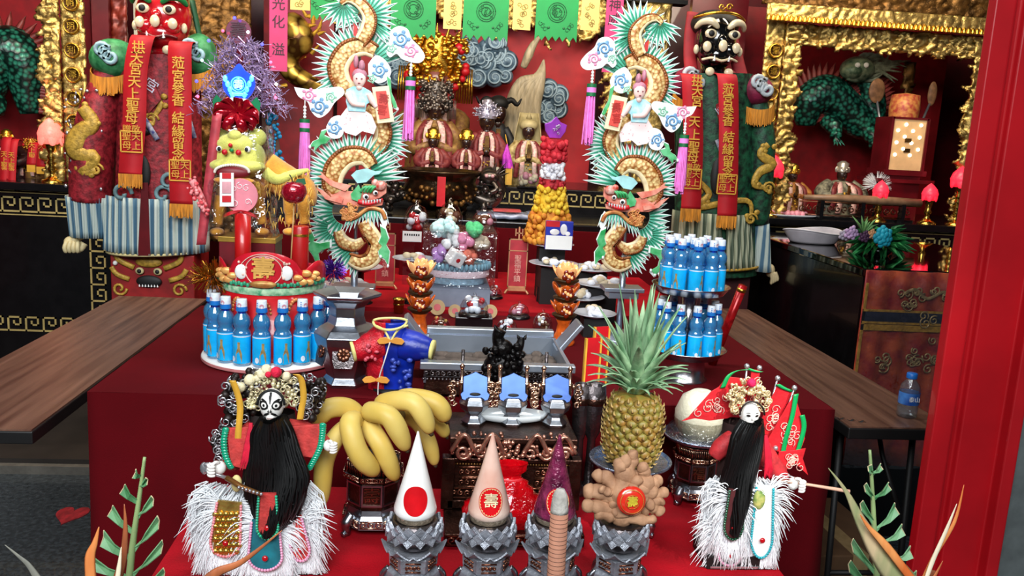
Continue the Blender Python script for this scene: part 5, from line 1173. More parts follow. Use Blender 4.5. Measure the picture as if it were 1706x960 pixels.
# ---- rear of the main table: glass domes, gift box, plaques, plates
WARMC = [M('candy_red', '#b81c24', .3, 0, .2), M('candy_pink', '#d890a0', .4, 0, .2), M('candy_cream', '#d8c8a8', .5, 0, .2), M('candy_brown', '#6a3a20', .5, 0, .3), M('candy_white', '#e8eaf0', .4, 0, .05), M('candy_gold', '#b8924a', .4, .3, .2)]
def dome(px, py, rpx, lab, cols, base=True, Y=None, tall=1.2, box=0):
    p = PZ(px, py, .8) if Y is None else P(px, py, Y); z0 = .8; t = thing('glass_dome', lab, 'glass dome', (p.x, p.y, z0), 0, 'glass domes on the rear of the main table'); r = rpx * S(p.y)
    if box: MB().box(-r * 1.3, r * 1.3, -r * .9, r * .9, 0, box).build('black_box', BLACKL, t, bev=.002); MB().box(-r * .8, r * .8, -r * .905, -r * .9, box * .3, box * .42).build('gilt_line', DARKGILT, t)
    MB().lathe([(r * 1.08, box), (r * 1.1, box + .004), (r * 1.0, box + .012), (.0001, box + .012)], 28).build('base', BLACKL, t)
    random.seed(int(px)); m = MB()
    for k in range(14):
        a = rnd(0, 6.28); q = rnd(0, .6) * r; m.ell((q * cos(a), q * sin(a), box + .014 + rnd(.1, tall * .75) * r), rnd(.14, .3) * r, 8, 6, k % len(cols))
    m.ell((0, -r * .3, box + .012 + r * .55), (r * .3, r * .25, r * .5), 10, 8, 0); m.build('sweets', [WARMC[c_] for c_ in cols], t)
    MB().lathe([(r, box + .012), (r, box + r * tall * .55), (r * .8, box + r * tall * .9), (r * .45, box + r * tall * 1.1), (.0001, box + r * tall * 1.18)], 28, cap=False).build('clear_cover', GLASSC, t)
    MB().ell((0, 0, box + r * tall * 1.2 + .003), r * .13, 8, 6).build('finial', GLASSC, t)
dome(788, 552, 24, 'glass dome on a black lacquer box, right in front of the clear gift box', (4, 0, 1), box=.055)
dome(772, 500, 19, 'low glass dome with pale sweets behind the black lacquer box', (1, 4, 2))
dome(727, 500, 14, 'small glass dome with pink sweets right of the left amber tower', (1, 4, 0))
dome(822, 497, 15, 'small glass dome with red sweets right of the gift box', (0, 1, 4))
dome(864, 530, 18, 'glass dome with pink sweets below the right red plaque', (1, 0, 4))
dome(733, 553, 17, 'glass dome with dark brown and red sweets beside the left amber tower', (3, 0, 5))
dome(844, 556, 18, 'glass dome with bluish white sweets right of the black lacquer box', (4, 0, 4))
dome(903, 556, 17, 'tall glass dome with silver and brown sweets left of the right amber tower', (3, 4, 2), tall=1.9)
for i, (px, py, rp, nm) in enumerate(((728, 522, 13, 'leftmost'), (757, 526, 11, 'middle'), (815, 528, 12, 'rightmost'))):
    p = PZ(px, py, .8); r = rp * S(p.y); t = thing('wooden_disc', 'round wooden offering disc with a red centre, %s of the three' % nm, 'disc', (p.x, p.y - .03, .8 + r), 0, 'wooden discs among the domes'); t.rotation_euler.x = -.25
    m = MB(); m.T = Matrix.Rotation(pi / 2, 4, 'X'); m.lathe([(r, -.006), (r, .006)], 28); m.T = None; m.build('disc', M('pale_wood%d' % i, '#b89a6a', .6, 0, .2, 20), t, bev=.001); m = MB(); m.T = Matrix.Rotation(pi / 2, 4, 'X'); m.lathe([(r * .45, .006), (r * .45, .0072)], 20); m.T = None; m.build('red_centre', WARMC[0], t)
p = PZ(664, 522, .8); t = thing('brass_cup', 'little brass cup beside the left amber tower', 'cup', (p.x, p.y, .8)); MB().lathe([(.014, 0), (.018, .004), (.020, .05), (.022, .055), (.019, .052), (.0001, .04)], 20).build('cup_body', BRASS, t); MB().lathe([(.0205, .03), (.0215, .033), (.0205, .036)], 20, cap=False).build('rib', BRASS, t)
def plaque(px, ytop, ybase, Y, lab):
    p = P(px, ybase, Y); t = thing('red_plaque', lab, 'plaque', (p.x, Y, .8), 0, 'red plaques on the rear table'); h = P(px, ytop, Y).z - .8; w_ = 16 * S(Y); PK = M('plaque_red', '#b4303a', .5, 0, .2, 20); PG = M('plaque_gold', '#c8946a', .45, .3)
    MB().box(-w_, w_, -.006, .006, .028, h).build('board', PK, t, bev=.001)
    m = MB()
    for a, b_ in ((-w_, -w_ + .004), (w_ - .004, w_)): m.box(a, b_, -.0075, .0075, .028, h)
    for z in (.03, h * .78, h - .004): m.box(-w_, w_, -.0075, .0075, z, z + .004)
    m.build('frame', PG, t)
    m = MB(); m.box(-w_ * .9, w_ * .9, -.02, .02, .016, .03)
    for sx in (-1, 1): m.tube(bez([(sx * w_ * .8, 0, .02), (sx * w_ * 1.05, -.01, .014), (sx * w_ * 1.25, -.014, .003)], 4), .005, 6)
    m.build('foot', PG, t)
    m = MB(); m.box(-.003, .003, -.003, .003, h, h + .05); m.box(-.014, .014, -.003, .003, h + .022, h + .026)
    for sx in (-1, 1): m.box(sx * .014 - .002, sx * .014 + .002, -.003, .003, h + .012, h + .042)
    m.build('fork_finial', PG, t); text('聖\n福\n平\n鎮', .030, M('plaque_ink', '#e8b0a0', .5), t, (0, -.0068, h * .46), ext=.0006, line=.95)
plaque(641, 388, 474, 3.50, 'red plaque with gold frame on the rear table, behind the left dragon')
plaque(860, 398, 480, 3.50, 'red plaque with gold frame on the rear table, between the amber towers')
# clear gift box
gp = P(763, 473, 3.02); gz0 = .8; t = thing('gift_hamper', 'clear gift box of fluffy pastel toys, a white dice and a polka dot ribbon', 'gift box', (gp.x, 3.0 + .30, .8)); gy = 3.30; o = Vector(t.location); G = lambda x, y, d=0: P(x, y, gy) - o - Vector((0, d, 0))
x0, x1 = G(704, 430).x, G(822, 430).x; zt, zb = G(760, 380).z, G(760, 470).z; zc = G(760, 440).z
MB().box(x0 * .9, x1 * .9, -.12, .12, 0, max(.01, zb)).build('card_base', M('pale_blue_card', '#7c8696', .5, 0, .1), t, bev=.002)
MB().box(x0, x1, -.13, .13, zb, zt).build('clear_cover', FILM, t)
m = MB(); m.lathe([(x1 * .78, zb + .002), (x1 * .86, zc - .02), (x1 * .9, zc)], 40, sy=.75); m.build('basket', M('pale_ruffle', '#9ab8c8', .6, 0, .2, 60), t)
m = MB()
for k in range(44): a = 2 * pi * k / 44; m.ell((x1 * .9 * cos(a), x1 * .68 * sin(a), zc), (.008, .008, .014), 8, 6)
m.build('blue_ruffle', M('blue_ruffle', '#7aa8b8', .7, 0, .2), t); m = MB(); m.lathe([(x1 * .87, zc - .042), (x1 * .9, zc - .03), (x1 * .88, zc - .016)], 40, sy=.76, cap=False); m.build('polka_ribbon', M('polka_red', '#c01830', .5, 0, .1, 120, col2='#f0d8dc', tex='voronoi', lo=.12, hi=.2), t)
random.seed(17)
for (x, y, rx, ry, c_, nm) in ((742, 380, 26, 18, '#c8ecec', 'cyan_fluff'), (755, 398, 22, 20, '#f0f4f0', 'white_plush'), (775, 400, 16, 16, '#e890b0', 'pink_plush'), (735, 420, 18, 12, '#c090d0', 'lilac_sweets'), (780, 425, 18, 12, '#e07860', 'coral_sweets'), (800, 405, 14, 18, '#c8b8a0', 'beige_plush'), (790, 382, 14, 10, '#50b878', 'green_bow')):
    m = MB(); 
    for k in range(16): a = rnd(0, 6.28); q = sqrt(rnd(0, 1)); m.ell(G(x + rx * .7 * q * cos(a), y + ry * .7 * q * sin(a), rnd(-.05, .06)), rnd(.012, .022), 8, 6)
    m.build(nm, M(nm, c_, .8, 0, .15, 80, .4, 200), t)
m = MB(); m.T = Matrix.Translation(G(758, 424, .09)) @ Euler((.3, .4, .5)).to_matrix().to_4x4(); m.box(-.028, .028, -.028, .028, -.028, .028); dc = m.build('plush_dice', WHITE, t, bev=.006)
m = MB(); m.T = Matrix.Translation(G(758, 424, .09)) @ Euler((.3, .4, .5)).to_matrix().to_4x4(); m.ell((0, -.028, 0), (.009, .002, .009), 12, 8)
for dx, dz in ((-.012, -.012), (.012, -.012), (-.012, .012), (.012, .012)): m.ell((dx, dz, .028), (.004, .004, .001), 8, 5)
m.build('dice_pips', WARMC[0], t)
# glass bell jars and card behind
for i, (px, yb, yt, c_, nm) in enumerate(((693, 385, 338, (0, 4), 'left bell jar with red sweets on the altar step above the gift box'), (749, 384, 335, (3, 2), 'middle bell jar with pale sweets on the altar step above the gift box'), (806, 384, 347, (1, 3), 'right bell jar with rosy sweets on the altar step above the gift box'))):
    Y = 3.92; p = P(px, yb, Y); t = thing('bell_jar', nm, 'bell jar', (p.x, Y, .80), 0, 'bell jars above the gift box'); z0 = p.z - .8; r = 22 * S(Y); h = P(px, yt, Y).z - p.z
    MB().box(-r * 1.15, r * 1.15, -r, r, 0, z0).build('red_plinth', REDC, t, bev=.003); MB().lathe([(r * .95, z0), (r, z0 + .01), (r * .95, z0 + h * .5), (r * .6, z0 + h * .85), (r * .12, z0 + h * .97), (r * .14, z0 + h * 1.08), (.0001, z0 + h * 1.12)], 28, cap=False).build('clear_bell', GLASSC, t)
    random.seed(i + 50); m = MB()
    for k in range(16): a = rnd(0, 6.28); q = rnd(0, .55) * r; m.ell((q * cos(a), q * sin(a), z0 + rnd(.01, h * .65)), rnd(.012, .02), 8, 6, k % 2)
    m.build('sweets', [WARMC[c_[0]], WARMC[c_[1]]], t)
cpos = P(686, 404, 3.6); t = thing('name_card', 'white card on a clear stand beside the left bell jar', 'card', (cpos.x, 3.62, .8)); zc = cpos.z - .8; m = MB(); m.box(-.040, .040, -.001, .001, zc, zc + .045); m.build('card', WHITE, t); m = MB(); m.box(-.036, .036, -.003, .003, 0, zc + .002); m.build('clear_stand', GLASSC, t)
m = MB(); 
for k in range(7): m.box(-.032 + k * .0095, -.026 + k * .0095, -.0018, -.001, zc + .026, zc + .034)
m.build('ink_marks', BLACK, t)
# plates of offerings on a stepped stand at right, and at left
PORC = M('white_porcelain', '#d5d9e2', .2, 0, .06, coat=.6)
def plate(lab, c, r, n, cols, seed, grp):
    t = thing('offering_plate', lab, 'plate', c, 0, grp); MB().lathe([(r * .5, 0), (r * .55, .004), (r * .95, .012), (r, .016), (r * .96, .016), (r * .55, .008), (.0001, .007)], 32).build('plate', PORC, t); random.seed(seed); m = MB()
    for k in range(n): a = rnd(0, 6.28); q = rnd(0, .6) * r; m.ell((q * cos(a), q * sin(a), .016 + rnd(0, .012)), (rnd(.012, .024), rnd(.012, .02), rnd(.008, .014)), 8, 6, k % len(cols))
    m.build('offerings', [WARMC[c_] for c_ in cols], t)
st = thing('stepped_stand', 'black stepped stand holding white plates between the right dragon and red plaque', 'stand', (.72, 3.15, .8)); PL = [(918, 412, 3.45, .095), (922, 444, 3.35, .10), (985, 452, 3.28, .10), (1000, 478, 3.05, .095), (968, 500, 2.98, .085), (990, 528, 2.80, .075)]
mb = MB(); info = []
for (px, py, Y, r) in PL:
    p = P(px, py, Y); info.append((p.x, Y, max(p.z, .83), r)); mb.box(p.x - .72 - r * .55, p.x - .72 + r * .55, Y - 3.15 - r * .5, Y - 3.15 + r * .5, 0, max(p.z, .83) - .8)
mb.build('steps', BLACK, st); MB().box(info[0][0] - .72 - .06, info[2][0] - .72 + .05, .2, .22, 0, .06).build('rail', BLACKL, st)
for i, ((x, Y, z, r), nm) in enumerate(zip(info, ('under the orange flower tower', 'second step, below the orange flower tower', 'upper right, behind the right dragon', 'right middle, below the right dragon', 'left middle, beside the right amber tower', 'lowest, right of the right amber tower'))):
    plate('white offering plate on the black stepped stand, ' + nm, (x, Y, z), r, 0 if i == 0 else 9, (4, 2, 4), 60 + i, 'white plates on the stepped stand')
for i, (px, py, Y, nm) in enumerate(((600, 450, 3.20, 'behind the left dragon, upper'), (575, 480, 2.97, 'behind the left dragon, lower'), (690, 436, 3.25, 'left of the clear gift box'))):
    p = P(px, py, Y); r = .085; s2 = thing('pedestal_foot', 'black pedestal foot under the white plate ' + nm, 'stand', (p.x, Y, .8)); zz = max(p.z - .8, .03); MB().lathe([(.05, 0), (.05, .006), (.015, .02), (.015, zz - .01), (.04, zz)], 20).build('foot', BLACKL, s2); MB().lathe([(.018, zz * .5 - .004), (.021, zz * .5), (.018, zz * .5 + .004)], 16, cap=False).build('collar', DARKGILT, s2)
    plate('white offering plate ' + nm, (p.x, Y, .8 + zz), r, 8, (4, 2, 1), 80 + i, 'white plates at the left')
# orange flower tower with card
x, Y, z, r = info[0]; fz = z + .009; t = thing('flower_tower', 'orange and yellow flower tower with a purple heart top on the top plate', 'flower tower', (x, Y, fz)); o = Vector(t.location); W = lambda a, b_, d=0: P(a, b_, Y) - o - Vector((0, d, 0)); random.seed(70)
def layer(nm, y0, y1, r0, r1, cols, n=90, br=.012):
    m = MB(); za, zb = W(920, y0).z, W(920, y1).z; cx_ = W(920, 300).x
    m.lathe([(r0 * .85, za), (r1 * .85, zb)], 20, (cx_, 0, 0))
    for k in range(n): u = rnd(0, 1); a = rnd(0, 6.28); rr = r0 + (r1 - r0) * u; m.ell((cx_ + rr * cos(a), rr * sin(a), za + (zb - za) * u), rnd(.7, 1.2) * br, 6, 5)
    m.build(nm, M(nm, cols[0], .7, 0, .3, 40, .4, 150, col2=cols[1]), t)
layer('orange_skirt', 402, 352, .095, .068, ('#c8701c', '#e0a030'), 150, .014); layer('yellow_tier', 352, 312, .066, .048, ('#d8a818', '#f0d040'), 100, .012); layer('red_band', 312, 298, .052, .046, ('#8a0c18', '#c02030'), 50, .008); layer('silver_gems', 298, 272, .046, .040, ('#c8c8d0', '#f4f4f8'), 70, .010); layer('red_ribbon', 272, 232, .040, .046, ('#b00c20', '#e03040'), 60, .014)
p = W(925, 215, .02); MB().extr([(p.x + a * .9, p.z + b_ * .9) for a, b_ in ((0, .055), (.022, .03), (.05, .02), (.045, -.01), (.025, -.04), (-.025, -.04), (-.045, -.01), (-.05, .02), (-.022, .03))], .0, -.012).build('heart_crown', M('purple_foil_heart', '#9a3ab8', .3, .3, .2), t, bev=.002); m = MB(); 
for k in range(7): m.tube(spiral(p.x + rnd(-.015, .015), p.z + rnd(-.02, .02), .007, .002, rnd(0, 6), 1, 8, -.034), .0012, 4)
m.build('heart_mark', SILV, t)
a_, b_ = W(903, 356), W(944, 404); ct = thing('gift_pouch', 'little white and blue gift pouch leaning on the orange flower tower', 'pouch', (x + (a_.x + b_.x) / 2, Y - .135, fz)); wv = (b_.x - a_.x) / 2; hv = a_.z - b_.z
MB().box(-wv, wv, -.01, .01, .0, hv).build('pouch', M('pouch_blue', '#2030a0', .4, 0, .1), ct, bev=.003); MB().box(-wv * .96, wv * .96, -.0115, -.01, .002, hv * .5).build('white_panel', WHITE, ct); m = MB()
m.ell((-wv * .35, -.011, hv * .62), (wv * .36, .002, wv * .22), 14, 8); m.ell((wv * .3, -.011, hv * .72), (wv * .26, .002, wv * .4), 14, 8); m.ell((wv * .6, -.011, hv * .58), (wv * .2, .002, wv * .16), 14, 8)
m.build('pale_shapes', M('pouch_white', '#f4f0f0', .5), ct); MB().box(-wv, -.0, -.0112, -.01, hv * .8, hv).build('red_corner', REDS, ct)
# ================================================================== DIE-CUT PAPER DRAGONS
FW = M('paper_white', '#f6fbf8', .55, 0, .03); FG = M('fin_green', '#1f9a72', .5, 0, .25, 14, col2='#5fc8a8'); FD = M('fin_dark_green', '#0a6a48', .5, 0, .2)
BGOLD = M('dragon_scale_gold', '#f0d08c', .4, .1, .4, 95, .5, 95, col2='#a8682a', tex='voronoi', lo=.3, hi=.75); BEDGE = M('dragon_scale_edge', '#8a4a1a', .4, .15, .4, 60); BCRM = M('dragon_belly_cream', '#f0dcae', .45, 0, .15, 40)
HPINK = M('dragon_coral', '#e2705c', .45, 0, .2, 40, col2='#f0a890'); HBLUE = M('dragon_pale_blue', '#a8dcdc', .45, 0, .15, 30); CLAWG = M('claw_green', '#1c9a4c', .45, 0, .3, 30, col2='#6cc88a')
CLB = M('cloud_blue', '#6f9cc4', .5, 0, .15); CLP = M('cloud_pink', '#ee8fb0', .5, 0, .12); CLG = M('cloud_green', '#8cc8a8', .5, 0, .12); TGRN = M('tassel_green', '#0d6b3a', .5)
SKINP = M('paper_skin', '#f4cfc4', .5, 0, .04); SHB = M('paper_blue_shirt', '#8fd0dc', .5, 0, .1, 60, col2='#c8ecf0'); SKP = M('paper_pink_skirt', '#f0a8ac', .5, 0, .08, 90, col2='#ffe8e4', tex='voronoi', lo=.16, hi=.2); CRMB = M('paper_cream', '#f4e2b8', .5, 0, .06)
def dragon(label, X0, dY, mirror, sy, dpx, dpy, Y=2.75):
    """drawn in the left dragon's own picture measures, 590/480 is the foot of its post"""
    random.seed(33)
    k = S(Y) * sy; base = P(590 if not mirror else X0, 480 + dpy, Y); t = thing('paper_dragon', label, 'paper dragon', (base.x, Y, .8), 0, 'die-cut paper dragons'); hz = base.z - .8; mx = -1 if mirror else 1
    q = lambda x, y, d=0: Vector((mx * (x - 590) * k, -d, hz + (480 - y) * k))
    def poly(m, pts, d, th=.004, mi=None): a = [q(x, y) for x, y in pts]; m.extr([(p.x, p.z) for p in a], -d + th, -d, mi)
    def fan(m, cx, cy, r0, r1, a0, a1, n, d, w=4.2, ry=1):
        for i in range(n):
            a = rad(a0 + (a1 - a0) * i / (n - 1)); rr = r1 * rnd(1.0, 1.2); c, s = cos(a), -sin(a) * ry; ox, oy = -sin(a), -cos(a) * ry
            tip = (cx + rr * c, cy + rr * s); b0 = (cx + r0 * c, cy + r0 * s)
            poly(m, [(b0[0] + ox * w, b0[1] + oy * w), (cx + (r0 + rr) * .55 * c + ox * w * .8, cy + (r0 + rr) * .55 * s + oy * w * .8), tip, (cx + (r0 + rr) * .55 * c - ox * w * .8, cy + (r0 + rr) * .55 * s - oy * w * .8), (b0[0] - ox * w, b0[1] - oy * w)], d + (i % 2) * .0012, .002, 0)
            r2 = r0 + (rr - r0) * .9
            poly(m, [(b0[0] + ox * w * .8, b0[1] + oy * w * .8), (cx + r2 * c, cy + r2 * s), (b0[0] - ox * w * .8, b0[1] - oy * w * .8)], d + .0026 + (i % 2) * .0012, .002, 1)
            r3 = r0 + (rr - r0) * .55
            poly(m, [(b0[0] + ox * w * .22, b0[1] + oy * w * .22), (cx + r3 * c, cy + r3 * s), (b0[0] - ox * w * .22, b0[1] - oy * w * .22)], d + .005 + (i % 2) * .0012, .002, 2)
    fins = [(600, 46, 12, 46, 205, -25, 19, .030), (566, 30, 4, 38, 190, 320, 9, .034), (606, 52, 12, 42, -25, -50, 4, .030),
            (597, 124, 30, 76, 215, 20, 27, .020), (566, 128, 18, 40, 215, 245, 4, .018),
            (610, 232, 24, 60, 62, -48, 15, .010), (586, 300, 34, 76, 188, 5, 27, .030), (575, 352, 22, 52, 130, 250, 12, .016), (560, 380, 14, 44, 150, 275, 12, .014), (600, 398, 26, 58, 185, 262, 11, .018), (582, 405, 8, 40, -10, 140, 0, .02)]
    for c in fins:
        if c[6] < 2: continue
        m = MB(); fan(m, *c); m.build('fin_fan', [FW, FG, FD], t)
    def body(pts, w, d, belly=1):
        pp = bez([q(x, y, d) for x, y in pts], 8); n = len(pp); m = MB(); rs = lerps(w, n); rs = [r * k for r in rs]
        m.tube(pp, rs, 10, flat=.5, up=(0, 1, 0)); o = m.build('body_coil', BGOLD, t)
        if belly:
            m = MB(); off = []; eg = MB()
            for i in range(n):
                tn = (pp[min(i + 1, n - 1)] - pp[max(i - 1, 0)]).normalized(); nr = Vector((tn.z, 0, -tn.x)) * belly * mx; off.append(pp[i] + nr * rs[i] * .62 + Vector((0, -rs[i] * .18, 0)))
                for u in (0, .5): eg.ell(pp[i] - nr * rs[i] * .82 + tn * rs[i] * u * .5 + Vector((0, -rs[i] * .22, 0)), rs[i] * .24, 6, 5)
            m.tube(off, [r * .40 for r in rs], 8, flat=.6, up=(0, 1, 0)); m.build('belly', BCRM, o); eg.build('edge_scales', BEDGE, o)
    body([(562, 30), (574, 22), (592, 28), (606, 46), (604, 66), (594, 84)], [3, 6, 9, 11, 12, 10], .040, 1)
    body([(616, 98), (598, 92), (574, 100), (560, 124), (566, 148), (582, 162)], [11, 14, 16, 17, 15, 12], .030, -1)
    body([(604, 186), (622, 200), (632, 222), (624, 246), (604, 258)], [10, 13, 14, 13, 11], .020, 1)
    body([(616, 276), (602, 262), (578, 264), (560, 282), (554, 306), (560, 322)], [10, 14, 17, 18, 16, 12], .040, -1)
    body([(604, 366), (615, 383), (626, 402), (620, 425), (602, 434), (584, 428)], [11, 13, 13, 14, 13, 9], .036, -1)
    body([(564, 384), (572, 400), (590, 406), (604, 398)], [8, 11, 10, 6], .028, -1)
    m = MB(); poly(m, [(578, 112), (586, 104), (590, 124), (584, 150), (578, 146)], .036); poly(m, [(582, 56), (588, 62), (588, 78), (582, 76)], .036); poly(m, [(580, 232), (606, 228), (610, 246), (590, 250)], .026); m.build('red_lining', M('lining_red', '#c02420', .5, 0, .15), t)
    # head
    h = MB(); poly(h, [(540, 322), (552, 318), (600, 318), (628, 308), (640, 302), (640, 318), (630, 326), (612, 334), (636, 330), (634, 338), (606, 342), (560, 340), (542, 332)], .050, .010)
    hd = h.build('head', HPINK, t, bev=.001)
    m = MB()
    for pts in ([(575, 318), (552, 310), (540, 300), (530, 296), (538, 294), (536, 288), (546, 298), (560, 304), (585, 308)], [(572, 330), (552, 328), (540, 318), (528, 314), (536, 322), (545, 332), (570, 338)]):
        poly(m, pts, .058, .005); m.build('antler', HPINK, hd); m = MB()
    m = MB(); poly(m, [(584, 292), (592, 284), (608, 280), (622, 284), (634, 282), (628, 288), (620, 290), (608, 302), (594, 304)], .058, .006); m.build('crest', HBLUE, hd)
    m = MB(); m.ell(q(630, 306, .058), (10 * k, .012, 8 * k), 14, 10); m.ell(q(622, 302, .060), (6 * k, .010, 6 * k), 10, 8); m.build('snout', M('snout_red', '#c8402c', .35, 0, .3, 60, col2='#f0c8b8'), hd)
    m = MB(); m.ell(q(608, 325, .062), (4.8 * k, .005, 4.8 * k), 12, 8); m.ell(q(623, 318, .062), (4 * k, .005, 4 * k), 12, 8); e = m.build('eye', FW, hd); m = MB(); [m.spike(q(604 + 4.5 * i, 331 - i * .6, .066), q(604 + 4.5 * i, 337 - i * .6, .067), 1.8 * k) for i in range(7)]; m.build('teeth', FW, hd); m = MB(); [m.tube(bez([q(600 + 5 * i, 318, .06), q(604 + 5 * i, 311, .066), q(610 + 5 * i, 309 - i, .062)], 3), 2.2 * k, 6) for i in range(4)]; m.build('brow', CLAWG, hd); m = MB(); m.ell(q(609, 325, .068), (2.6 * k, .003, 2.6 * k), 10, 7); m.ell(q(624, 318, .068), (2.2 * k, .003, 2.2 * k), 10, 7); m.build('pupil', BLACK, hd)
    m = MB(); m.tube(bez([q(596, 333, .062), q(612, 336, .064), q(626, 332, .064), q(635, 327, .062)], 4), [4 * k * (1 - .05 * i) for i in range(13)], 7, flat=.6, up=(0, 1, 0)); m.build('tongue', REDS, hd)
    m = MB()
    for i in range(26): a = rnd(0, 6.28); p = q(582 + 14 * sqrt(rnd(0, 1)) * cos(a), 350 + 11 * sqrt(rnd(0, 1)) * sin(a), .056); m.tube(spiral(p.x, p.z, 5 * k, 1.5 * k, rnd(0, 6), 1.1, 9, p.y), .0022, 5)
    m.tube(bez([q(570, 362, .054), q(590, 360, .054), q(612, 344, .054), q(632, 346, .054), q(640, 360, .054)], 5), 3.4 * k, 7, flat=.5, up=(0, 1, 0)); m.build('jaw_curls', M('jaw_copper', '#b8602c', .35, .2, .3, 50, col2='#e8a860'), hd)
    m = MB(); poly(m, [(584, 322), (596, 306), (602, 318), (598, 334), (586, 330)], .060, .004); m.build('ear', CLAWG, hd)
    m = MB()
    for i in range(13):
        x0 = 582 + i * 4.6; y0 = 360 - 14 * sin(i / 12 * 2.2); a = rad(-115 + i * 4); ln = 26 + 6 * sin(i); c, s = cos(a), -sin(a); poly(m, [(x0 - 3.6, y0), (x0 + ln * c, y0 + ln * s), (x0 + 3.6, y0)], .046 + .001 * (i % 2), .002, 0); poly(m, [(x0 - 2.2, y0), (x0 + ln * .75 * c, y0 + ln * .75 * s), (x0 + 2.2, y0)], .0485 + .001 * (i % 2), .002, 1)
    poly(m, [(628, 350), (636, 342), (642, 352), (643, 368), (638, 376), (632, 364)], .048, .003, 0); m.build('beard', [FW, FG], hd)
    # claws
    for pts, tips in (([(516, 385), (522, 384), (528, 396), (526, 402), (536, 404), (552, 400), (552, 410), (540, 414), (534, 420), (536, 432), (548, 440), (540, 448), (532, 438), (526, 424), (520, 416), (513, 414), (518, 408), (522, 402), (516, 396)], [(541, 448), (534, 446), (549, 440), (512, 414)]), ([(632, 372), (640, 376), (646, 392), (642, 402), (648, 412), (646, 434), (640, 424), (632, 420), (630, 412), (636, 404), (630, 398), (634, 388)], [(646, 436), (634, 421)]), ([(519, 250), (524, 242), (532, 238), (536, 226), (546, 222), (540, 232), (550, 236), (544, 244), (536, 246), (530, 252), (526, 258), (526, 250)], [(547, 221), (519, 251)]), ([(636, 135), (642, 140), (644, 160), (650, 172), (654, 184), (648, 182), (642, 168), (638, 150)], [(654, 185)])):
        m = MB(); ctr = (sum(p[0] for p in pts) / len(pts), sum(p[1] for p in pts) / len(pts)); poly(m, [(ctr[0] + (x - ctr[0]) * 1.13, ctr[1] + (y - ctr[1]) * 1.13) for x, y in pts], .050, .003, 1); poly(m, pts, .056, .006, 0)
        for x, y in tips: m.ell(q(x, y, .057), (2.2 * k, .004, 3 * k), 7, 6, 1)
        m.build('claw', [CLAWG, FW], t)
    # cloud plates with scrolls
    def cloud(pts, scr, d):
        m = MB(); pp = bez([Vector((x, y, 0)) for x, y in pts + pts[:1]], 5)[:-1]; poly(m, [(p.x, p.y) for p in pp], d, .005); o = m.build('cloud_plate', FW, t)
        for (x, y, r, mat, dr) in scr:
            m = MB(); p = q(x, y, d + .0015); m.tube(spiral(p.x, p.z, r * k, r * .15 * k, rad(200), 1.7 * dr * mx, 26, p.y), r * .16 * k, 6, flat=.5, up=(0, 1, 0)); p2 = q(x, y, d + .001)
            for a in range(5): m.ell(p2 + Vector((r * 1.05 * k * cos(a * 1.25), 0, r * 1.0 * k * sin(a * 1.25))), (r * .3 * k, .001, r * .3 * k), 8, 5)
            m.build('cloud_scroll', mat, o)
    cloud([(634, 100), (638, 82), (640, 66), (652, 58), (666, 62), (673, 76), (686, 88), (694, 102), (684, 112), (660, 108), (650, 100), (640, 106)], [(656, 77, 11, CLB, 1), (672, 94, 9, CLP, 1), (642, 92, 6, CLG, 1)], .046)
    cloud([(493, 160), (520, 162), (545, 158), (565, 156), (570, 166), (556, 180), (546, 196), (532, 205), (520, 196), (514, 182), (500, 174)], [(516, 171, 9, CLP, 1), (532, 187, 11, CLB, 1), (550, 172, 7, CLG, -1)], .048)
    cloud([(606, 118), (618, 104), (634, 112), (642, 128), (634, 142), (620, 146), (608, 136)], [(624, 126, 10, CLB, 1), (612, 140, 6, CLG, 1)], .040)
    cloud([(544, 218), (552, 204), (566, 200), (572, 214), (568, 232), (554, 236), (546, 228)], [(557, 219, 9, CLB, 1)], .058)
    # fairy holding a board
    m = MB(); poly(m, [(566, 200), (576, 186), (600, 188), (614, 196), (622, 214), (618, 226), (600, 222), (590, 230), (574, 226), (564, 214)], .060, .006); fy = m.build('fairy_skirt', SKP, t)
    m = MB(); poly(m, [(574, 160), (584, 154), (600, 154), (612, 160), (616, 174), (606, 180), (604, 192), (578, 192), (574, 178)], .064, .006); m.build('fairy_shirt', SHB, fy)
    m = MB(); m.ell(q(594, 142, .064), (10 * k, .010, 13 * k), 16, 12); m.ell(q(594, 155, .064), (5 * k, .007, 5 * k), 8, 6); m.build('fairy_head', SKINP, fy)
    m = MB(); m.ell(q(594, 136, .060), (11.5 * k, .012, 10 * k), 14, 10); m.ell(q(597, 122, .060), (5 * k, .010, 9 * k), 10, 8); m.ell(q(588, 116, .060), (4 * k, .010, 10 * k), 10, 8); m.build('fairy_hair', M('fairy_hair_rose', '#b87888', .5, 0, .2, 40), fy)
    m = MB(); 
    for sx in (-1, 1): m.ell(q(594 + 4 * sx, 142, .0745), (1.6 * k, .001, 1.1 * k), 7, 5)
    m.ell(q(594, 149, .0735), (2.2 * k, .001, 1.1 * k), 7, 5); m.build('fairy_features', M('features_ink', '#8a4048', .5), fy)
    m = MB(); m.tube(bez([q(610, 164, .068), q(616, 176, .072), q(622, 184, .074)], 4), [5 * k] * 5 + [4 * k] * 4, 8, flat=.6, up=(0, 1, 0)); m.tube(bez([q(576, 164, .068), q(586, 180, .076), q(604, 182, .078)], 4), [5 * k] * 5 + [3.5 * k] * 4, 8, flat=.6, up=(0, 1, 0)); m.build('fairy_arms', SKINP, fy)
    m = MB(); poly(m, [(614, 154), (640, 150), (650, 205), (624, 209)], .074, .006); bo = m.build('held_board', CRMB, t, bev=.001)
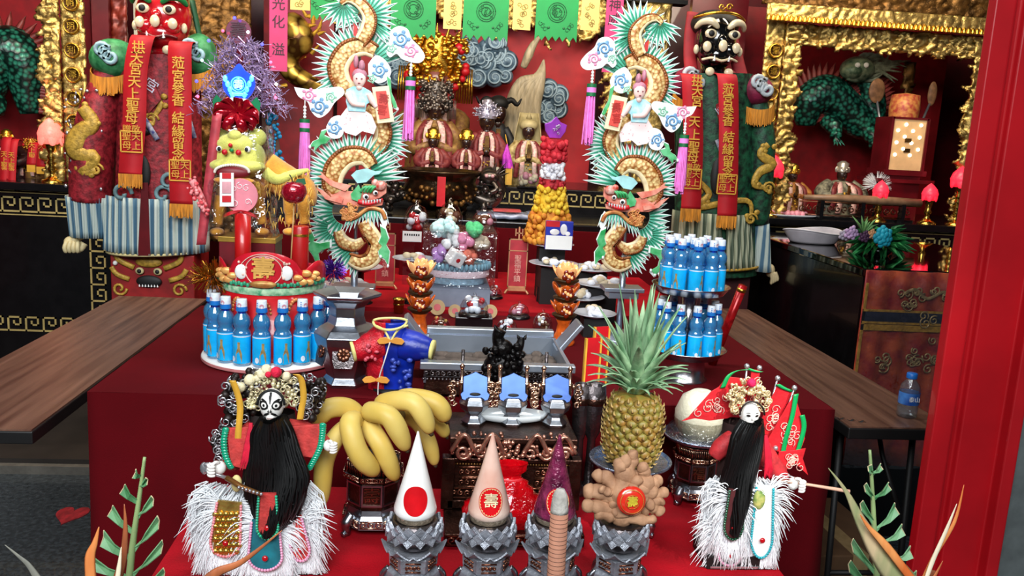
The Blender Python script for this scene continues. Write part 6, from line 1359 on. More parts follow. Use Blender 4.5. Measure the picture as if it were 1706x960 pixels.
    m = MB(); poly(m, [(620, 160), (636, 158), (643, 199), (627, 202)], .077, .003); m.build('board_face', M('board_red', '#e04a3c', .5, 0, .1), bo); text('壽\n喜', 17 * k, M('board_ink', '#b01810', .5), bo, tuple(q(631.5, 180, .0782)), (pi / 2, .12 * mx, 0), ext=.0006, line=1)
    # tassels
    for x, y in ((673, 112), (510, 186)):
        ts = MB(); 
        for j in range(4): ts.ell(q(x, y + 4 + j * 5, .05), 2.6 * k, 8, 6)
        to = ts.build('tassel', FW, t); m = MB()
        for (ya, yb, mi) in ((22, 28, 0), (28, 36, 1), (36, 42, 0)): a = q(x, y + yb, .05); m.lathe([(8 * k, 0), (8 * k, (yb - ya) * k)], 14, tuple(a), mi)
        m.build('tassel_collar', [TGRN, PINK], to); m = MB()
        for j in range(70): a = rnd(0, 6.28); r = 7.4 * sqrt(rnd(.1, 1)) * k; p0, p1 = q(x, y + 41, .05), q(x, y + rnd(104, 122), .05); o2 = Vector((r * cos(a), r * sin(a), 0)); m.tube([p0 + o2 * .9, p0.lerp(p1, .5) + o2 * 1.12, p1 + o2 * 1.05 + Vector((rnd(-.004, .004), 0, 0))], .0026, 4, cap=False)
        m.build('tassel_threads', PINK, to); MB().tube([q(x, y - 8, .048), q(x, y + 4, .05)], .0012, 5).build('tassel_cord', FW, to)
    # post and silver base
    MB().tube([(0, 0, .02), (0, 0, hz + 60 * k)], .011, 12).tube([(0, .012, hz + 50 * k), (0, .012, hz + 440 * k)], .005, 8).build('post', SATP, t)
    MB().box(-.066, .066, -.045, .045, hz - 2 * k, hz + 5 * k).box(-.05, .05, -.036, .036, hz - 14 * k, hz - 2 * k).lathe([(.085, 0), (.085, .012), (.03, .03)], 28).build('base', SATP, t, bev=.002)
    return t
dragon('tall die-cut paper dragon with pink tassels standing behind the pewter vase, facing right', 590, 0, False, 1.0, 0, 0)
dragon('tall die-cut paper dragon with pink tassels behind the pineapple, facing left', 1036, 0, True, .975, 0, 2)
# ================================================================== THE TWO GENERALS
random.seed(77)
STRP = M('striped_pleats', '#4a6f86', .7, 0, .1, 9.5, col2='#b9c4bc', stretch=(1, .0, .0), tex='band', lo=.25, hi=.6); STRG = M('striped_pleats_olive', '#4c5a48', .7, 0, .1, 10, col2='#a8ac90', stretch=(1, 0, 0), tex='band', lo=.25, hi=.6)
ROBR = M('red_brocade_robe', '#5e0610', .6, 0, .5, 50, .4, 120, col2='#a82430'); ROBG = M('green_brocade_robe', '#04160e', .6, 0, .5, 40, .4, 120, col2='#1a5a3a'); DGOLD = M('embroidered_gold', '#b89238', .5, .2, .3, 70, .4, 150); CRMF = M('cream_edge', '#c8bc88', .7, 0, .15)
SASH = M('sash_red', '#b80c1c', .65, 0, .12, 8); SGOLD = M('sash_gold', '#e0a83c', .5, .1, .1)
def fringe(m, pts, ln, n, d, w=.0022):
    for i in range(n):
        u = i / (n - 1) * (len(pts) - 1); j = min(int(u), len(pts) - 2); p = pts[j].lerp(pts[j + 1], u - j); m.tube([p, p + Vector((rnd(-.003, .003), -.004, -ln * rnd(.85, 1.05)))], [w, w * .7], 4, cap=False)
def pleats(t, name, mat, c0, hw, a0, a1, y0, y1, Y, L, flare=1.1, depth=.15):
    m = MB()
    def fn(u, v):
        a = a0 + (a1 - a0) * u; p = L(c0, y0 + (y1 - y0) * v); f = 1 + (flare - 1) * v
        return Vector((p.x + hw * S(Y) * f * cos(a) , depth * f * sin(a) * (1 + .04 * cos(a * 60)) , p.z))
    m.grid(fn, 120, 6); return m.build(name, mat, t, solid=.004)
def dragon_emb(t, name, pts, L, d, w=.02):
    m = MB(); pp = bez([L(x, y, d) for x, y in pts], 6); n = len(pp); m.tube(pp, [w * (1 - .55 * abs(2 * i / n - .8)) for i in range(n)], 8, flat=.35, up=(0, 1, 0))
    for i in range(0, n, 4): m.ell(pp[i] + Vector((rnd(-.03, .03), 0, rnd(-.03, .03))), (.014, .006, .012), 7, 5)
    for i in range(3): m.tube(spiral(pp[-1].x, pp[-1].z, .03 - .006 * i, .008, i * 2, .8, 10, pp[-1].y), .005, 5)
    return m.build(name, DGOLD, t)
def sash(lab, pts, Y, w, glyph, lines, seal_y, hang, small=None):
    """pts: centre line top to bottom in picture measures at depth Y"""
    pp = [P(x, y, Y) for x, y in pts]; o = pp[0].copy(); t = thing('festival_ribbon', lab, 'ribbon', o, 0, 'red sashes on the two guardian figures'); m = MB()
    loc = [p - o for p in pp]; ribbon(m, [loc[0] + Vector((0, .06, .02))] + loc, Vector((w, 0, 0))); m.build('ribbon', SASH, t, solid=.003)
    n = len(glyph)
    for ch, (x, y) in zip(glyph, lines):
        p = P(x, y, Y - .012) - o; text(ch, .050, SGOLD, t, tuple(p), ext=.0012, bold=.0005)
    p = P(*seal_y, Y - .012) - o; s_ = .040; m = MB()
    for a in (-1, 1): m.box(p.x + a * s_ - .0025, p.x + a * s_ + .0025, p.y - .002, p.y, p.z - s_, p.z + s_); m.box(p.x - s_, p.x + s_, p.y - .002, p.y, p.z + a * s_ - .0025, p.z + a * s_ + .0025)
    m.build('seal_frame', SGOLD, t); text('聖天\n母上', .036, SGOLD, t, tuple(p), ext=.001, line=1)
    if small: p = P(*small, Y - .012) - o; text('贈敬', .034, SGOLD, t, tuple(p), ext=.001)
    f = MB(); e = loc[-1]; fringe(f, [e + Vector((-w, 0, 0)), e + Vector((w, 0, 0))], .055, 44, 0); f.build('fringe', ORANGE, t)
def bulb_face(t, L, c, rx, rz, d, mat, black):
    k = S(3.7); m = MB(); cc = L(c[0], c[1], d); m.ell(cc, (rx * k, .10, rz * k), 28, 20); m.ell(cc + Vector((0, -.03, -rz * k * .55)), (rx * k * .86, .075, rz * k * .5), 22, 14); m.ell(cc + Vector((0, -.095, -.006)), (.022, .02, .026), 12, 8)
    for sx in (-1, 1): m.ell(cc + Vector((sx * .045, -.07, -.045)), (.04, .035, .035), 14, 10)
    hd = m.build('head', mat, t); CR = M('face_cream' + ('_b' if black else ''), '#d8c8a4', .35, 0, .1, coat=.4)
    m = MB()
    for sx in (-1, 1): m.ell(cc + Vector((sx * .062, -.100, -.035)), (.019, .010, .022), 12, 8); m.ell(cc + Vector((sx * .040, -.098, -.135)), (.020, .012, .018), 12, 8); m.ell(cc + Vector((sx * .094, -.055, -.045)), (.012, .012, .02), 10, 8)
    m.ell(cc + Vector((0, -.116, -.03)), (.019, .010, .024), 12, 8); m.build('cream_spots', CR, hd)
    m = MB()
    for sx in (-1, 1): m.ell(cc + Vector((sx * .050, -.098, .018)), (.026, .010, .019), 14, 10)
    m.build('eyes', CR, hd); m = MB()
    for sx in (-1, 1): m.ell(cc + Vector((sx * .050, -.107, .018)), (.013, .006, .013), 12, 8)
    m.build('pupils', BLACK, hd)
    m = MB()
    for sx in (-1, 1): m.tube(bez([cc + Vector((sx * .020, -.098, .040)), cc + Vector((sx * .05, -.098, .066)), cc + Vector((sx * .088, -.078, .062)), cc + Vector((sx * .105, -.05, .040))], 4), [.006, .010, .013, .015, .016, .016, .015, .014, .013, .012, .011, .009, .006], 8)
    m.build('eyebrows', CR if black else GREEN, hd)
    m = MB(); m.tube(bez([cc + Vector((-.075, -.085, -.088)), cc + Vector((-.04, -.108, -.08)), cc + Vector((0, -.112, -.09)), cc + Vector((.04, -.108, -.08)), cc + Vector((.075, -.085, -.088))], 5), .0055, 7); m.build('mouth_line', CR if black else DRED, hd)
    m = MB()
    for sx in (-1, 1): m.spike(cc + Vector((sx * .03, -.11, -.09)), cc + Vector((sx * .032, -.118, -.068)), .007)
    m.build('tusks', WHITE, hd); return hd, cc
def general(lab, x0, ybase, Y, red, cx, facec):
    b = P(cx, ybase, Y); t = thing('guardian_figure', lab, 'guardian figure', (b.x, Y, 0)); o = Vector((b.x, Y, 0)); return t, (lambda x, y, d=0: P(x, y, Y) - o - Vector((0, d, 0)))
GY = 3.72
# -- left, red
t, L = general('life-size red faced guardian figure in a red robe with two red sashes, left of centre', 0, 495, GY, True, 265, None)
k = S(GY); zt = L(265, 415).z
HD = M('red_lacquer_face', '#b0101c', .2, 0, .1, coat=.8); bulb_face(t, L, (278, 30), 41, 48, .04, HD, False)
m = MB(); m.tube(bez([L(262, 82, .05), L(280, 92, .07), L(300, 84, .05)], 4), .03, 10); m.tube([L(278, 60, 0), L(278, 110, 0)], .06, 14); m.build('neck', HD, t)
m = MB()
for sx, xs in ((-1, ((242, 0), (236, 30), (234, 60), (240, 85))), (1, ((318, 0), (326, 40), (334, 80), (330, 110)))): m.tube(bez([L(x, y, -.02) for x, y in xs], 4), .022, 8, flat=.5)
m.build('green_head_flaps', M('flap_green', '#0a4a2a', .6, 0, .3), t)
m = MB(); m.grid(lambda u, v: Vector((0, 0, 0)) + L(268 + (66 + 8 * v) * cos(pi + pi * u) , 95 + 320 * v, .02) + Vector((0, .12 * sin(pi + pi * u), 0)), 30, 12); m.build('robe', ROBR, t)
m = MB(); m.grid(lambda u, v: L(268 + 64 * cos(pi * u), 95 + 400 * v, -.03) + Vector((0, .10 * sin(pi * u), 0)), 20, 6); m.build('robe_back', ROBR, t)
cl = MB(); cm = MB()
for (cx_, cy_, rx_, ry_) in ((198, 100, 36, 38), (338, 95, 26, 42)): 
    m = MB(); m.ell(L(cx_, cy_, .05), (rx_ * k, .09, ry_ * k * .8), 20, 12)
    sp = m.build('shoulder_cape', M('cape_green_%d' % cx_, '#1a6a3a', .55, 0, .4, 30, .3, 90, col2='#4a9a62'), t); m = MB()
    for j in range(3): p = L(cx_ - 8 + 8 * j, cy_ - 12 + 6 * j, .15); m.tube(spiral(p.x, p.z, .03, .008, j, 1.2, 14, p.y + .01), .009, 6)
    m.build('cape_scroll', M('cape_blue', '#8fb0b8', .5, 0, .2), sp); m = MB(); pts = [L(cx_ + rx_ * cos(a), cy_ + 14 + 18 * sin(a), .06 + .07 * sin(a)) for a in [pi - pi * i / 14 for i in range(15)]]; fringe(m, pts, .07, 120, 0, .003); m.build('cape_fringe', ORANGE, sp)
m = MB(); m.tube(bez([L(192, 118, .03), L(172, 200, .05), L(162, 270, .05), L(158, 330, .04)], 6), lerps([.07, .10, .105, .10], 19), 18, flat=.8); sl = m.build('sleeve', ROBR, t); dragon_emb(sl, 'sleeve_dragon', [(160, 180), (176, 205), (156, 225), (150, 250), (178, 262), (160, 282), (182, 280)], L, .145, .042)
m = MB()
for i in range(60): a = rnd(130, 190); p = L(a, rnd(150, 320), .13); m.ell(p, (rnd(.004, .009), .003, rnd(.004, .009)), 6, 4)
m.build('sleeve_sequins', SILV, sl); pleats(t, 'striped_cuff', STRP, 157, 39, pi, 2 * pi, 326, 392, GY, L, .85, .13); m = MB(); m.tube(bez([L(150, 388, .05), L(135, 396, .07), L(128, 405, .07), L(142, 412, .07), L(150, 402, .06)], 4), .016, 8); m.build('hand', M('hand_cream', '#d8c898', .5, 0, .1), t)
m = MB(); m.ell(L(128, 400, .07), .024, 10, 8)
for i in range(4): m.tube(bez([L(126 + i * 6, 398, .09), L(124 + i * 7, 408, .10), L(126 + i * 6, 416, .09)], 3), [.009] * 6 + [.006], 6)
m.build('fingers', M('hand_cream2', '#d8c898', .5, 0, .1), t)
pleats(t, 'front_apron', STRP, 263, 78, pi, 1.5 * pi - .06, 326, 415, GY, L, 1.04, .17); pleats(t, 'front_apron', STRP, 263, 78, 1.5 * pi + .06, 2 * pi, 326, 415, GY, L, 1.04, .17)
m = MB(); m.tube([L(263 + 81 * cos(a), 416, -.178 * sin(a)) for a in [pi + .02 + pi * i / 24 * .98 for i in range(25)]], .006, 6); m.build('apron_hem', CRMF, t)
m = MB(); m.extr([(L(x, y).x, L(x, y).z) for x, y in ((260, 300), (270, 300), (274, 416), (254, 416))], -.178, -.184); m.build('centre_sash', DRED, t, bev=.001)
m = MB(); m.ell(L(258, 285, .15), (.03, .012, .07), 14, 10); m.ell(L(252, 218, .14), (.05, .02, .02), 12, 8); m.build('black_pouch', BLACK, t)
m = MB()
for (x, y) in ((225, 318), (300, 300), (290, 320)): p = L(x, y, .155); m.tube(spiral(p.x, p.z, .04, .01, 0, 1, 14, p.y), .009, 6)
m.build('wave_embroidery', M('wave_blue', '#6a8a90', .6, 0, .3), t); dragon_emb(t, 'chest_dragon', [(232, 150), (250, 170), (262, 160), (285, 175), (270, 200)], L, .14, .02)
m = MB(); a = L(258, 120, .165); 
for i, (x, y, r_) in enumerate(((250, 145, -.45), (266, 150, -.45))): pass
q4 = [L(x, y) for x, y in ((244, 132), (264, 112), (288, 168), (268, 190))]; m.extr([(p.x, p.z) for p in q4], -.150, -.156); bn = m.build('cross_band', ROBR, t); text('聖宮', .055, M('band_ink', '#c8c8d8', .5), bn, tuple(L(262, 140, .158)), (pi / 2, .55, 0), ext=.001)
m = MB(); m.tube([L(246, 175, .155), L(282, 232, .155)], .012, 6, flat=.3, up=(0, 1, 0)); m.tube([L(322, 190, .10), L(334, 230, .10)], .014, 6, flat=.3, up=(0, 1, 0)); m.build('patterned_cord', M('cord_blue', '#3c4a8a', .6, 0, .5, 60, col2='#c0c0c8'), t)
# painted chest under the figure
c0, c1 = L(198, 420), L(334, 420); zb = L(265, 418).z; m = MB(); m.box(c0.x, c1.x, -.10, .14, 0, zb); bx = m.build('painted_chest', M('chest_red', '#8a1414', .5, 0, .3, 14), t, bev=.004)
m = MB(); cc = L(262, 452, .105)
for sx in (-1, 1):
    m.tube(bez([cc + Vector((sx * .06, 0, .03)), cc + Vector((sx * .12, 0, .06)), cc + Vector((sx * .13, 0, .09))], 4), .012, 7, flat=.4, up=(0, 1, 0)); m.tube(bez([cc + Vector((sx * .08, 0, -.02)), cc + Vector((sx * .13, 0, .0)), cc + Vector((sx * .15, 0, .03))], 4), .011, 7, flat=.4, up=(0, 1, 0)); m.tube(spiral(cc.x + sx * .12, cc.z - .06, .03, .008, 0, 1.2 * sx, 14, cc.y), .006, 6)
m.ell(cc + Vector((0, 0, .055)), (.055, .012, .022), 14, 8); m.build('lion_mane', DGOLD, bx); m = MB(); m.ell(cc + Vector((0, -.004, -.025)), (.052, .01, .026), 16, 10); m.build('lion_mouth', BLACK, bx)
m = MB()
for sx in (-1, 1): m.ell(cc + Vector((sx * .036, -.006, .018)), (.018, .008, .015), 12, 8)
e = m.build('lion_eyes', CRMF, bx); m = MB()
for sx in (-1, 1): m.ell(cc + Vector((sx * .036, -.013, .018)), (.009, .004, .009), 10, 8)
m.build('lion_pupils', BLACK, bx); m = MB()
for i in range(7): m.spike(cc + Vector((-.036 + .012 * i, -.012, -.046)), cc + Vector((-.036 + .012 * i, -.013, -.036)), .004)
m.ell(L(207, 432, .105), .010, 8, 6); m.build('lion_teeth', WHITE, bx)
sash('left sash of the red faced guardian with seven large gold characters', [(236, 66), (226, 120), (224, 200), (219, 260), (217, 290)], GY - .20, .044, '拱天宮天上聖母', [(231, 80), (228, 97), (226, 116), (224, 137), (222, 158), (221, 178), (219, 198)], (219, 236), 0, (219, 216))
sash('right sash of the red faced guardian with eight gold characters, hanging lower', [(300, 76), (300, 130), (300, 200), (301, 280), (302, 340)], GY - .20, .044, '蒞宮參香結緣留念', [(297, 106), (297, 128), (297, 148), (297, 168), (297, 198), (297, 220), (297, 240), (297, 260)], (300, 284), 0)
# -- right, black
t, L = general('life-size black faced guardian figure in a green robe with two red sashes, right of centre', 0, 495, GY, False, 1190, None)
HB = M('black_lacquer_face', '#070707', .15, 0, .2, coat=.9); hd, cc = bulb_face(t, L, (1186, 70), 33, 44, .04, HB, True)
m = MB(); m.tube(bez([cc + Vector((-.11, -.03, .085)), cc + Vector((-.06, -.09, .098)), cc + Vector((0, -.10, .104)), cc + Vector((.06, -.09, .098)), cc + Vector((.11, -.03, .085))], 5), .006, 7)
for sx in (-1, 1): m.tube(spiral(cc.x + sx * .016, cc.z + .125, .015, .004, 0, 1.1 * sx, 14, cc.y - .10), .0035, 6)
m.build('gold_headband', GOLD, hd); m = MB(); m.ell(cc + Vector((0, .02, .07)), (.105, .09, .06), 18, 12); m.build('hair_cap', BLACK, hd)
m = MB(); m.tube([L(1188, 100, 0), L(1188, 140, 0)], .055, 12); m.build('neck', HB, t)
m = MB()
for pts in ([(1158, 20, -.02), (1150, 70, .0), (1148, 120, .04), (1160, 160, .10)], [(1215, 40, -.02), (1222, 90, .02), (1230, 140, .06), (1236, 165, .08)], [(1165, 128, .10), (1188, 140, .13), (1212, 130, .10)]): m.tube(bez([L(*p) for p in pts], 5), .030, 10, flat=.4, up=(0, 1, 0)); m.build('red_scarf', M('scarf_red', '#8a0a18', .7, 0, .25, 12), t); m = MB()
m = MB(); m.grid(lambda u, v: L(1188 + (62 + 6 * v) * cos(pi + pi * u), 125 + 330 * v, .02) + Vector((0, .12 * sin(pi + pi * u), 0)), 30, 12); m.build('robe', ROBG, t)
m = MB(); m.grid(lambda u, v: L(1188 + 60 * cos(pi * u), 125 + 420 * v, -.03) + Vector((0, .10 * sin(pi * u), 0)), 20, 6); m.build('robe_back', ROBG, t)
for (cx_, cy_, rx_, ry_) in ((1140, 140, 24, 34), (1250, 152, 30, 32)):
    m = MB(); m.ell(L(cx_, cy_, .05), (rx_ * k, .09, ry_ * k * .8), 20, 12); sp = m.build('shoulder_cape', M('cape_wine_%d' % cx_, '#7a1a3a', .55, 0, .3, 30, .3, 90), t); m = MB()
    for j in range(3): p = L(cx_ - 8 + 8 * j, cy_ - 12 + 6 * j, .145); m.tube(spiral(p.x, p.z, .03, .008, j, 1.2, 14, p.y), .010, 6)
    m.build('cape_scroll', M('cape_pale', '#b0b8bc', .5, 0, .2), sp); m = MB(); fringe(m, [L(cx_ + rx_ * cos(a), cy_ + 14 + 18 * sin(a), .06 + .07 * sin(a)) for a in [pi - pi * i / 14 for i in range(15)]], .07, 110, 0, .003); m.build('cape_fringe', ORANGE, sp)
m = MB(); m.tube(bez([L(1252, 165, .03), L(1260, 230, .05), L(1258, 290, .05), L(1256, 370, .04)], 6), lerps([.06, .075, .075, .06], 19), 18, flat=.8); sl = m.build('sleeve', ROBG, t); dragon_emb(sl, 'sleeve_dragon', [(1262, 240), (1250, 255), (1268, 272), (1248, 285), (1240, 305), (1262, 310)], L, .125, .024)
pleats(t, 'striped_cuff', STRP, 1261, 17, pi, 2 * pi, 370, 448, GY, L, 1.15, .09); m = MB(); m.ell(L(1276, 448, .05), (.022, .02, .03), 10, 8)
for i in range(4): m.tube(bez([L(1274 + i * 3, 450, .06), L(1277 + i * 3, 460, .065), L(1276 + i * 3, 470 - 2 * i, .06)], 3), [.008] * 6 + [.005], 6)
m.build('hand', M('hand_cream3', '#d0bc90', .5, 0, .1), t)
pleats(t, 'front_apron', STRG, 1186, 68, pi, 1.5 * pi - .06, 352, 440, GY, L, 1.1, .16); pleats(t, 'front_apron', STRG, 1186, 66, 1.5 * pi + .06, 2 * pi, 352, 440, GY, L, 1.1, .16)
m = MB(); m.tube([L(1186 + 74 * cos(a), 440, -.178 * sin(a)) for a in [pi + .02 + pi * i / 24 * .98 for i in range(25)]], .006, 6); m.build('apron_hem', DGOLD, t)
m = MB(); q4 = [L(x, y) for x, y in ((1174, 176), (1194, 164), (1202, 215), (1182, 228))]; m.extr([(p.x, p.z) for p in q4], -.150, -.156); bn = m.build('cross_band', ROBR, t); text('聖宮', .05, M('band_ink2', '#c8c8d8', .5), bn, tuple(L(1187, 194, .158)), (pi / 2, .9, 0), ext=.001)
m = MB(); m.tube([L(1176, 232, .155), L(1194, 284, .155)], .012, 6, flat=.3, up=(0, 1, 0)); m.build('patterned_cord', M('cord_blue2', '#3c4a6a', .6, 0, .5, 60, col2='#a0a0a8'), t); m = MB(); m.ell(L(1180, 290, .13), (.035, .02, .09), 14, 10); m.build('black_pouch', BLACK, t)
m = MB(); 
for i in range(5): x = 1196 + i * 8; m.tube([L(x, 430, .06), L(x + 2, 500, .05)], .010, 6, flat=.4, up=(0, 1, 0), mi=i % 2)
m.build('hanging_ribbons', [GREEN, YEL], t); dragon_emb(t, 'chest_dragon', [(1150, 300), (1165, 320), (1150, 340), (1225, 330), (1232, 360)], L, .14, .018)
c0, c1 = L(1130, 440), L(1245, 440); m = MB(); m.box(c0.x, c1.x, -.06, .14, 0, L(1190, 438).z); m.build('painted_chest', M('chest_dark', '#3a0c10', .5, 0, .3, 14), t, bev=.004)
sash('left sash of the black faced guardian, its upper characters behind the scarf', [(1152, 130), (1154, 180), (1155, 240), (1153, 300), (1151, 348)], GY - .20, .042, '拱天宮天上聖母', [(1162, 136), (1162, 152), (1161, 170), (1157, 204), (1157, 226), (1156, 246), (1154, 264)], (1152, 298), 0, (1154, 280))
sash('right sash of the black faced guardian with eight gold characters', [(1212, 130), (1214, 180), (1214, 240), (1213, 310), (1211, 360)], GY - .20, .042, '蒞宮參香結緣留念', [(1213, 150), (1213, 168), (1213, 186), (1213, 202), (1214, 230), (1213, 250), (1213, 270), (1212, 288)], (1211, 307), 0)
# ================================================================== CENTRE ALTAR, BANNERS, LAMPS, NICHES
random.seed(101)
CLOUDM = M('slate_cloud', '#2c4658', .5, .1, .3, 18, .2, 60, col2='#7892a4'); CLOUDE = M('cloud_rim', '#93aab6', .5, .1, .2)
def clouds(lab, pts, Y):
    c = P(pts[0][0], pts[0][1], Y); t = thing('cloud_carving', lab, 'carving', (c.x, Y, c.z), 0, 'carved clouds behind the deities'); m = MB(); e = MB()
    for x, y, r in pts:
        p = P(x, y, Y) - Vector((c.x, Y, c.z)); R_ = r * S(Y); p.y = rnd(-.05, .0); m.ell(p, (R_ * 1.1, .05, R_ * 1.05), 16, 10); e.tube(spiral(p.x, p.z, R_ * .9, R_ * .15, rnd(0, 6), 1.8, 30, p.y - .045), R_ * .11, 6)
    m.build('cloud_mass', CLOUDM, t); e.build('cloud_scroll', CLOUDE, t)
def blob(x0, x1, y0, y1, n, r0, r1): return [(rnd(x0, x1), rnd(y0, y1), rnd(r0, r1)) for _ in range(n)]
clouds('slate blue carved cloud cluster right of the main deity crown', blob(770, 850, 72, 138, 22, 12, 20), 5.5)
clouds('slate blue carved cloud cluster between the left dragon and main deity', blob(636, 694, 64, 132, 16, 11, 18), 5.5)
clouds('slate blue carved cloud pair left of the right dragon', blob(886, 932, 140, 195, 13, 11, 17), 5.45)
PLUME = M('cream_plume', '#b8a888', .5, 0, .25, 8, .3, 40, stretch=(8, 8, 1))
c = P(870, 200, 5.4); t = thing('plume_carving', 'cream curling plume carving above the veiled deity', 'carving', c); q = lambda x, y, d=0: P(x, y, 5.4) - c - Vector((0, d, 0)); m = MB()
for i in range(6): m.tube(bez([q(848 + i * 9, 235), q(850 + i * 8, 180, .03), q(866 + i * 6, 140 + i * 2, .05), q(892 + i * 2, 128 - i, .05), q(905, 100, .03)], 6), lerps([.035, .04, .035, .022, .004], 25), 8)
m.build('plume', PLUME, t); m = MB(); m.tube(bez([q(872, 112), q(880, 92, .03), q(888, 75, .03), q(900, 60, .02)], 5), lerps([.02, .028, .022, .006], 16), 8); m.build('claw', PLUME, t)
GSC = M('gold_dragon_scales', '#e0b850', .32, .7, .4, 17, .9, 17, col2='#4a2c0c', tex='voronoi', lo=.25, hi=.68)
c = P(500, 100, 5.36); t = thing('gold_dragon_carving', 'gilt scaled dragon carving on the red panel left of the left paper dragon', 'carving', c); q = lambda x, y, d=0: P(x, y, 5.2) - c - Vector((0, d, 0)); m = MB(); m.tube(bez([q(478, 60, .1), q(492, 45, .12), q(505, 70, .12), q(486, 95, .1), q(490, 120, .1), q(520, 140, .12), q(545, 150, .1)], 8), lerps([.05, .07, .08, .07, .06, .05, .03], 49), 14); m.build('scaled_body', GSC, t); m = MB()
for i in range(26): a = q(rnd(480, 540), rnd(30, 150), .1); m.spike(a, a + Vector((rnd(-.06, .06), -.03, rnd(-.02, .08))), .014)
m.build('gold_fins', GOLDP, t)
# banners
cord = MB(); cA, cB = P(430, -30, 3.95), P(1040, -22, 3.95); cord.tube([cA, cA.lerp(cB, .5) + Vector((0, 0, -.01)), cB], .003, 6); co_ = cord.build('string', M('cord_white', '#d8d0c0', .7)); tag(co_, 'thin cord above the altar carrying the paper banners', 'cord')
PGR = M('banner_green', '#0a8a40', .6, 0, .08, 10); PYE = M('banner_yellow', '#d9bd6a', .6, 0, .08, 10); PPK = M('banner_rose', '#c03068', .6, 0, .1, 10); INKG = M('ink_dark_green', '#075a2c', .6); INKY = M('ink_ochre', '#9a8038', .6); INKB = M('ink_black', '#2a0c18', .6)
def banner(lab, x0, x1, yb, mat, kind, txt=None):
    Y = 3.95; top = cA.lerp(cB, ((x0 + x1) / 2 - 430) / 610); a, b_ = P(x0, yb, Y), P(x1, yb, Y); w_ = (b_.x - a.x) / 2; h = top.z - a.z; t = thing('paper_banner', lab, 'banner', ((a.x + b_.x) / 2, Y - .006, top.z), 0, 'paper banners hanging above the altar')
    q = [(-w_, 0), (w_, 0)]
    if kind == 'g':
        for i in range(13): q.append((w_ - 2 * w_ * i / 12, -h + (.022 if i % 2 else 0) ))
    else: q += [(w_, -h), (-w_, -h)]
    m = MB(); m.extr(q, .0, -.002); m.build('paper', mat, t)
    if kind == 'g':
        m = MB(); zc = -h + .125
        for r_ in (.042, .033, .02): m.tube([(r_ * cos(a_), -.003, zc + r_ * sin(a_)) for a_ in [2 * pi * k / 28 for k in range(29)]], .0016, 4)
        for i in range(9): m.tube(spiral(rnd(-.025, .025), zc + rnd(-.025, .025), .009, .002, rnd(0, 6), 1, 8, -.003), .0014, 4)
        for sx in (-1, 1):
            m.ell((sx * .034, -.002, -h + .058), (.006, .002, .006), 8, 5)
            for i in range(3): m.tube(spiral(sx * (.05 + .01 * i), -h + .05 + .012 * i, .012, .004, i, 1, 10, -.003), .0011, 4)
        m.build('printed_motif', INKG, t)
    elif kind == 'y':
        m = MB()
        for j in range(3):
            for i in range(3): m.tube(spiral(rnd(-.4, .4) * w_, -h + .03 + .035 * j + rnd(-.01, .01), .012, .003, rnd(0, 6), 1.1, 10, -.003), .0012, 4)
        m.build('printed_motif', INKY, t)
    elif txt:
        for ch, yy in txt: p = P((x0 + x1) / 2, yy, Y); text(ch, .058, INKB, t, (0, -.003, p.z - top.z), ext=.0006)
for i, (x0, x1, yb) in enumerate(((518, 578, 33), (650, 725, 62), (770, 845, 66), (890, 960, 67))): banner('green zigzag edged paper banner at the top, ' + ORD[i] + ' of four', x0, x1, yb, PGR, 'g')
for i, (x0, x1, yb) in enumerate(((484, 517, 16), (612, 645, 39), (738, 768, 48), (853, 883, 49), (966, 996, 50))): banner('narrow yellow paper banner at the top, ' + ORD[i] + ' of five', x0, x1, yb, PYE, 'y')
banner('long rose paper banner with black characters behind the tinsel tree', 449, 479, 118, PPK, 'p', [('光', 8), ('化', 38), ('溢', 84)]); banner('long rose paper banner behind the right paper dragon', 1002, 1030, 120, PPK, 'p', [('神', 10), ('威', 34)])
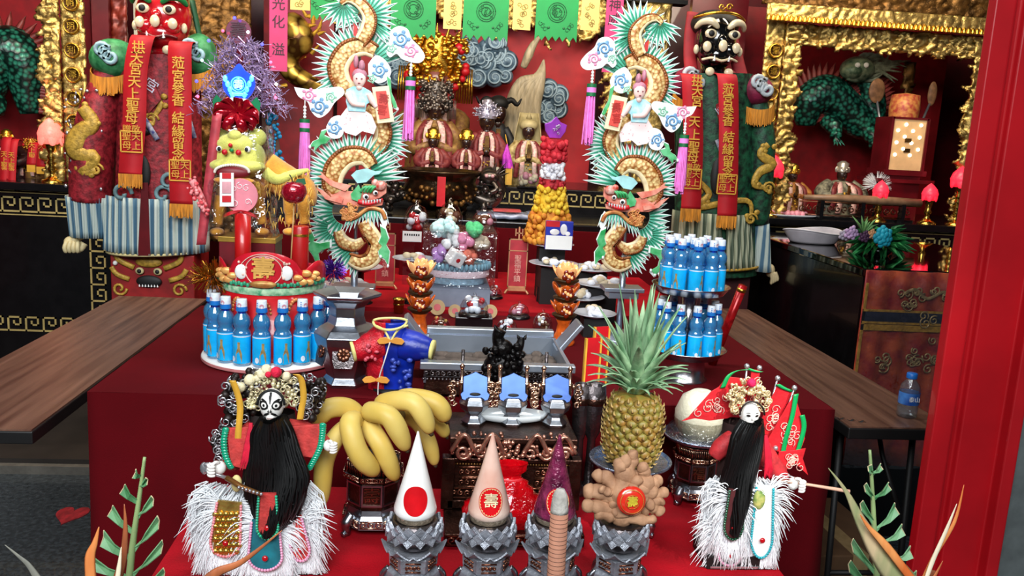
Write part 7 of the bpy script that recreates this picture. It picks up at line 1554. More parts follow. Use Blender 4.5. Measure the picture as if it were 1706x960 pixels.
# deities
DFACE = M('deity_face_rose', '#8a4a44', .3, 0, .15, coat=.4); DDARK = M('deity_face_dark', '#2a1612', .3, 0, .2, coat=.4); RIBP = M('pink_ribbon', '#d89a94', .6, 0, .35, 80, col2='#f0d0c0'); GBRO = M('gold_brocade', '#7a5030', .5, .3, .5, 50, .4, 120, col2='#9a7438'); RBRO = M('wine_brocade', '#6a1420', .55, .1, .5, 50, .4, 120, col2='#8a3a34')
def deity(lab, px, ytop, Y, w, robe, facem, crown, ribbons=True, z0=1.17, extra=None, hs=1.0):
    tp = P(px, ytop, Y); w *= .82; H = tp.z - z0; t = thing('deity_statue', lab, 'statue', (tp.x, Y, z0), 0, 'deity statues on the altar'); hr = .062 * H / .55 * hs; hz = H - hr * 2.3
    m = MB(); m.lathe([(w, 0), (w * 1.02, .02), (w * .95, H * .2), (w * .82, H * .38), (w * .72, H * .52), (w * .5, hz - hr * 1.1), (w * .2, hz - hr * .8)], 26, sy=.62)
    for sx in (-1, 1): m.tube(bez([(sx * w * .5, 0, hz - hr * 1.4), (sx * w * .95, -w * .2, H * .42), (sx * w * .75, -w * .6, H * .33), (sx * w * .15, -w * .78, H * .38)], 5), lerps([w * .26, w * .34, w * .30, w * .16], 16), 12)
    m.build('robe', robe, t)
    m = MB(); m.ell((0, -w * .1, hz), (hr * .82, hr * .85, hr * 1.05), 18, 14); m.ell((0, -w * .1 - hr * .84, hz - hr * .05), (hr * .13, hr * .14, hr * .2), 8, 6); m.tube([(0, -w * .05, hz - hr * 1.6), (0, -w * .1, hz - hr * .6)], hr * .45, 10); hd = m.build('head', facem, t)
    m = MB()
    for sx in (-1, 1): m.ell((sx * hr * .32, -w * .1 - hr * .76, hz + hr * .15), (hr * .15, hr * .06, hr * .06), 8, 5)
    m.ell((0, -w * .1 - hr * .74, hz - hr * .48), (hr * .2, hr * .06, hr * .07), 8, 5); m.build('features', BLACK if facem is DFACE else DARKGILT, hd)
    m = MB(); m.ell((0, -w * .8, H * .38), (hr * .4, hr * .35, hr * .4), 10, 8)
    for i in range(4): m.tube(bez([(-hr * .3 + hr * .2 * i, -w * .86, H * .40), (-hr * .3 + hr * .2 * i, -w * .92, H * .40 + hr * .1), (-hr * .3 + hr * .2 * i, -w * .86, H * .40 + hr * .3)], 3), hr * .09, 6)
    m.build('hands', facem, t)
    m = MB(); m.extr([(-hr * .28, H * .38), (hr * .28, H * .38), (hr * .22, H * .38 + hr * 1.7), (-hr * .22, H * .38 + hr * 1.7)], -w * .93, -w * .96); m.build('tablet', DARKGILT, t, bev=.002)
    m = MB(); ck, cmat, cmat2 = crown
    if ck == 'royal':
        m.lathe([(hr * .9, hz + hr * .3), (hr * 1.1, hz + hr * .9), (hr * .9, H)], 16, (0, -w * .05, 0), sy=.8)
        for i in range(150): a = rnd(0, 6.28); zz = rnd(-.4, 2.1); m.ell((hr * rnd(1.0, 1.65) * cos(a), -w * .1 - abs(hr * .8 * sin(a)), hz + hr * .3 + hr * zz), rnd(.08, .2) * hr, 6, 5)
        for sx in (-1, 1):
            for i in range(7): m.tube([(sx * hr * (1.1 + .12 * i), -w * .15, hz + hr * .8), (sx * hr * (1.1 + .13 * i), -w * .15, hz - hr * .9)], hr * .05, 5)
        for i in range(9): a = pi * i / 8; m.spike((hr * cos(a), 0, H - hr * .3), (hr * 1.7 * cos(a), 0, H - hr * .3 + hr * 1.0 * sin(a)), hr * .12)
        cr = m.build('crown', cmat, t); m = MB()
        for i in range(26): a = rnd(0, 6.28); m.ell((hr * 1.5 * cos(a), -w * .1 - hr * .3, hz + hr * .9 + hr * 1.35 * sin(a)), rnd(.16, .28) * hr, 8, 6)
        m.build('crown_pompom', cmat2, cr)
    elif ck == 'spiky':
        m.lathe([(hr * .95, hz + hr * .3), (hr * 1.05, hz + hr * .8), (hr * .4, H)], 14, (0, -w * .08, 0))
        for i in range(70): d = Vector((rnd(-1, 1), rnd(-1, .2), rnd(-.1, 1.0))).normalized(); p = Vector((0, -w * .08, hz + hr * .7)); m.spike(p + d * hr * .8, p + d * hr * rnd(1.2, 1.75), hr * .1); m.ell(p + d * hr * rnd(1.1, 1.6), hr * .11, 6, 5)
        m.build('crown', cmat, t)
    elif ck == 'veil':
        m.grid(lambda u, v: (hr * (1.15 + .8 * v) * cos(pi * u), -w * .1 + hr * .2 + hr * .9 * sin(pi * u), H + .0 - (H * .55) * v), 20, 8); m.ell((0, -w * .02, hz + hr * .8), (hr * 1.05, hr * .9, hr * .7), 16, 10); m.tube([(0, 0, H - hr * .7), (0, 0, H)], [hr * .35, hr * .05], 8); m.build('veil', cmat, t, solid=.004)
    elif ck == 'hat':
        m.lathe([(hr * .92, hz + hr * .45), (hr * 1.0, hz + hr * .6), (hr * .9, hz + hr * .8), (hr * .95, H - hr * .4), (hr * .3, H)], 18, (0, -w * .08, 0))
        for sx in (-1, 1): m.ell((sx * hr * 1.0, -w * .1, hz + hr * .9), (hr * .3, hr * .12, hr * .5), 10, 6); [m.ell((sx * hr * .3 * k_, -w * .1 - hr * .8, hz + hr * (.6 + .3 * k_)), hr * .16, 6, 5) for k_ in range(3)]
        m.build('hat', cmat, t)
    elif ck == 'horns':
        for sx in (-1, 1): m.tube(bez([(sx * hr * .3, 0, hz + hr * .8), (sx * hr * 1.2, 0, hz + hr * 1.3), (sx * hr * 1.8, 0, hz + hr * .9), (sx * hr * 2.2, 0, hz + hr * 1.5)], 5), lerps([hr * .35, hr * .28, hr * .2, hr * .05], 16), 8)
        m.ell((0, 0, hz + hr * .9), (hr, hr * .9, hr * .8), 14, 10); m.build('horned_helmet', cmat, t)
    if ribbons:
        for sx in (-1, 1):
            for j in range(2):
                m = MB(); x0 = sx * w * (.32 + .28 * j); ribbon(m, [(sx * w * (.2 + .1 * j), -w * .35, hz - hr * 1.1), (x0, -w * .74, H * .5), (x0 * 1.05, -w * .9, H * .28), (x0 * 1.15, -w * .86, H * (.06 + .05 * j))], Vector((w * .12, 0, 0))); m.build('ribbon', RIBP if j == 0 else RBRO, t, solid=.003)
    if extra == 'drape':
        for sx in (-1, 1): m = MB(); ribbon(m, [(sx * w * .35, -w * .1, hz - hr * .2), (sx * w * .72, -w * .3, hz - hr * 1.6), (sx * w * .85, -w * .55, H * .38), (sx * w * .9, -w * .6, H * .22)], Vector((w * .16, 0, 0))); m.build('red_drape', REDS, t, solid=.004)
    m = MB()
    for i in range(30): a = rnd(-1, 1); m.ell((a * w * .5, -w * .62 - .1 * w, H * rnd(.12, .5)), rnd(.03, .07) * w, 6, 5)
    m.build('robe_ornament', GOLDP, t); return t
deity('largest central deity with a tall gold and red crown and red drape', 728, 62, 5.12, .20, GBRO, DFACE, ('royal', GOLD, REDS), True, extra='drape', hs=1.25)
deity('dark faced deity with a silver crown in front of the largest central deity', 727, 138, 4.94, .165, GBRO, DDARK, ('royal', M('tarnished_silver', '#8a8078', .35, .8, .3), DARKF), True)
deity('small deity with pink ribbons at the front, below the dark faced deity', 722, 212, 4.80, .10, RBRO, DDARK, ('hat', GOLD, None), True)
deity('small gold hatted deity between the centre group and the silver crowned deity', 778, 214, 4.84, .085, RBRO, DDARK, ('hat', GOLD, None), True)
deity('deity with a spiky silver crown right of the centre group', 813, 166, 4.95, .12, RBRO, DDARK, ('spiky', M('bright_silver', '#c4c0d4', .3, .6, .2), None), True)
deity('dark horned guardian statue behind the spiky crowned deity', 832, 148, 5.2, .11, M('black_robe', '#14161a', .5, .2, .4), DDARK, ('horns', BLACK, None), False)
deity('veiled brown faced deity in a pale gold robe left of the right dragon', 882, 188, 4.92, .125, M('pale_gold_robe', '#8a7038', .5, .2, .4, 40, .3, 100, col2='#d0b880'), DDARK, ('veil', M('veil_gold', '#b8a878', .6, .1, .2), None), True)
for i, (px, yt, nm) in enumerate(((826, 264, 'left small clear case with pale sweets before the deities'), (882, 276, 'right small clear case with pink sweets before the deities'))):
    Y = 4.72; a = P(px, yt, Y); t = thing('display_case', nm, 'case', (a.x, Y, 1.17)); h = a.z - 1.17; w_ = .06; MB().box(-w_, w_, -.04, .04, 0, h).build('clear_case', GLASSC, t); m = MB()
    for k in range(18): m.ell((rnd(-.04, .04), rnd(-.02, .02), rnd(.012, h * .6)), rnd(.012, .02), 8, 6, k % 2)
    m.build('sweets', [WARMC[2], WARMC[1]], t); MB().box(-w_ - .004, w_ + .004, -.044, .044, 0, .008).build('case_base', BLACKL, t)
p = P(845, 240, 4.70); t = thing('thread_tassel', 'magenta thread tassel hanging beside the spiky crowned deity', 'tassel', p); m = MB()
for k in range(50): a = rnd(0, 6.28); m.tube([(0, 0, .0), (.02 * cos(a), .012 * sin(a), -.06), (.03 * cos(a) + .01, .015 * sin(a), -.13)], .003, 4, cap=False)
m.build('threads', M('magenta_thread', '#c838c0', .6, 0, .2, 80), t); MB().box(-.002, .034, -.012, .0, -.22, -.12).build('yellow_end', YEL, t); MB().tube([(0, 0, 0), (-.01, .03, .05)], .003, 5).build('cord', YEL, t)
# big bronze censer with dragon handles
p = P(733, 352, 4.38); t = thing('bronze_censer', 'large dark bronze censer with open jawed dragon handles below the central deities', 'censer', (p.x, 4.38, 1.03)); H = P(733, 284, 4.38).z - 1.03; BZ = M('censer_bronze', '#4a3a28', .25, .9, .4, 26, .4, 120); s_ = H / .22
MB().lathe([(.10 * s_, .03 * s_), (.16 * s_, .06 * s_), (.19 * s_, .12 * s_), (.17 * s_, .17 * s_), (.175 * s_, .19 * s_), (.205 * s_, .215 * s_), (.20 * s_, .225 * s_), (.17 * s_, .205 * s_), (.0001, .19 * s_)], 40).build('bowl', BZ, t)
for i in range(3): a = -pi / 2 + 2 * pi * i / 3; MB().tube(bez([(.09 * s_ * cos(a), .09 * s_ * sin(a), .05 * s_), (.13 * s_ * cos(a), .13 * s_ * sin(a), .03 * s_), (.12 * s_ * cos(a), .12 * s_ * sin(a), .0)], 4), [.025] * 8 + [.018], 8).build('leg', BZ, t)
DSL = M('handle_silver', '#6a6058', .3, .9, .4, 30)
for sx in (-1, 1):
    m = MB(); m.tube(bez([(sx * .17 * s_, 0, .10 * s_), (sx * .26 * s_, -.02, .08 * s_), (sx * .29 * s_, -.03, .16 * s_), (sx * .23 * s_, -.05, .22 * s_), (sx * .21 * s_, -.07, .18 * s_)], 6), lerps([.03, .032, .03, .036, .03], 25), 10)
    m.ell((sx * .235 * s_, -.07, .205 * s_), (.05, .04, .035), 12, 8); m.tube(bez([(sx * .25 * s_, -.09, .18 * s_), (sx * .27 * s_, -.11, .15 * s_), (sx * .24 * s_, -.11, .13 * s_)], 4), .012, 7)
    for k in range(10): a = Vector((sx * .25 * s_, -.05, .20 * s_)); m.spike(a, a + Vector((sx * rnd(-.03, .1), rnd(-.04, .02), rnd(.0, .09))), .01)
    for k in range(22): m.ell((sx * rnd(.18, .29) * s_, rnd(-.06, 0), rnd(.02, .2) * s_), rnd(.012, .022), 7, 5)
    h = m.build('dragon_handle', DSL, t); m = MB(); m.ell((sx * .235 * s_ + .012, -.108, .21 * s_), .010, 8, 6); m.ell((sx * .235 * s_ - .018, -.105, .21 * s_), .010, 8, 6); m.build('eyes', M('eye_pink', '#e0a8a8', .3), h)
m = MB(); m.box(-.02, .02, -.205 * s_, -.20 * s_, .06 * s_, .2 * s_); m.build('red_slip', REDS, t); m = MB()
for k in range(40): a = -pi / 2 + rnd(-1.2, 1.2); m.ell((.185 * s_ * cos(a), .185 * s_ * sin(a), rnd(.07, .16) * s_), rnd(.008, .016), 7, 5)
m.build('relief', DARKGILT, t)
# papers lying on the altar step
p = P(848, 350, 4.30); t = thing('wrapped_papers', 'flat clear wrapped papers and a red card on the altar step', 'papers', (p.x, 4.34, 1.03)); m = MB(); m.grid(lambda u, v: (-.16 + .32 * u, -.1 + .2 * v, .02 + .014 * noise.noise(Vector((u * 5, v * 5, 1)))), 14, 10); m.build('clear_wrap', M('pale_wrap', '#98a0b8', .2, 0, .3, 30, .6, 40, coat=.5), t, solid=.02); MB().box(-.08, .06, -.06, .02, .04, .05).build('red_card', M('card_red', '#c84a48', .5), t)
# lotus lamps
LPNK = M('lotus_glow', '#ff3b52', .35, 0, .12, 120, emit=.9, ecol='#ff2038', tex='voronoi'); LLIT = M('lotus_bright', '#ff7d70', .35, 0, .12, 120, emit=1.5, ecol='#ff6a5c', tex='voronoi')
def lotus(lab, px, ytip, ybot, Y, z0, lit=False):
    a, b_ = P(px, ytip, Y), P(px, ybot, Y); h = a.z - b_.z; r = h * .46; t = thing('lotus_lamp', lab, 'lamp', (b_.x, Y, z0), 0, 'lotus bud lamps on the altars'); zb = b_.z - z0
    m = MB(); m.lathe([(r * .55, zb), (r * .9, zb + h * .15), (r, zb + h * .38), (r * .8, zb + h * .65), (r * .35, zb + h * .88), (.0005, zb + h)], 20); 
    o = m.build('bud', LLIT if lit else LPNK, t); m = MB()
    for i in range(6): aa = i * pi / 3; m.T = Matrix.Rotation(aa, 4, 'Z') @ Matrix.Translation((r * .78, 0, zb + h * .3)) @ Matrix.Rotation(-.12, 4, 'Y'); m.ell((0, 0, 0), (r * .16, r * .42, h * .36), 8, 8)
    m.T = None; m.build('petals', LLIT if lit else LPNK, t)
    m = MB(); m.lathe([(.05, 0), (.05, .008), (.03, .02), (.012, .035), (.012, .05)] + [x for k in range(int(max(1, (zb - .07) / .03))) for x in ((.016, .055 + .03 * k), (.022, .068 + .03 * k), (.014, .082 + .03 * k))] + [(r * .5, zb - .006), (r * .6, zb)], 18); m.build('brass_stand', BRASS, t)
    if lit: l = lamp('lotus_bulb', 'POINT', (b_.x, Y - .0, a.z + .06), (0, 0, 0), 2.0, (1, .35, .3), .05)
lotus('brightly lit pink lotus lamp on the left altar beside the gilt column', 85, 195, 240, 4.47, 1.095, True)
lotus('red lotus lamp on the right altar just right of the black faced guardian', 1288, 258, 295, 4.46, 1.095)
lotus('red lotus lamp in front of the lantern on the right altar, left of a pair', 1466, 300, 329, 4.44, 1.095)
lotus('red lotus lamp on the right altar, second from the door post', 1548, 305, 334, 4.44, 1.095)
lotus('red lotus lamp on the right altar nearest the red door post', 1599, 276, 312, 4.46, 1.095)
# right niche
GDR = M('green_dragon_scales', '#2f8a70', .35, .2, .4, 42, .9, 42, col2='#04201a', tex='voronoi', lo=.2, hi=.62)
def niche_dragon(lab, pts, rs, Y, head, X):
    c = P(*pts[0], Y); t = thing('dragon_relief', lab, 'carving', c); q = lambda x, y, d=0: P(x, y, Y) - c - Vector((0, d, 0)); pp = bez([q(x, y, .05) for x, y in pts], 8); n = len(pp); m = MB(); rr = lerps(rs, n); m.tube(pp, rr, 16); m.build('scaled_body', GDR, t); m = MB()
    for i in range(2, n - 1, 1):
        tn = (pp[min(i + 1, n - 1)] - pp[i - 1]).normalized(); up = Vector((-tn.z, 0, tn.x)); up = up if up.z > 0 else -up; m.spike(pp[i] + up * rr[i] * .9, pp[i] + up * (rr[i] + .07) + tn * .02, .02)
    m.build('dorsal_fins', M('fin_maroon', '#8a3a34', .5, 0, .3), t)
    for (x, y) in X: m = MB(); m.tube(bez([q(x, y, .1), q(x + 6, y + 14, .16), q(x + 2, y + 28, .2)], 4), [.05] * 5 + [.035] * 4, 9); [m.spike(q(x + 2, y + 28, .2), q(x - 6 + 6 * j, y + 42, .24), .014) for j in range(4)]; m.build('leg', GDR, t)
    if head:
        x, y = head; m = MB(); m.ell(q(x, y, .12), (.10, .09, .075), 16, 12); m.ell(q(x - 14, y + 4, .16), (.07, .06, .045), 12, 8); m.tube(bez([q(x - 20, y + 12, .16), q(x - 8, y + 16, .15), q(x + 6, y + 14, .12)], 4), .022, 8); hd = m.build('head', M('head_green', '#34503c', .4, .2, .4, 30, col2='#90a080'), t); m = MB()
        for j in range(18): a = q(x + rnd(-4, 20), y + rnd(-14, 14), .1); m.tube(bez([a, a + Vector((.08, -.02, rnd(-.03, .05))), a + Vector((rnd(.12, .26), -.02, rnd(-.05, .09)))], 4), lerps([.014, .012, .003], 9), 6)
        for sx in (0, 1): m.tube(bez([q(x, y - 10, .1), q(x + 14 + sx * 8, y - 24, .1), q(x + 34 + sx * 6, y - 22, .08)], 4), lerps([.02, .016, .006], 9), 7)
        m.build('mane', M('mane_pale', '#8a927a', .5, .1, .4, 30), hd); m = MB()
        for sx in (-1, 1): m.ell(q(x - 4 + 7 * sx, y - 5, .205), .016, 8, 6)
        m.build('eyes', WHITE, hd)
niche_dragon('green scaled dragon relief with a pale mane inside the right niche', [(1336, 210), (1342, 172), (1370, 158), (1400, 180), (1432, 205), (1446, 180), (1440, 140), (1420, 118)], [.05, .11, .12, .11, .10, .08, .07, .06], 5.08, (1412, 118), [(1365, 200), (1428, 215)])
niche_dragon('green scaled dragon relief curling inside the left niche', [(-20, 170), (-5, 110), (25, 85), (48, 110), (52, 150), (58, 190)], [.08, .13, .13, .11, .08, .05], 4.95, None, [(10, 170)])
WB = M('wine_black', '#2a0c10', .4, .1, .4)
for (lab, px, yt, Y, w_, rb, fm, cr) in (('little deity with red and white ribbons at the left of the right niche', 1322, 272, 4.72, .11, M('orange_robe', '#8a4a1c', .5, .2, .4, 40, .3, 90, col2='#d0904a'), DDARK, ('hat', GOLD, None)), ('seated deity with two red sashes in the middle of the right niche', 1404, 268, 4.75, .15, M('grey_brocade', '#4a463c', .5, .2, .5, 40, .3, 90, col2='#a09a80'), DDARK, ('hat', M('hat_silver', '#b8b0a0', .3, .7), None)), ('small deity with red ribbons at the far left of the left altar', 12, 215, 4.7, .12, WB, DDARK, ('hat', GOLD, None)), ('small gilt deity beside the bright lotus lamp on the left altar', 52, 232, 4.72, .09, GBRO, DDARK, ('royal', GOLD, REDS))): deity(lab, px, yt, Y, w_, rb, fm, cr, True, 1.095)
for i, (px, yt, yb, nm) in enumerate(((10, 232, 312, 'leftmost red ribbon slip on the left altar edge'), (22, 235, 312, 'second red ribbon slip on the left altar edge'), (56, 238, 275, 'third red ribbon slip, nearer the lotus lamp'), (72, 240, 278, 'fourth red ribbon slip, just left of the lotus lamp'))):
    a = P(px, yt, 4.52); b_ = P(px - 4, yb, 4.50); t = thing('ribbon_slip', nm, 'ribbon', a, 0, 'red ribbon slips on the left altar'); m = MB(); ribbon(m, [(0, .06, .0), (0, 0, -.01), b_ - a], Vector((.022, 0, 0))); m.build('slip', SASH, t, solid=.003); m = MB(); e = b_ - a; m.box(e.x - .02, e.x + .02, e.y - .004, e.y + .004, e.z - .035, e.z); m.build('yellow_end', YEL, t); text('天\n上\n聖\n母', .032, SGOLD, t, tuple((b_ - a) * .5 + Vector((0, -.006, 0))), (pi / 2, .04, 0), ext=.0008, line=.9)
lb = P(1497, 290, 4.7); t = thing('shrine_lantern', 'tall lit lantern box with golden panels in the right niche', 'lantern', (lb.x, 4.7, 1.095)); o = Vector(t.location); q = lambda x, y, d=0: P(x, y, 4.7) - o - Vector((0, d, 0)); a, b_ = q(1475, 198), q(1522, 284); w_ = (b_.x - a.x) / 2; cx_ = (a.x + b_.x) / 2
m = MB(); m.box(cx_ - w_, cx_ + w_, -.08, .08, b_.z, a.z); m.build('light_panel', M('lantern_glow', '#c8a070', .4, 0, .15, 10, emit=.35), t); m = MB()
for sx in (-1, 1): m.box(cx_ + sx * w_ - .008, cx_ + sx * w_ + .008, -.09, .09, b_.z - .01, a.z + .01)
m.box(cx_ - w_, cx_ + w_, -.09, .09, a.z, a.z + .012); m.box(cx_ - w_ * 1.2, cx_ + w_ * 1.2, -.1, .1, b_.z - .03, b_.z); m.box(cx_ - w_ * 1.6, cx_ + w_ * 1.6, -.12, .12, max(0, b_.z - .07), b_.z - .05); m.box(cx_ - w_, cx_ + w_, -.08, .08, 0, b_.z); m.build('frame', DRED, t); m = MB()
for r_ in range(6):
    for c_ in range(4):
        if (r_ + c_) % 2 == 0: m.ell((cx_ + (c_ - 1.5) * w_ * .42, -.082, b_.z + (a.z - b_.z) * (.3 + .12 * r_)), .010, 8, 6)
m.build('bulb_points', M('bulb_white', '#ffe8c8', .3, emit=4), t); m = MB(); 
for z_ in (.35, .55): m.box(cx_ - .018, cx_ + .018, -.086, -.08, b_.z + (a.z - b_.z) * z_, b_.z + (a.z - b_.z) * (z_ + .08))
m.build('plaque', DARKGILT, t); a = q(1484, 155); m = MB(); m.lathe([(w_ * .75, b_.z * 0 + q(1500, 196).z), (w_ * .8, q(1500, 180).z), (w_ * .72, q(1500, 158).z), (.001, q(1500, 154).z)], 16, (cx_, 0, 0)); m.build('red_cap', M('cap_red', '#a83a30', .5, .1, .4, 40, col2='#d09048'), t)
for i, (x0, y0, x1, y1, w2, nm) in enumerate(((1472, 245, 1460, 160, .035, 'left standing fan staff beside the lantern in the right niche'), (1520, 240, 1552, 165, .02, 'right slanting fan staff beside the lantern in the right niche'))):
    a = P(x0, y0, 4.86); b_ = P(x1, y1, 4.86); t = thing('fan_staff', nm, 'staff', (a.x, 4.86, 1.095)); d = b_ - Vector(t.location); MB().tube([(0, 0, 0), a - Vector(t.location), d], .007, 7).build('pole', SILV, t); m = MB(); m.ell(d + Vector((0, 0, .03)), (w2 * 1.4, .012, .07), 14, 10); m.build('fan', M('fan_tan%d' % i, '#a8744a', .6, 0, .3, 40), t)
p = P(1438, 333, 4.42); t = thing('long_staff', 'long brown staff lying on a low rack across the right altar', 'staff', (p.x, 4.425, 1.095)); a = P(1340, 331, 4.42).x - p.x; b_ = P(1535, 333, 4.42).x - p.x; zz = p.z - 1.095 + .0
MB().tube([(a, 0, zz), (a * .4, 0, zz + .002), (b_ * .3, 0, zz), (b_, 0, zz - .004)], [.012, .020, .024, .022], 12).build('staff', M('staff_brown', '#8a6a50', .4, 0, .25, 20), t)
for x in (a * .7, 0, b_ * .7): MB().box(x - .01, x + .01, -.02, .02, 0, max(zz - .015, .01)).build('rack_post', BLACKL, t)
p = P(1462, 300, 4.62); t = thing('white_whisk', 'fluffy white whisk standing beside the middle lotus lamp', 'whisk', (p.x, 4.62, 1.095)); m = MB(); zz = p.z - 1.095
for k in range(160): d = Vector((rnd(-1, 1), rnd(-1, 1), rnd(-.3, 1))).normalized(); m.tube([(0, 0, zz - .03), Vector((0, 0, zz - .03)) + d * .08], [.003, .0005], 4, cap=False)
m.build('hair', FUR, t); MB().tube([(0, 0, 0), (0, 0, zz)], .008, 8).build('handle', BLACK, t)
for i, (px, py, c_, nm) in enumerate(((1305, 355, 1, 'flat pale tray with offerings at the left end of the right altar'), (1420, 352, 5, 'low gilt fretwork rail on the right altar'))):
    p = P(px, py, 4.5); t = thing('altar_tray' if i == 0 else 'fret_rail', nm, 'tray' if i == 0 else 'rail', (p.x, 4.47, 1.095))
    if i == 0: MB().lathe([(.12, 0), (.17, .006), (.19, .016), (.18, .016), (.11, .006), (.0001, .006)], 30, sy=.3).build('tray', PORC, t); m = MB(); [m.ell((rnd(-.12, .12), rnd(-.02, .02), .02), rnd(.012, .02), 8, 6) for _ in range(14)]; m.build('offerings', WARMC[1], t)
    else:
        m = MB(); fret(m, -.32, .32, .02, .09, 0, 0, 16, .004); m.build('fretwork', COPPER, t); MB().box(-.33, .33, -.012, .012, 0, .014).build('rail_base', BLACKL, t)
# ================================================================== RIGHT SIDE: black desk, wrapped cloth, flowers, bottle; FOREGROUND PLANTS
random.seed(131)
c0 = P(1440, 447, 2.95); DX0 = c0.x; DZ = c0.z
t = thing('black_desk', 'glossy black desk at right carrying the flower arrangement and basket', 'desk', (DX0 + .42, 2.95, 0)); MB().box(-.42, .42, 0, 1.15, .0, DZ - .03).build('desk_body', BLACKL, t); MB().box(-.43, .43, -.01, 1.16, DZ - .03, DZ).build('desk_top', M('gloss_black_top', '#060606', .06, 0, .1, coat=1), t, bev=.005)
EMB = M('embroidered_skirt', '#8a1220', .5, 0, .5, 16, .4, 60, col2='#c0562c'); t = thing('embroidered_cloth', 'red embroidered altar skirt in crinkled clear plastic hanging on the black desk front', 'altar skirt', (DX0 + .2, 2.93, .30)); h = DZ - .30 - .002; W_ = .205
m = MB(); m.grid(lambda u, v: (-W_ + 2 * W_ * u, .006 * sin(u * 30) - .008, h * v), 40, 10); m.build('cloth', EMB, t, solid=.004)
zb = lambda y: P(1440, y, 2.93).z - .30
m = MB(); m.box(-W_, W_, -.022, -.016, zb(533), zb(517)); m.build('navy_band', M('navy_band', '#161c34', .5, 0, .3, 30), t); m = MB()
for y in (515, 535): m.box(-W_, W_, -.023, -.016, zb(y) - .004, zb(y) + .004)
m.box(-W_, -W_ + .008, -.022, -.016, zb(640), zb(470)); m.box(-W_, W_, -.022, -.016, zb(548), zb(538)); m.build('gold_border', DGOLD, t); m = MB()
for (cx_, cy_, n) in ((.0, 490, 5), (-.05, 492, 4), (.07, 490, 4), (.1, 552, 3), (0, 590, 6), (.08, 600, 5), (-.1, 600, 5), (.05, 525, 3)):
    for k in range(n): m.tube(spiral(cx_ + rnd(-.03, .03), zb(cy_) + rnd(-.03, .03), rnd(.012, .024), .004, rnd(0, 6), 1.3, 14, -.024), .003, 5)
m.tube(bez([(-.06, -.024, zb(485)), (-.02, -.024, zb(478)), (.03, -.024, zb(492)), (.09, -.024, zb(480)), (.12, -.024, zb(496))], 6), .007, 7, flat=.5, up=(0, 1, 0)); m.build('embroidery', M('silver_gold_thread', '#a89868', .45, .3, .4, 60), t)
m = MB(); m.grid(lambda u, v: (-W_ - .012 + (2 * W_ + .024) * u, -.036 + .014 * noise.noise(Vector((u * 5 + 3 * v, v * 3, 2))) , (h + .004) * v), 40, 40); m.build('clear_plastic', CLEAR('crinkled_film', '#f8f0f0', .16, .12, 1.0, 14), t)
# basket and flowers on the desk
p = PZ(1372, 412, DZ); t = thing('paper_basket', 'low white basket on the black desk, left of the flowers', 'basket', (max(p.x, DX0 + .14), 3.70, DZ)); m = MB()
m.grid(lambda u, v: ((.10 + .035 * v) * cos(2 * pi * u), (.07 + .02 * v) * sin(2 * pi * u), .002 + .055 * v + .008 * sin(4 * pi * u) * v), 36, 6); m.grid(lambda u, v: (.10 * v * cos(2 * pi * u), .07 * v * sin(2 * pi * u), .003), 24, 2); m.build('basket', M('grey_white_paper', '#b0aab0', .6, 0, .1), t, solid=.003); MB().tube([((.136) * cos(2 * pi * k / 36), .091 * sin(2 * pi * k / 36), .057 + .008 * sin(4 * pi * k / 36)) for k in range(37)], .004, 6).build('rim', M('paper_rim', '#d0ccd0', .5), t)
p = PZ(1452, 425, DZ); t = thing('flower_arrangement', 'flower arrangement with a turquoise bloom and green leaves on the black desk', 'flowers', (DX0 + .27, 3.36, DZ)); t.scale = (.74, .74, .74); MB().lathe([(.05, 0), (.07, .02), (.075, .05), (.06, .055), (.0001, .05)], 24).build('pot', BLACKL, t); LV = M('dark_green_leaf', '#0c4a24', .5, 0, .4, 20, col2='#2a8a48'); m = MB()
for k in range(120):
    a = rnd(0, 6.28); e = rnd(-.35, .9); d = Vector((cos(a) * cos(e), sin(a) * cos(e), sin(e))); b_ = Vector((0, 0, .06)) + d * .05; L_ = rnd(.08, .16); sd = d.cross(Vector((0, 0, 1))).normalized() * .014; mid = b_ + d * L_ * .5 + Vector((0, 0, .01)); tip = b_ + d * L_ - Vector((0, 0, .03)); m.add([b_, mid - sd, tip, mid + sd], [(0, 1, 2), (0, 2, 3)], False)
m.build('foliage', LV, t); 
def bloom(x, y, z, r, mat, nm, n=14):
    m = MB()
    for k in range(n): a = 2.4 * k; q_ = sqrt(k / n) * r; m.ell((x + q_ * cos(a), y - r * .3 * (1 - k / n), z + q_ * sin(a)), (r * .35, r * .25, r * .35), 8, 6)
    m.build(nm, mat, t)
q = lambda x, y: (P(x, y, 3.26) - Vector(t.location)) / .74
a = q(1470, 395); bloom(a.x, a.y, a.z, .05, M('turquoise_petal', '#18a0b8', .6, 0, .15), 'turquoise_bloom', 20); a = q(1418, 388); bloom(a.x, a.y, a.z, .035, M('lilac_petal', '#b898c0', .6, 0, .2), 'lilac_bloom'); a = q(1440, 394); bloom(a.x, a.y, a.z, .03, M('violet_petal', '#4a2848', .6, 0, .2), 'violet_bloom'); a = q(1452, 390); bloom(a.x, a.y, a.z, .025, M('peach_petal', '#d0986a', .6, 0, .2), 'peach_bloom'); a = q(1410, 392); bloom(a.x, a.y + .02, a.z, .03, M('grey_petal', '#a8a0b0', .6), 'grey_bloom')
m = MB()
for k in range(9): a = q(1438, 390); e = a + Vector((rnd(-.09, .09), rnd(-.02, .02), rnd(.05, .1))); m.tube([a, a.lerp(e, .6) + Vector((0, 0, .01)), e], [.005, .006, .0006], 5)
m.build('grass_blades', M('grass_pale', '#6a9a5a', .5, 0, .2), t)
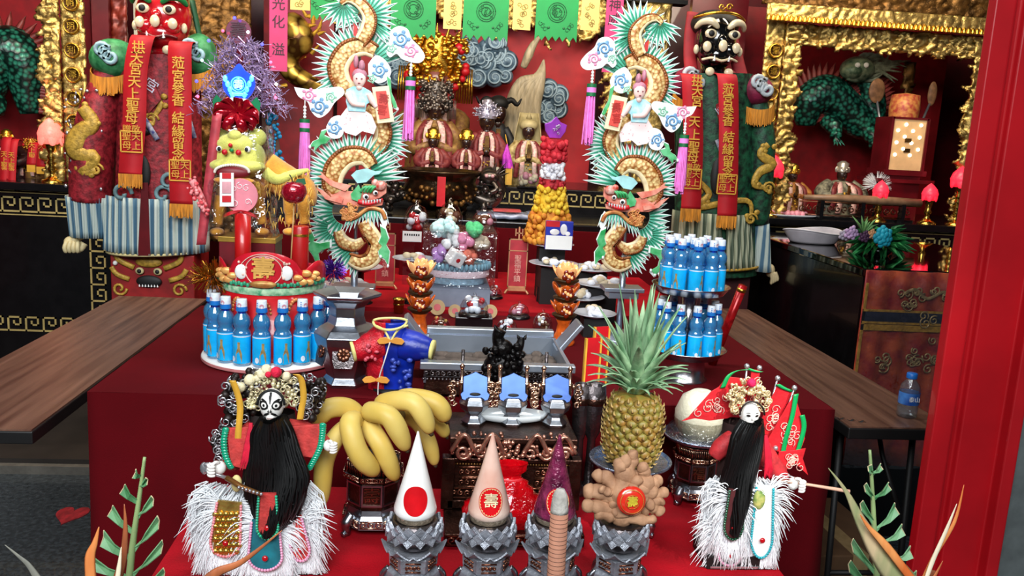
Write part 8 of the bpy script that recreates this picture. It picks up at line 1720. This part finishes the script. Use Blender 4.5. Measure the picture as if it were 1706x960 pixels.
# water bottle on the right folding table
p = PZ(1520, 700, .76); t = thing('water_bottle', 'small clear water bottle with blue cap and label on the right folding table', 'bottle', (min(p.x, 1.355), p.y + .03, .76)); hb = P(1522, 622, p.y + .03).z - .76; k = hb / .135
MB().lathe([(.020, 0), (.026, .004), (.0265, .03 * k), (.0245, .034 * k), (.026, .038 * k), (.026, .085 * k), (.024, .098 * k), (.012, .116 * k), (.0115, .122 * k)], 28, cap=True).build('bottle_body', CLEAR('clear_pet', '#dfeaf2', .1, .04, .3, 60, .06), t); MB().lathe([(.0268, .042 * k), (.0270, .044 * k), (.0270, .076 * k), (.0268, .078 * k)], 28, cap=False).build('label', M('label_blue', '#1a4a9a', .3, 0, .4, 30, col2='#4a86d0', coat=.3), t); MB().lathe([(.0138, .120 * k), (.0140, .122 * k), (.0138, .134 * k), (.012, .136 * k), (.0001, .136 * k)], 24).build('cap', M('cap_blue', '#1a6ac0', .4), t); text('泰山', .016, WHITE, t, (0, -.0275, .06 * k), ext=.0004)
for i, (px, py) in enumerate(((1400, 698), (1418, 701), (1436, 703))):
    p = PZ(px, py, .7605); m = MB(); m.grid(lambda u, v: ((-.012 + .024 * u), (.004 * sin(pi * u)) * (v - .5) * 2, .0012 + .002 * sin(u * 9 + i)), 8, 2); o = m.build('leaf_scrap', BLACK, None, loc=(p.x, p.y, .7605), solid=.0006); tag(o, 'black dried leaf scrap on the right folding table, %s of three' % ('leftmost', 'middle', 'rightmost')[i], 'leaf scrap', 'leaf scraps on the right table')
# ---- foreground plants in tall vases whose tops stay below the view
FROND = M('palm_green', '#3f7a4a', .5, 0, .3, 10, .1, 60, col2='#86b486'); STEM = M('palm_stem', '#8aa06a', .5, 0, .15); EDGEF = M('cut_edge', '#c8b890', .6)
def frond(lab, stem, Y, pairs, vx):
    base = P(*stem[0], Y); t = thing('palm_frond', lab, 'palm frond', (base.x, Y, base.z)); o = Vector(t.location); q = lambda x, y, d=0: P(x, y, Y) - o - Vector((0, d, 0)); pp = bez([q(x, y) for x, y in stem], 6); MB().tube([Vector((vx - base.x, 0, .60 - base.z))] + pp, [.006] + lerps([.005, .0042, .003, .002], len(pp)), 8).build('stem', STEM, t)
    for (ax, ay), (b1x, b1y), (b2x, b2y), wd in pairs:
        A, B1, B2 = q(ax, ay), q(b1x, b1y, .01), q(b2x, b2y, .01); m = MB(); dirv = ((B1 + B2) / 2 - A); pr = Vector((-dirv.z, 0, dirv.x)).normalized() * .003
        mid1, mid2 = A.lerp(B1, .55) + Vector((0, -.004, 0)), A.lerp(B2, .55) + Vector((0, -.004, 0)); mc = (mid1 + mid2) / 2 + Vector((0, .006, 0)); ec = (B1 + B2) / 2 + Vector((0, .006, 0))
        m.add([A - pr, A + pr, mid1, mc, mid2, B1, ec, B2], [(0, 1, 3), (1, 2, 3), (0, 3, 4), (2, 5, 6, 3), (3, 6, 7, 4)], False); lf = m.build('leaflet', FROND, t, solid=.0014)
        m = MB(); m.tube([B1, ec, B2], .0009, 4); m.build('cut_edge', EDGEF, lf)
    return t
Yp = 1.06
def fvase(lab, x, y): t = thing('floor_vase', lab, 'vase', (x, y, 0)); MB().lathe([(.08, 0), (.10, .02), (.12, .2), (.10, .42), (.06, .54), (.07, .60), (.062, .605), (.05, .55), (.0001, .5)], 28).build('vase_body', M('glazed_brown', '#3a1c14', .3, 0, .3, coat=.5), t); MB().lathe([(.071, .595), (.074, .6), (.071, .606)], 28, cap=False).build('rim', DARKGILT, t)
vl = P(205, 1100, Yp).x; vr = P(1470, 1100, Yp).x
fvase('brown floor vase holding the left palm frond, below the view', vl, Yp); fvase('brown floor vase holding the right palm frond, below the view', vr, Yp)
LP_ = [((234, 795), (225, 792), (231, 777), 0), ((234, 812), (249, 803), (247, 791), 0), ((230, 838), (204, 818), (213, 802), 0), ((229, 862), (259, 838), (256, 821), 0), ((222, 888), (184, 855), (193, 837), 0), ((223, 917), (268, 876), (266, 854), 0), ((216, 930), (172, 905), (178, 878), 0), ((220, 960), (272, 917), (274, 894), 0), ((212, 962), (160, 946), (163, 924), 0), ((222, 1000), (276, 962), (276, 940), 0), ((210, 1000), (150, 990), (152, 965), 0)]
frond('trimmed green palm frond at the lower left', [(213, 985), (222, 900), (232, 830), (241, 762)], Yp, LP_, vl)
RP_ = [((1452, 791), (1441, 781), (1446, 770), 0), ((1452, 791), (1465, 778), (1461, 768), 0), ((1455, 832), (1436, 815), (1438, 800), 0), ((1455, 832), (1479, 812), (1474, 799), 0), ((1457, 875), (1429, 846), (1432, 829), 0), ((1459, 884), (1492, 852), (1484, 833), 0), ((1472, 905), (1502, 887), (1496, 868), 0), ((1490, 935), (1515, 925), (1510, 904), 0), ((1458, 955), (1416, 915), (1416, 892), 0), ((1452, 985), (1410, 948), (1412, 928), 0), ((1470, 1000), (1526, 970), (1520, 945), 0)]
frond('trimmed green palm frond at the lower right before the door post', [(1462, 985), (1457, 900), (1454, 830), (1449, 750)], Yp, RP_, vr)
BRM = {n_: M('strelitzia_' + n_, a, .5, 0, .25, 10, .1, 60, col2=b_, stretch=(3, 3, .6)) for n_, a, b_ in (('orange', '#c8622a', '#e8a05c'), ('brown', '#6a3420', '#b8683c'), ('cream', '#c8b89a', '#e8dcc0'), ('green', '#7a8a5a', '#c8b088'), ('grey', '#6a6a62', '#a8a494'))}
def bract(lab, pts, ws, mat, Y, vx, cat='flower bract', nm='flower_bract', kids=()):
    base = P(*pts[0], Y); t = thing(nm, lab, cat, base); 
    def blade(pts, ws, name, mat, d=0):
        pp = bez([P(x, y, Y) - base - Vector((0, d, 0)) for x, y in pts], 6); m = MB(); m.tube(pp, [w_ * S(Y) for w_ in lerps(ws, len(pp))], 8, flat=.35, up=(0, 1, 0)); m.build(name, mat, t)
    blade(pts, ws, 'bract', mat)
    for k_ in kids: blade(*k_)
    MB().tube([(0, 0, 0), (vx - base.x, Y - base.y, .60 - base.z)], .005, 7).build('stalk', STEM, t)
bract('orange strelitzia petal curling up at the lower left beside the palm', [(152, 975), (150, 930), (158, 905), (165, 878)], [10, 9, 5, .5], BRM['orange'], 1.0, vl)
bract('brown strelitzia petals crossing the left palm frond', [(190, 985), (205, 930), (209, 880), (207, 840)], [9, 7, 4, .5], BRM['brown'], 1.0, vl, kids=[([(197, 985), (203, 940), (207, 905)], [5, 4, .5], 'pale_petal', BRM['cream'], .01)])
bract('thin grey dry leaf blade at the far lower left corner', [(75, 985), (50, 945), (32, 928), (8, 908)], [9, 5, 3, .5], BRM['grey'], 1.0, vl, 'leaf', 'dry_leaf')
bract('brownish pointed bract rising below the black-bearded puppet', [(320, 990), (360, 955), (405, 935), (470, 884)], [11, 9, 5, .5], BRM['brown'], 1.0, vl + .05)
bract('long pale bract crossing the right palm frond, pointing up left', [(1540, 1010), (1480, 940), (1440, 880), (1410, 820), (1380, 780)], [30, 24, 12, 4, .5], BRM['green'], .98, vr, kids=[([(1520, 970), (1470, 905), (1440, 872), (1425, 850)], [8, 8, 4, .5], 'orange_edge', BRM['orange'], .012)])
bract('two thin orange and cream strelitzia petals before the red door post', [(1530, 985), (1555, 930), (1590, 870), (1606, 808)], [5, 5, 4, .5], BRM['orange'], .98, vr, kids=[([(1532, 975), (1548, 930), (1570, 880), (1588, 835)], [4, 5, 4, .5], 'cream_petal', BRM['cream'], .008), ([(1535, 985), (1545, 960), (1562, 927)], [5, 4, .5], 'brown_petal', BRM['brown'], .012), ([(1530, 990), (1550, 960), (1560, 958)], [16, 12, 4], 'bud', BRM['brown'], 0)])

# ---- pieces of one kind that lie apart become parts of their own
def split_apart():
    done = {}
    for o in list(COL.objects):
        if o.type != 'MESH' or not o.parent or o.get('kind'): continue
        me = o.data
        if me.name not in done:
            n = len(me.vertices); par = list(range(n))
            def find(a):
                while par[a] != a: par[a] = par[par[a]]; a = par[a]
                return a
            for e in me.edges:
                a, b = find(e.vertices[0]), find(e.vertices[1])
                if a != b: par[b] = a
            isl = {}
            for i in range(n): isl.setdefault(find(i), []).append(i)
            keys = list(isl); out = None
            if 1 < len(keys) <= 400:
                M4 = o.matrix_world; bb = []
                for k in keys:
                    c = [M4 @ me.vertices[i].co for i in isl[k]]; bb.append(([min(p[j] for p in c) for j in range(3)], [max(p[j] for p in c) for j in range(3)]))
                sz = [max(h[j] - l[j] for j in range(3)) for l, h in bb]; g = list(range(len(keys)))
                def f2(a):
                    while g[a] != a: a = g[a]
                    return a
                for a in range(len(keys)):
                    for b in range(a):
                        d = sqrt(sum(max(0, bb[a][0][j] - bb[b][1][j], bb[b][0][j] - bb[a][1][j]) ** 2 for j in range(3)))
                        if d <= max(.02, .5 * max(sz[a], sz[b])): g[f2(a)] = f2(b)
                grp = {}
                for a, k in enumerate(keys): grp.setdefault(f2(a), set()).update(isl[k])
                if 1 < len(grp) <= 40:
                    out = []
                    for vs in grp.values():
                        vl_ = sorted(vs); mp = {v: i for i, v in enumerate(vl_)}; fs = [p for p in me.polygons if p.vertices[0] in mp]
                        m2 = bpy.data.meshes.new(me.name.split('.')[0]); m2.from_pydata([me.vertices[v].co for v in vl_], [], [[mp[v] for v in p.vertices] for p in fs])
                        for mt in me.materials: m2.materials.append(mt)
                        m2.polygons.foreach_set('material_index', [p.material_index for p in fs]); m2.polygons.foreach_set('use_smooth', [p.use_smooth for p in fs]); out.append(m2)
            done[me.name] = out
        out = done[me.name]
        if out:
            o.data = out[0]
            for m2 in out[1:]:
                c = o.copy(); c.data = m2; COL.objects.link(c)
bpy.context.view_layer.update(); split_apart()
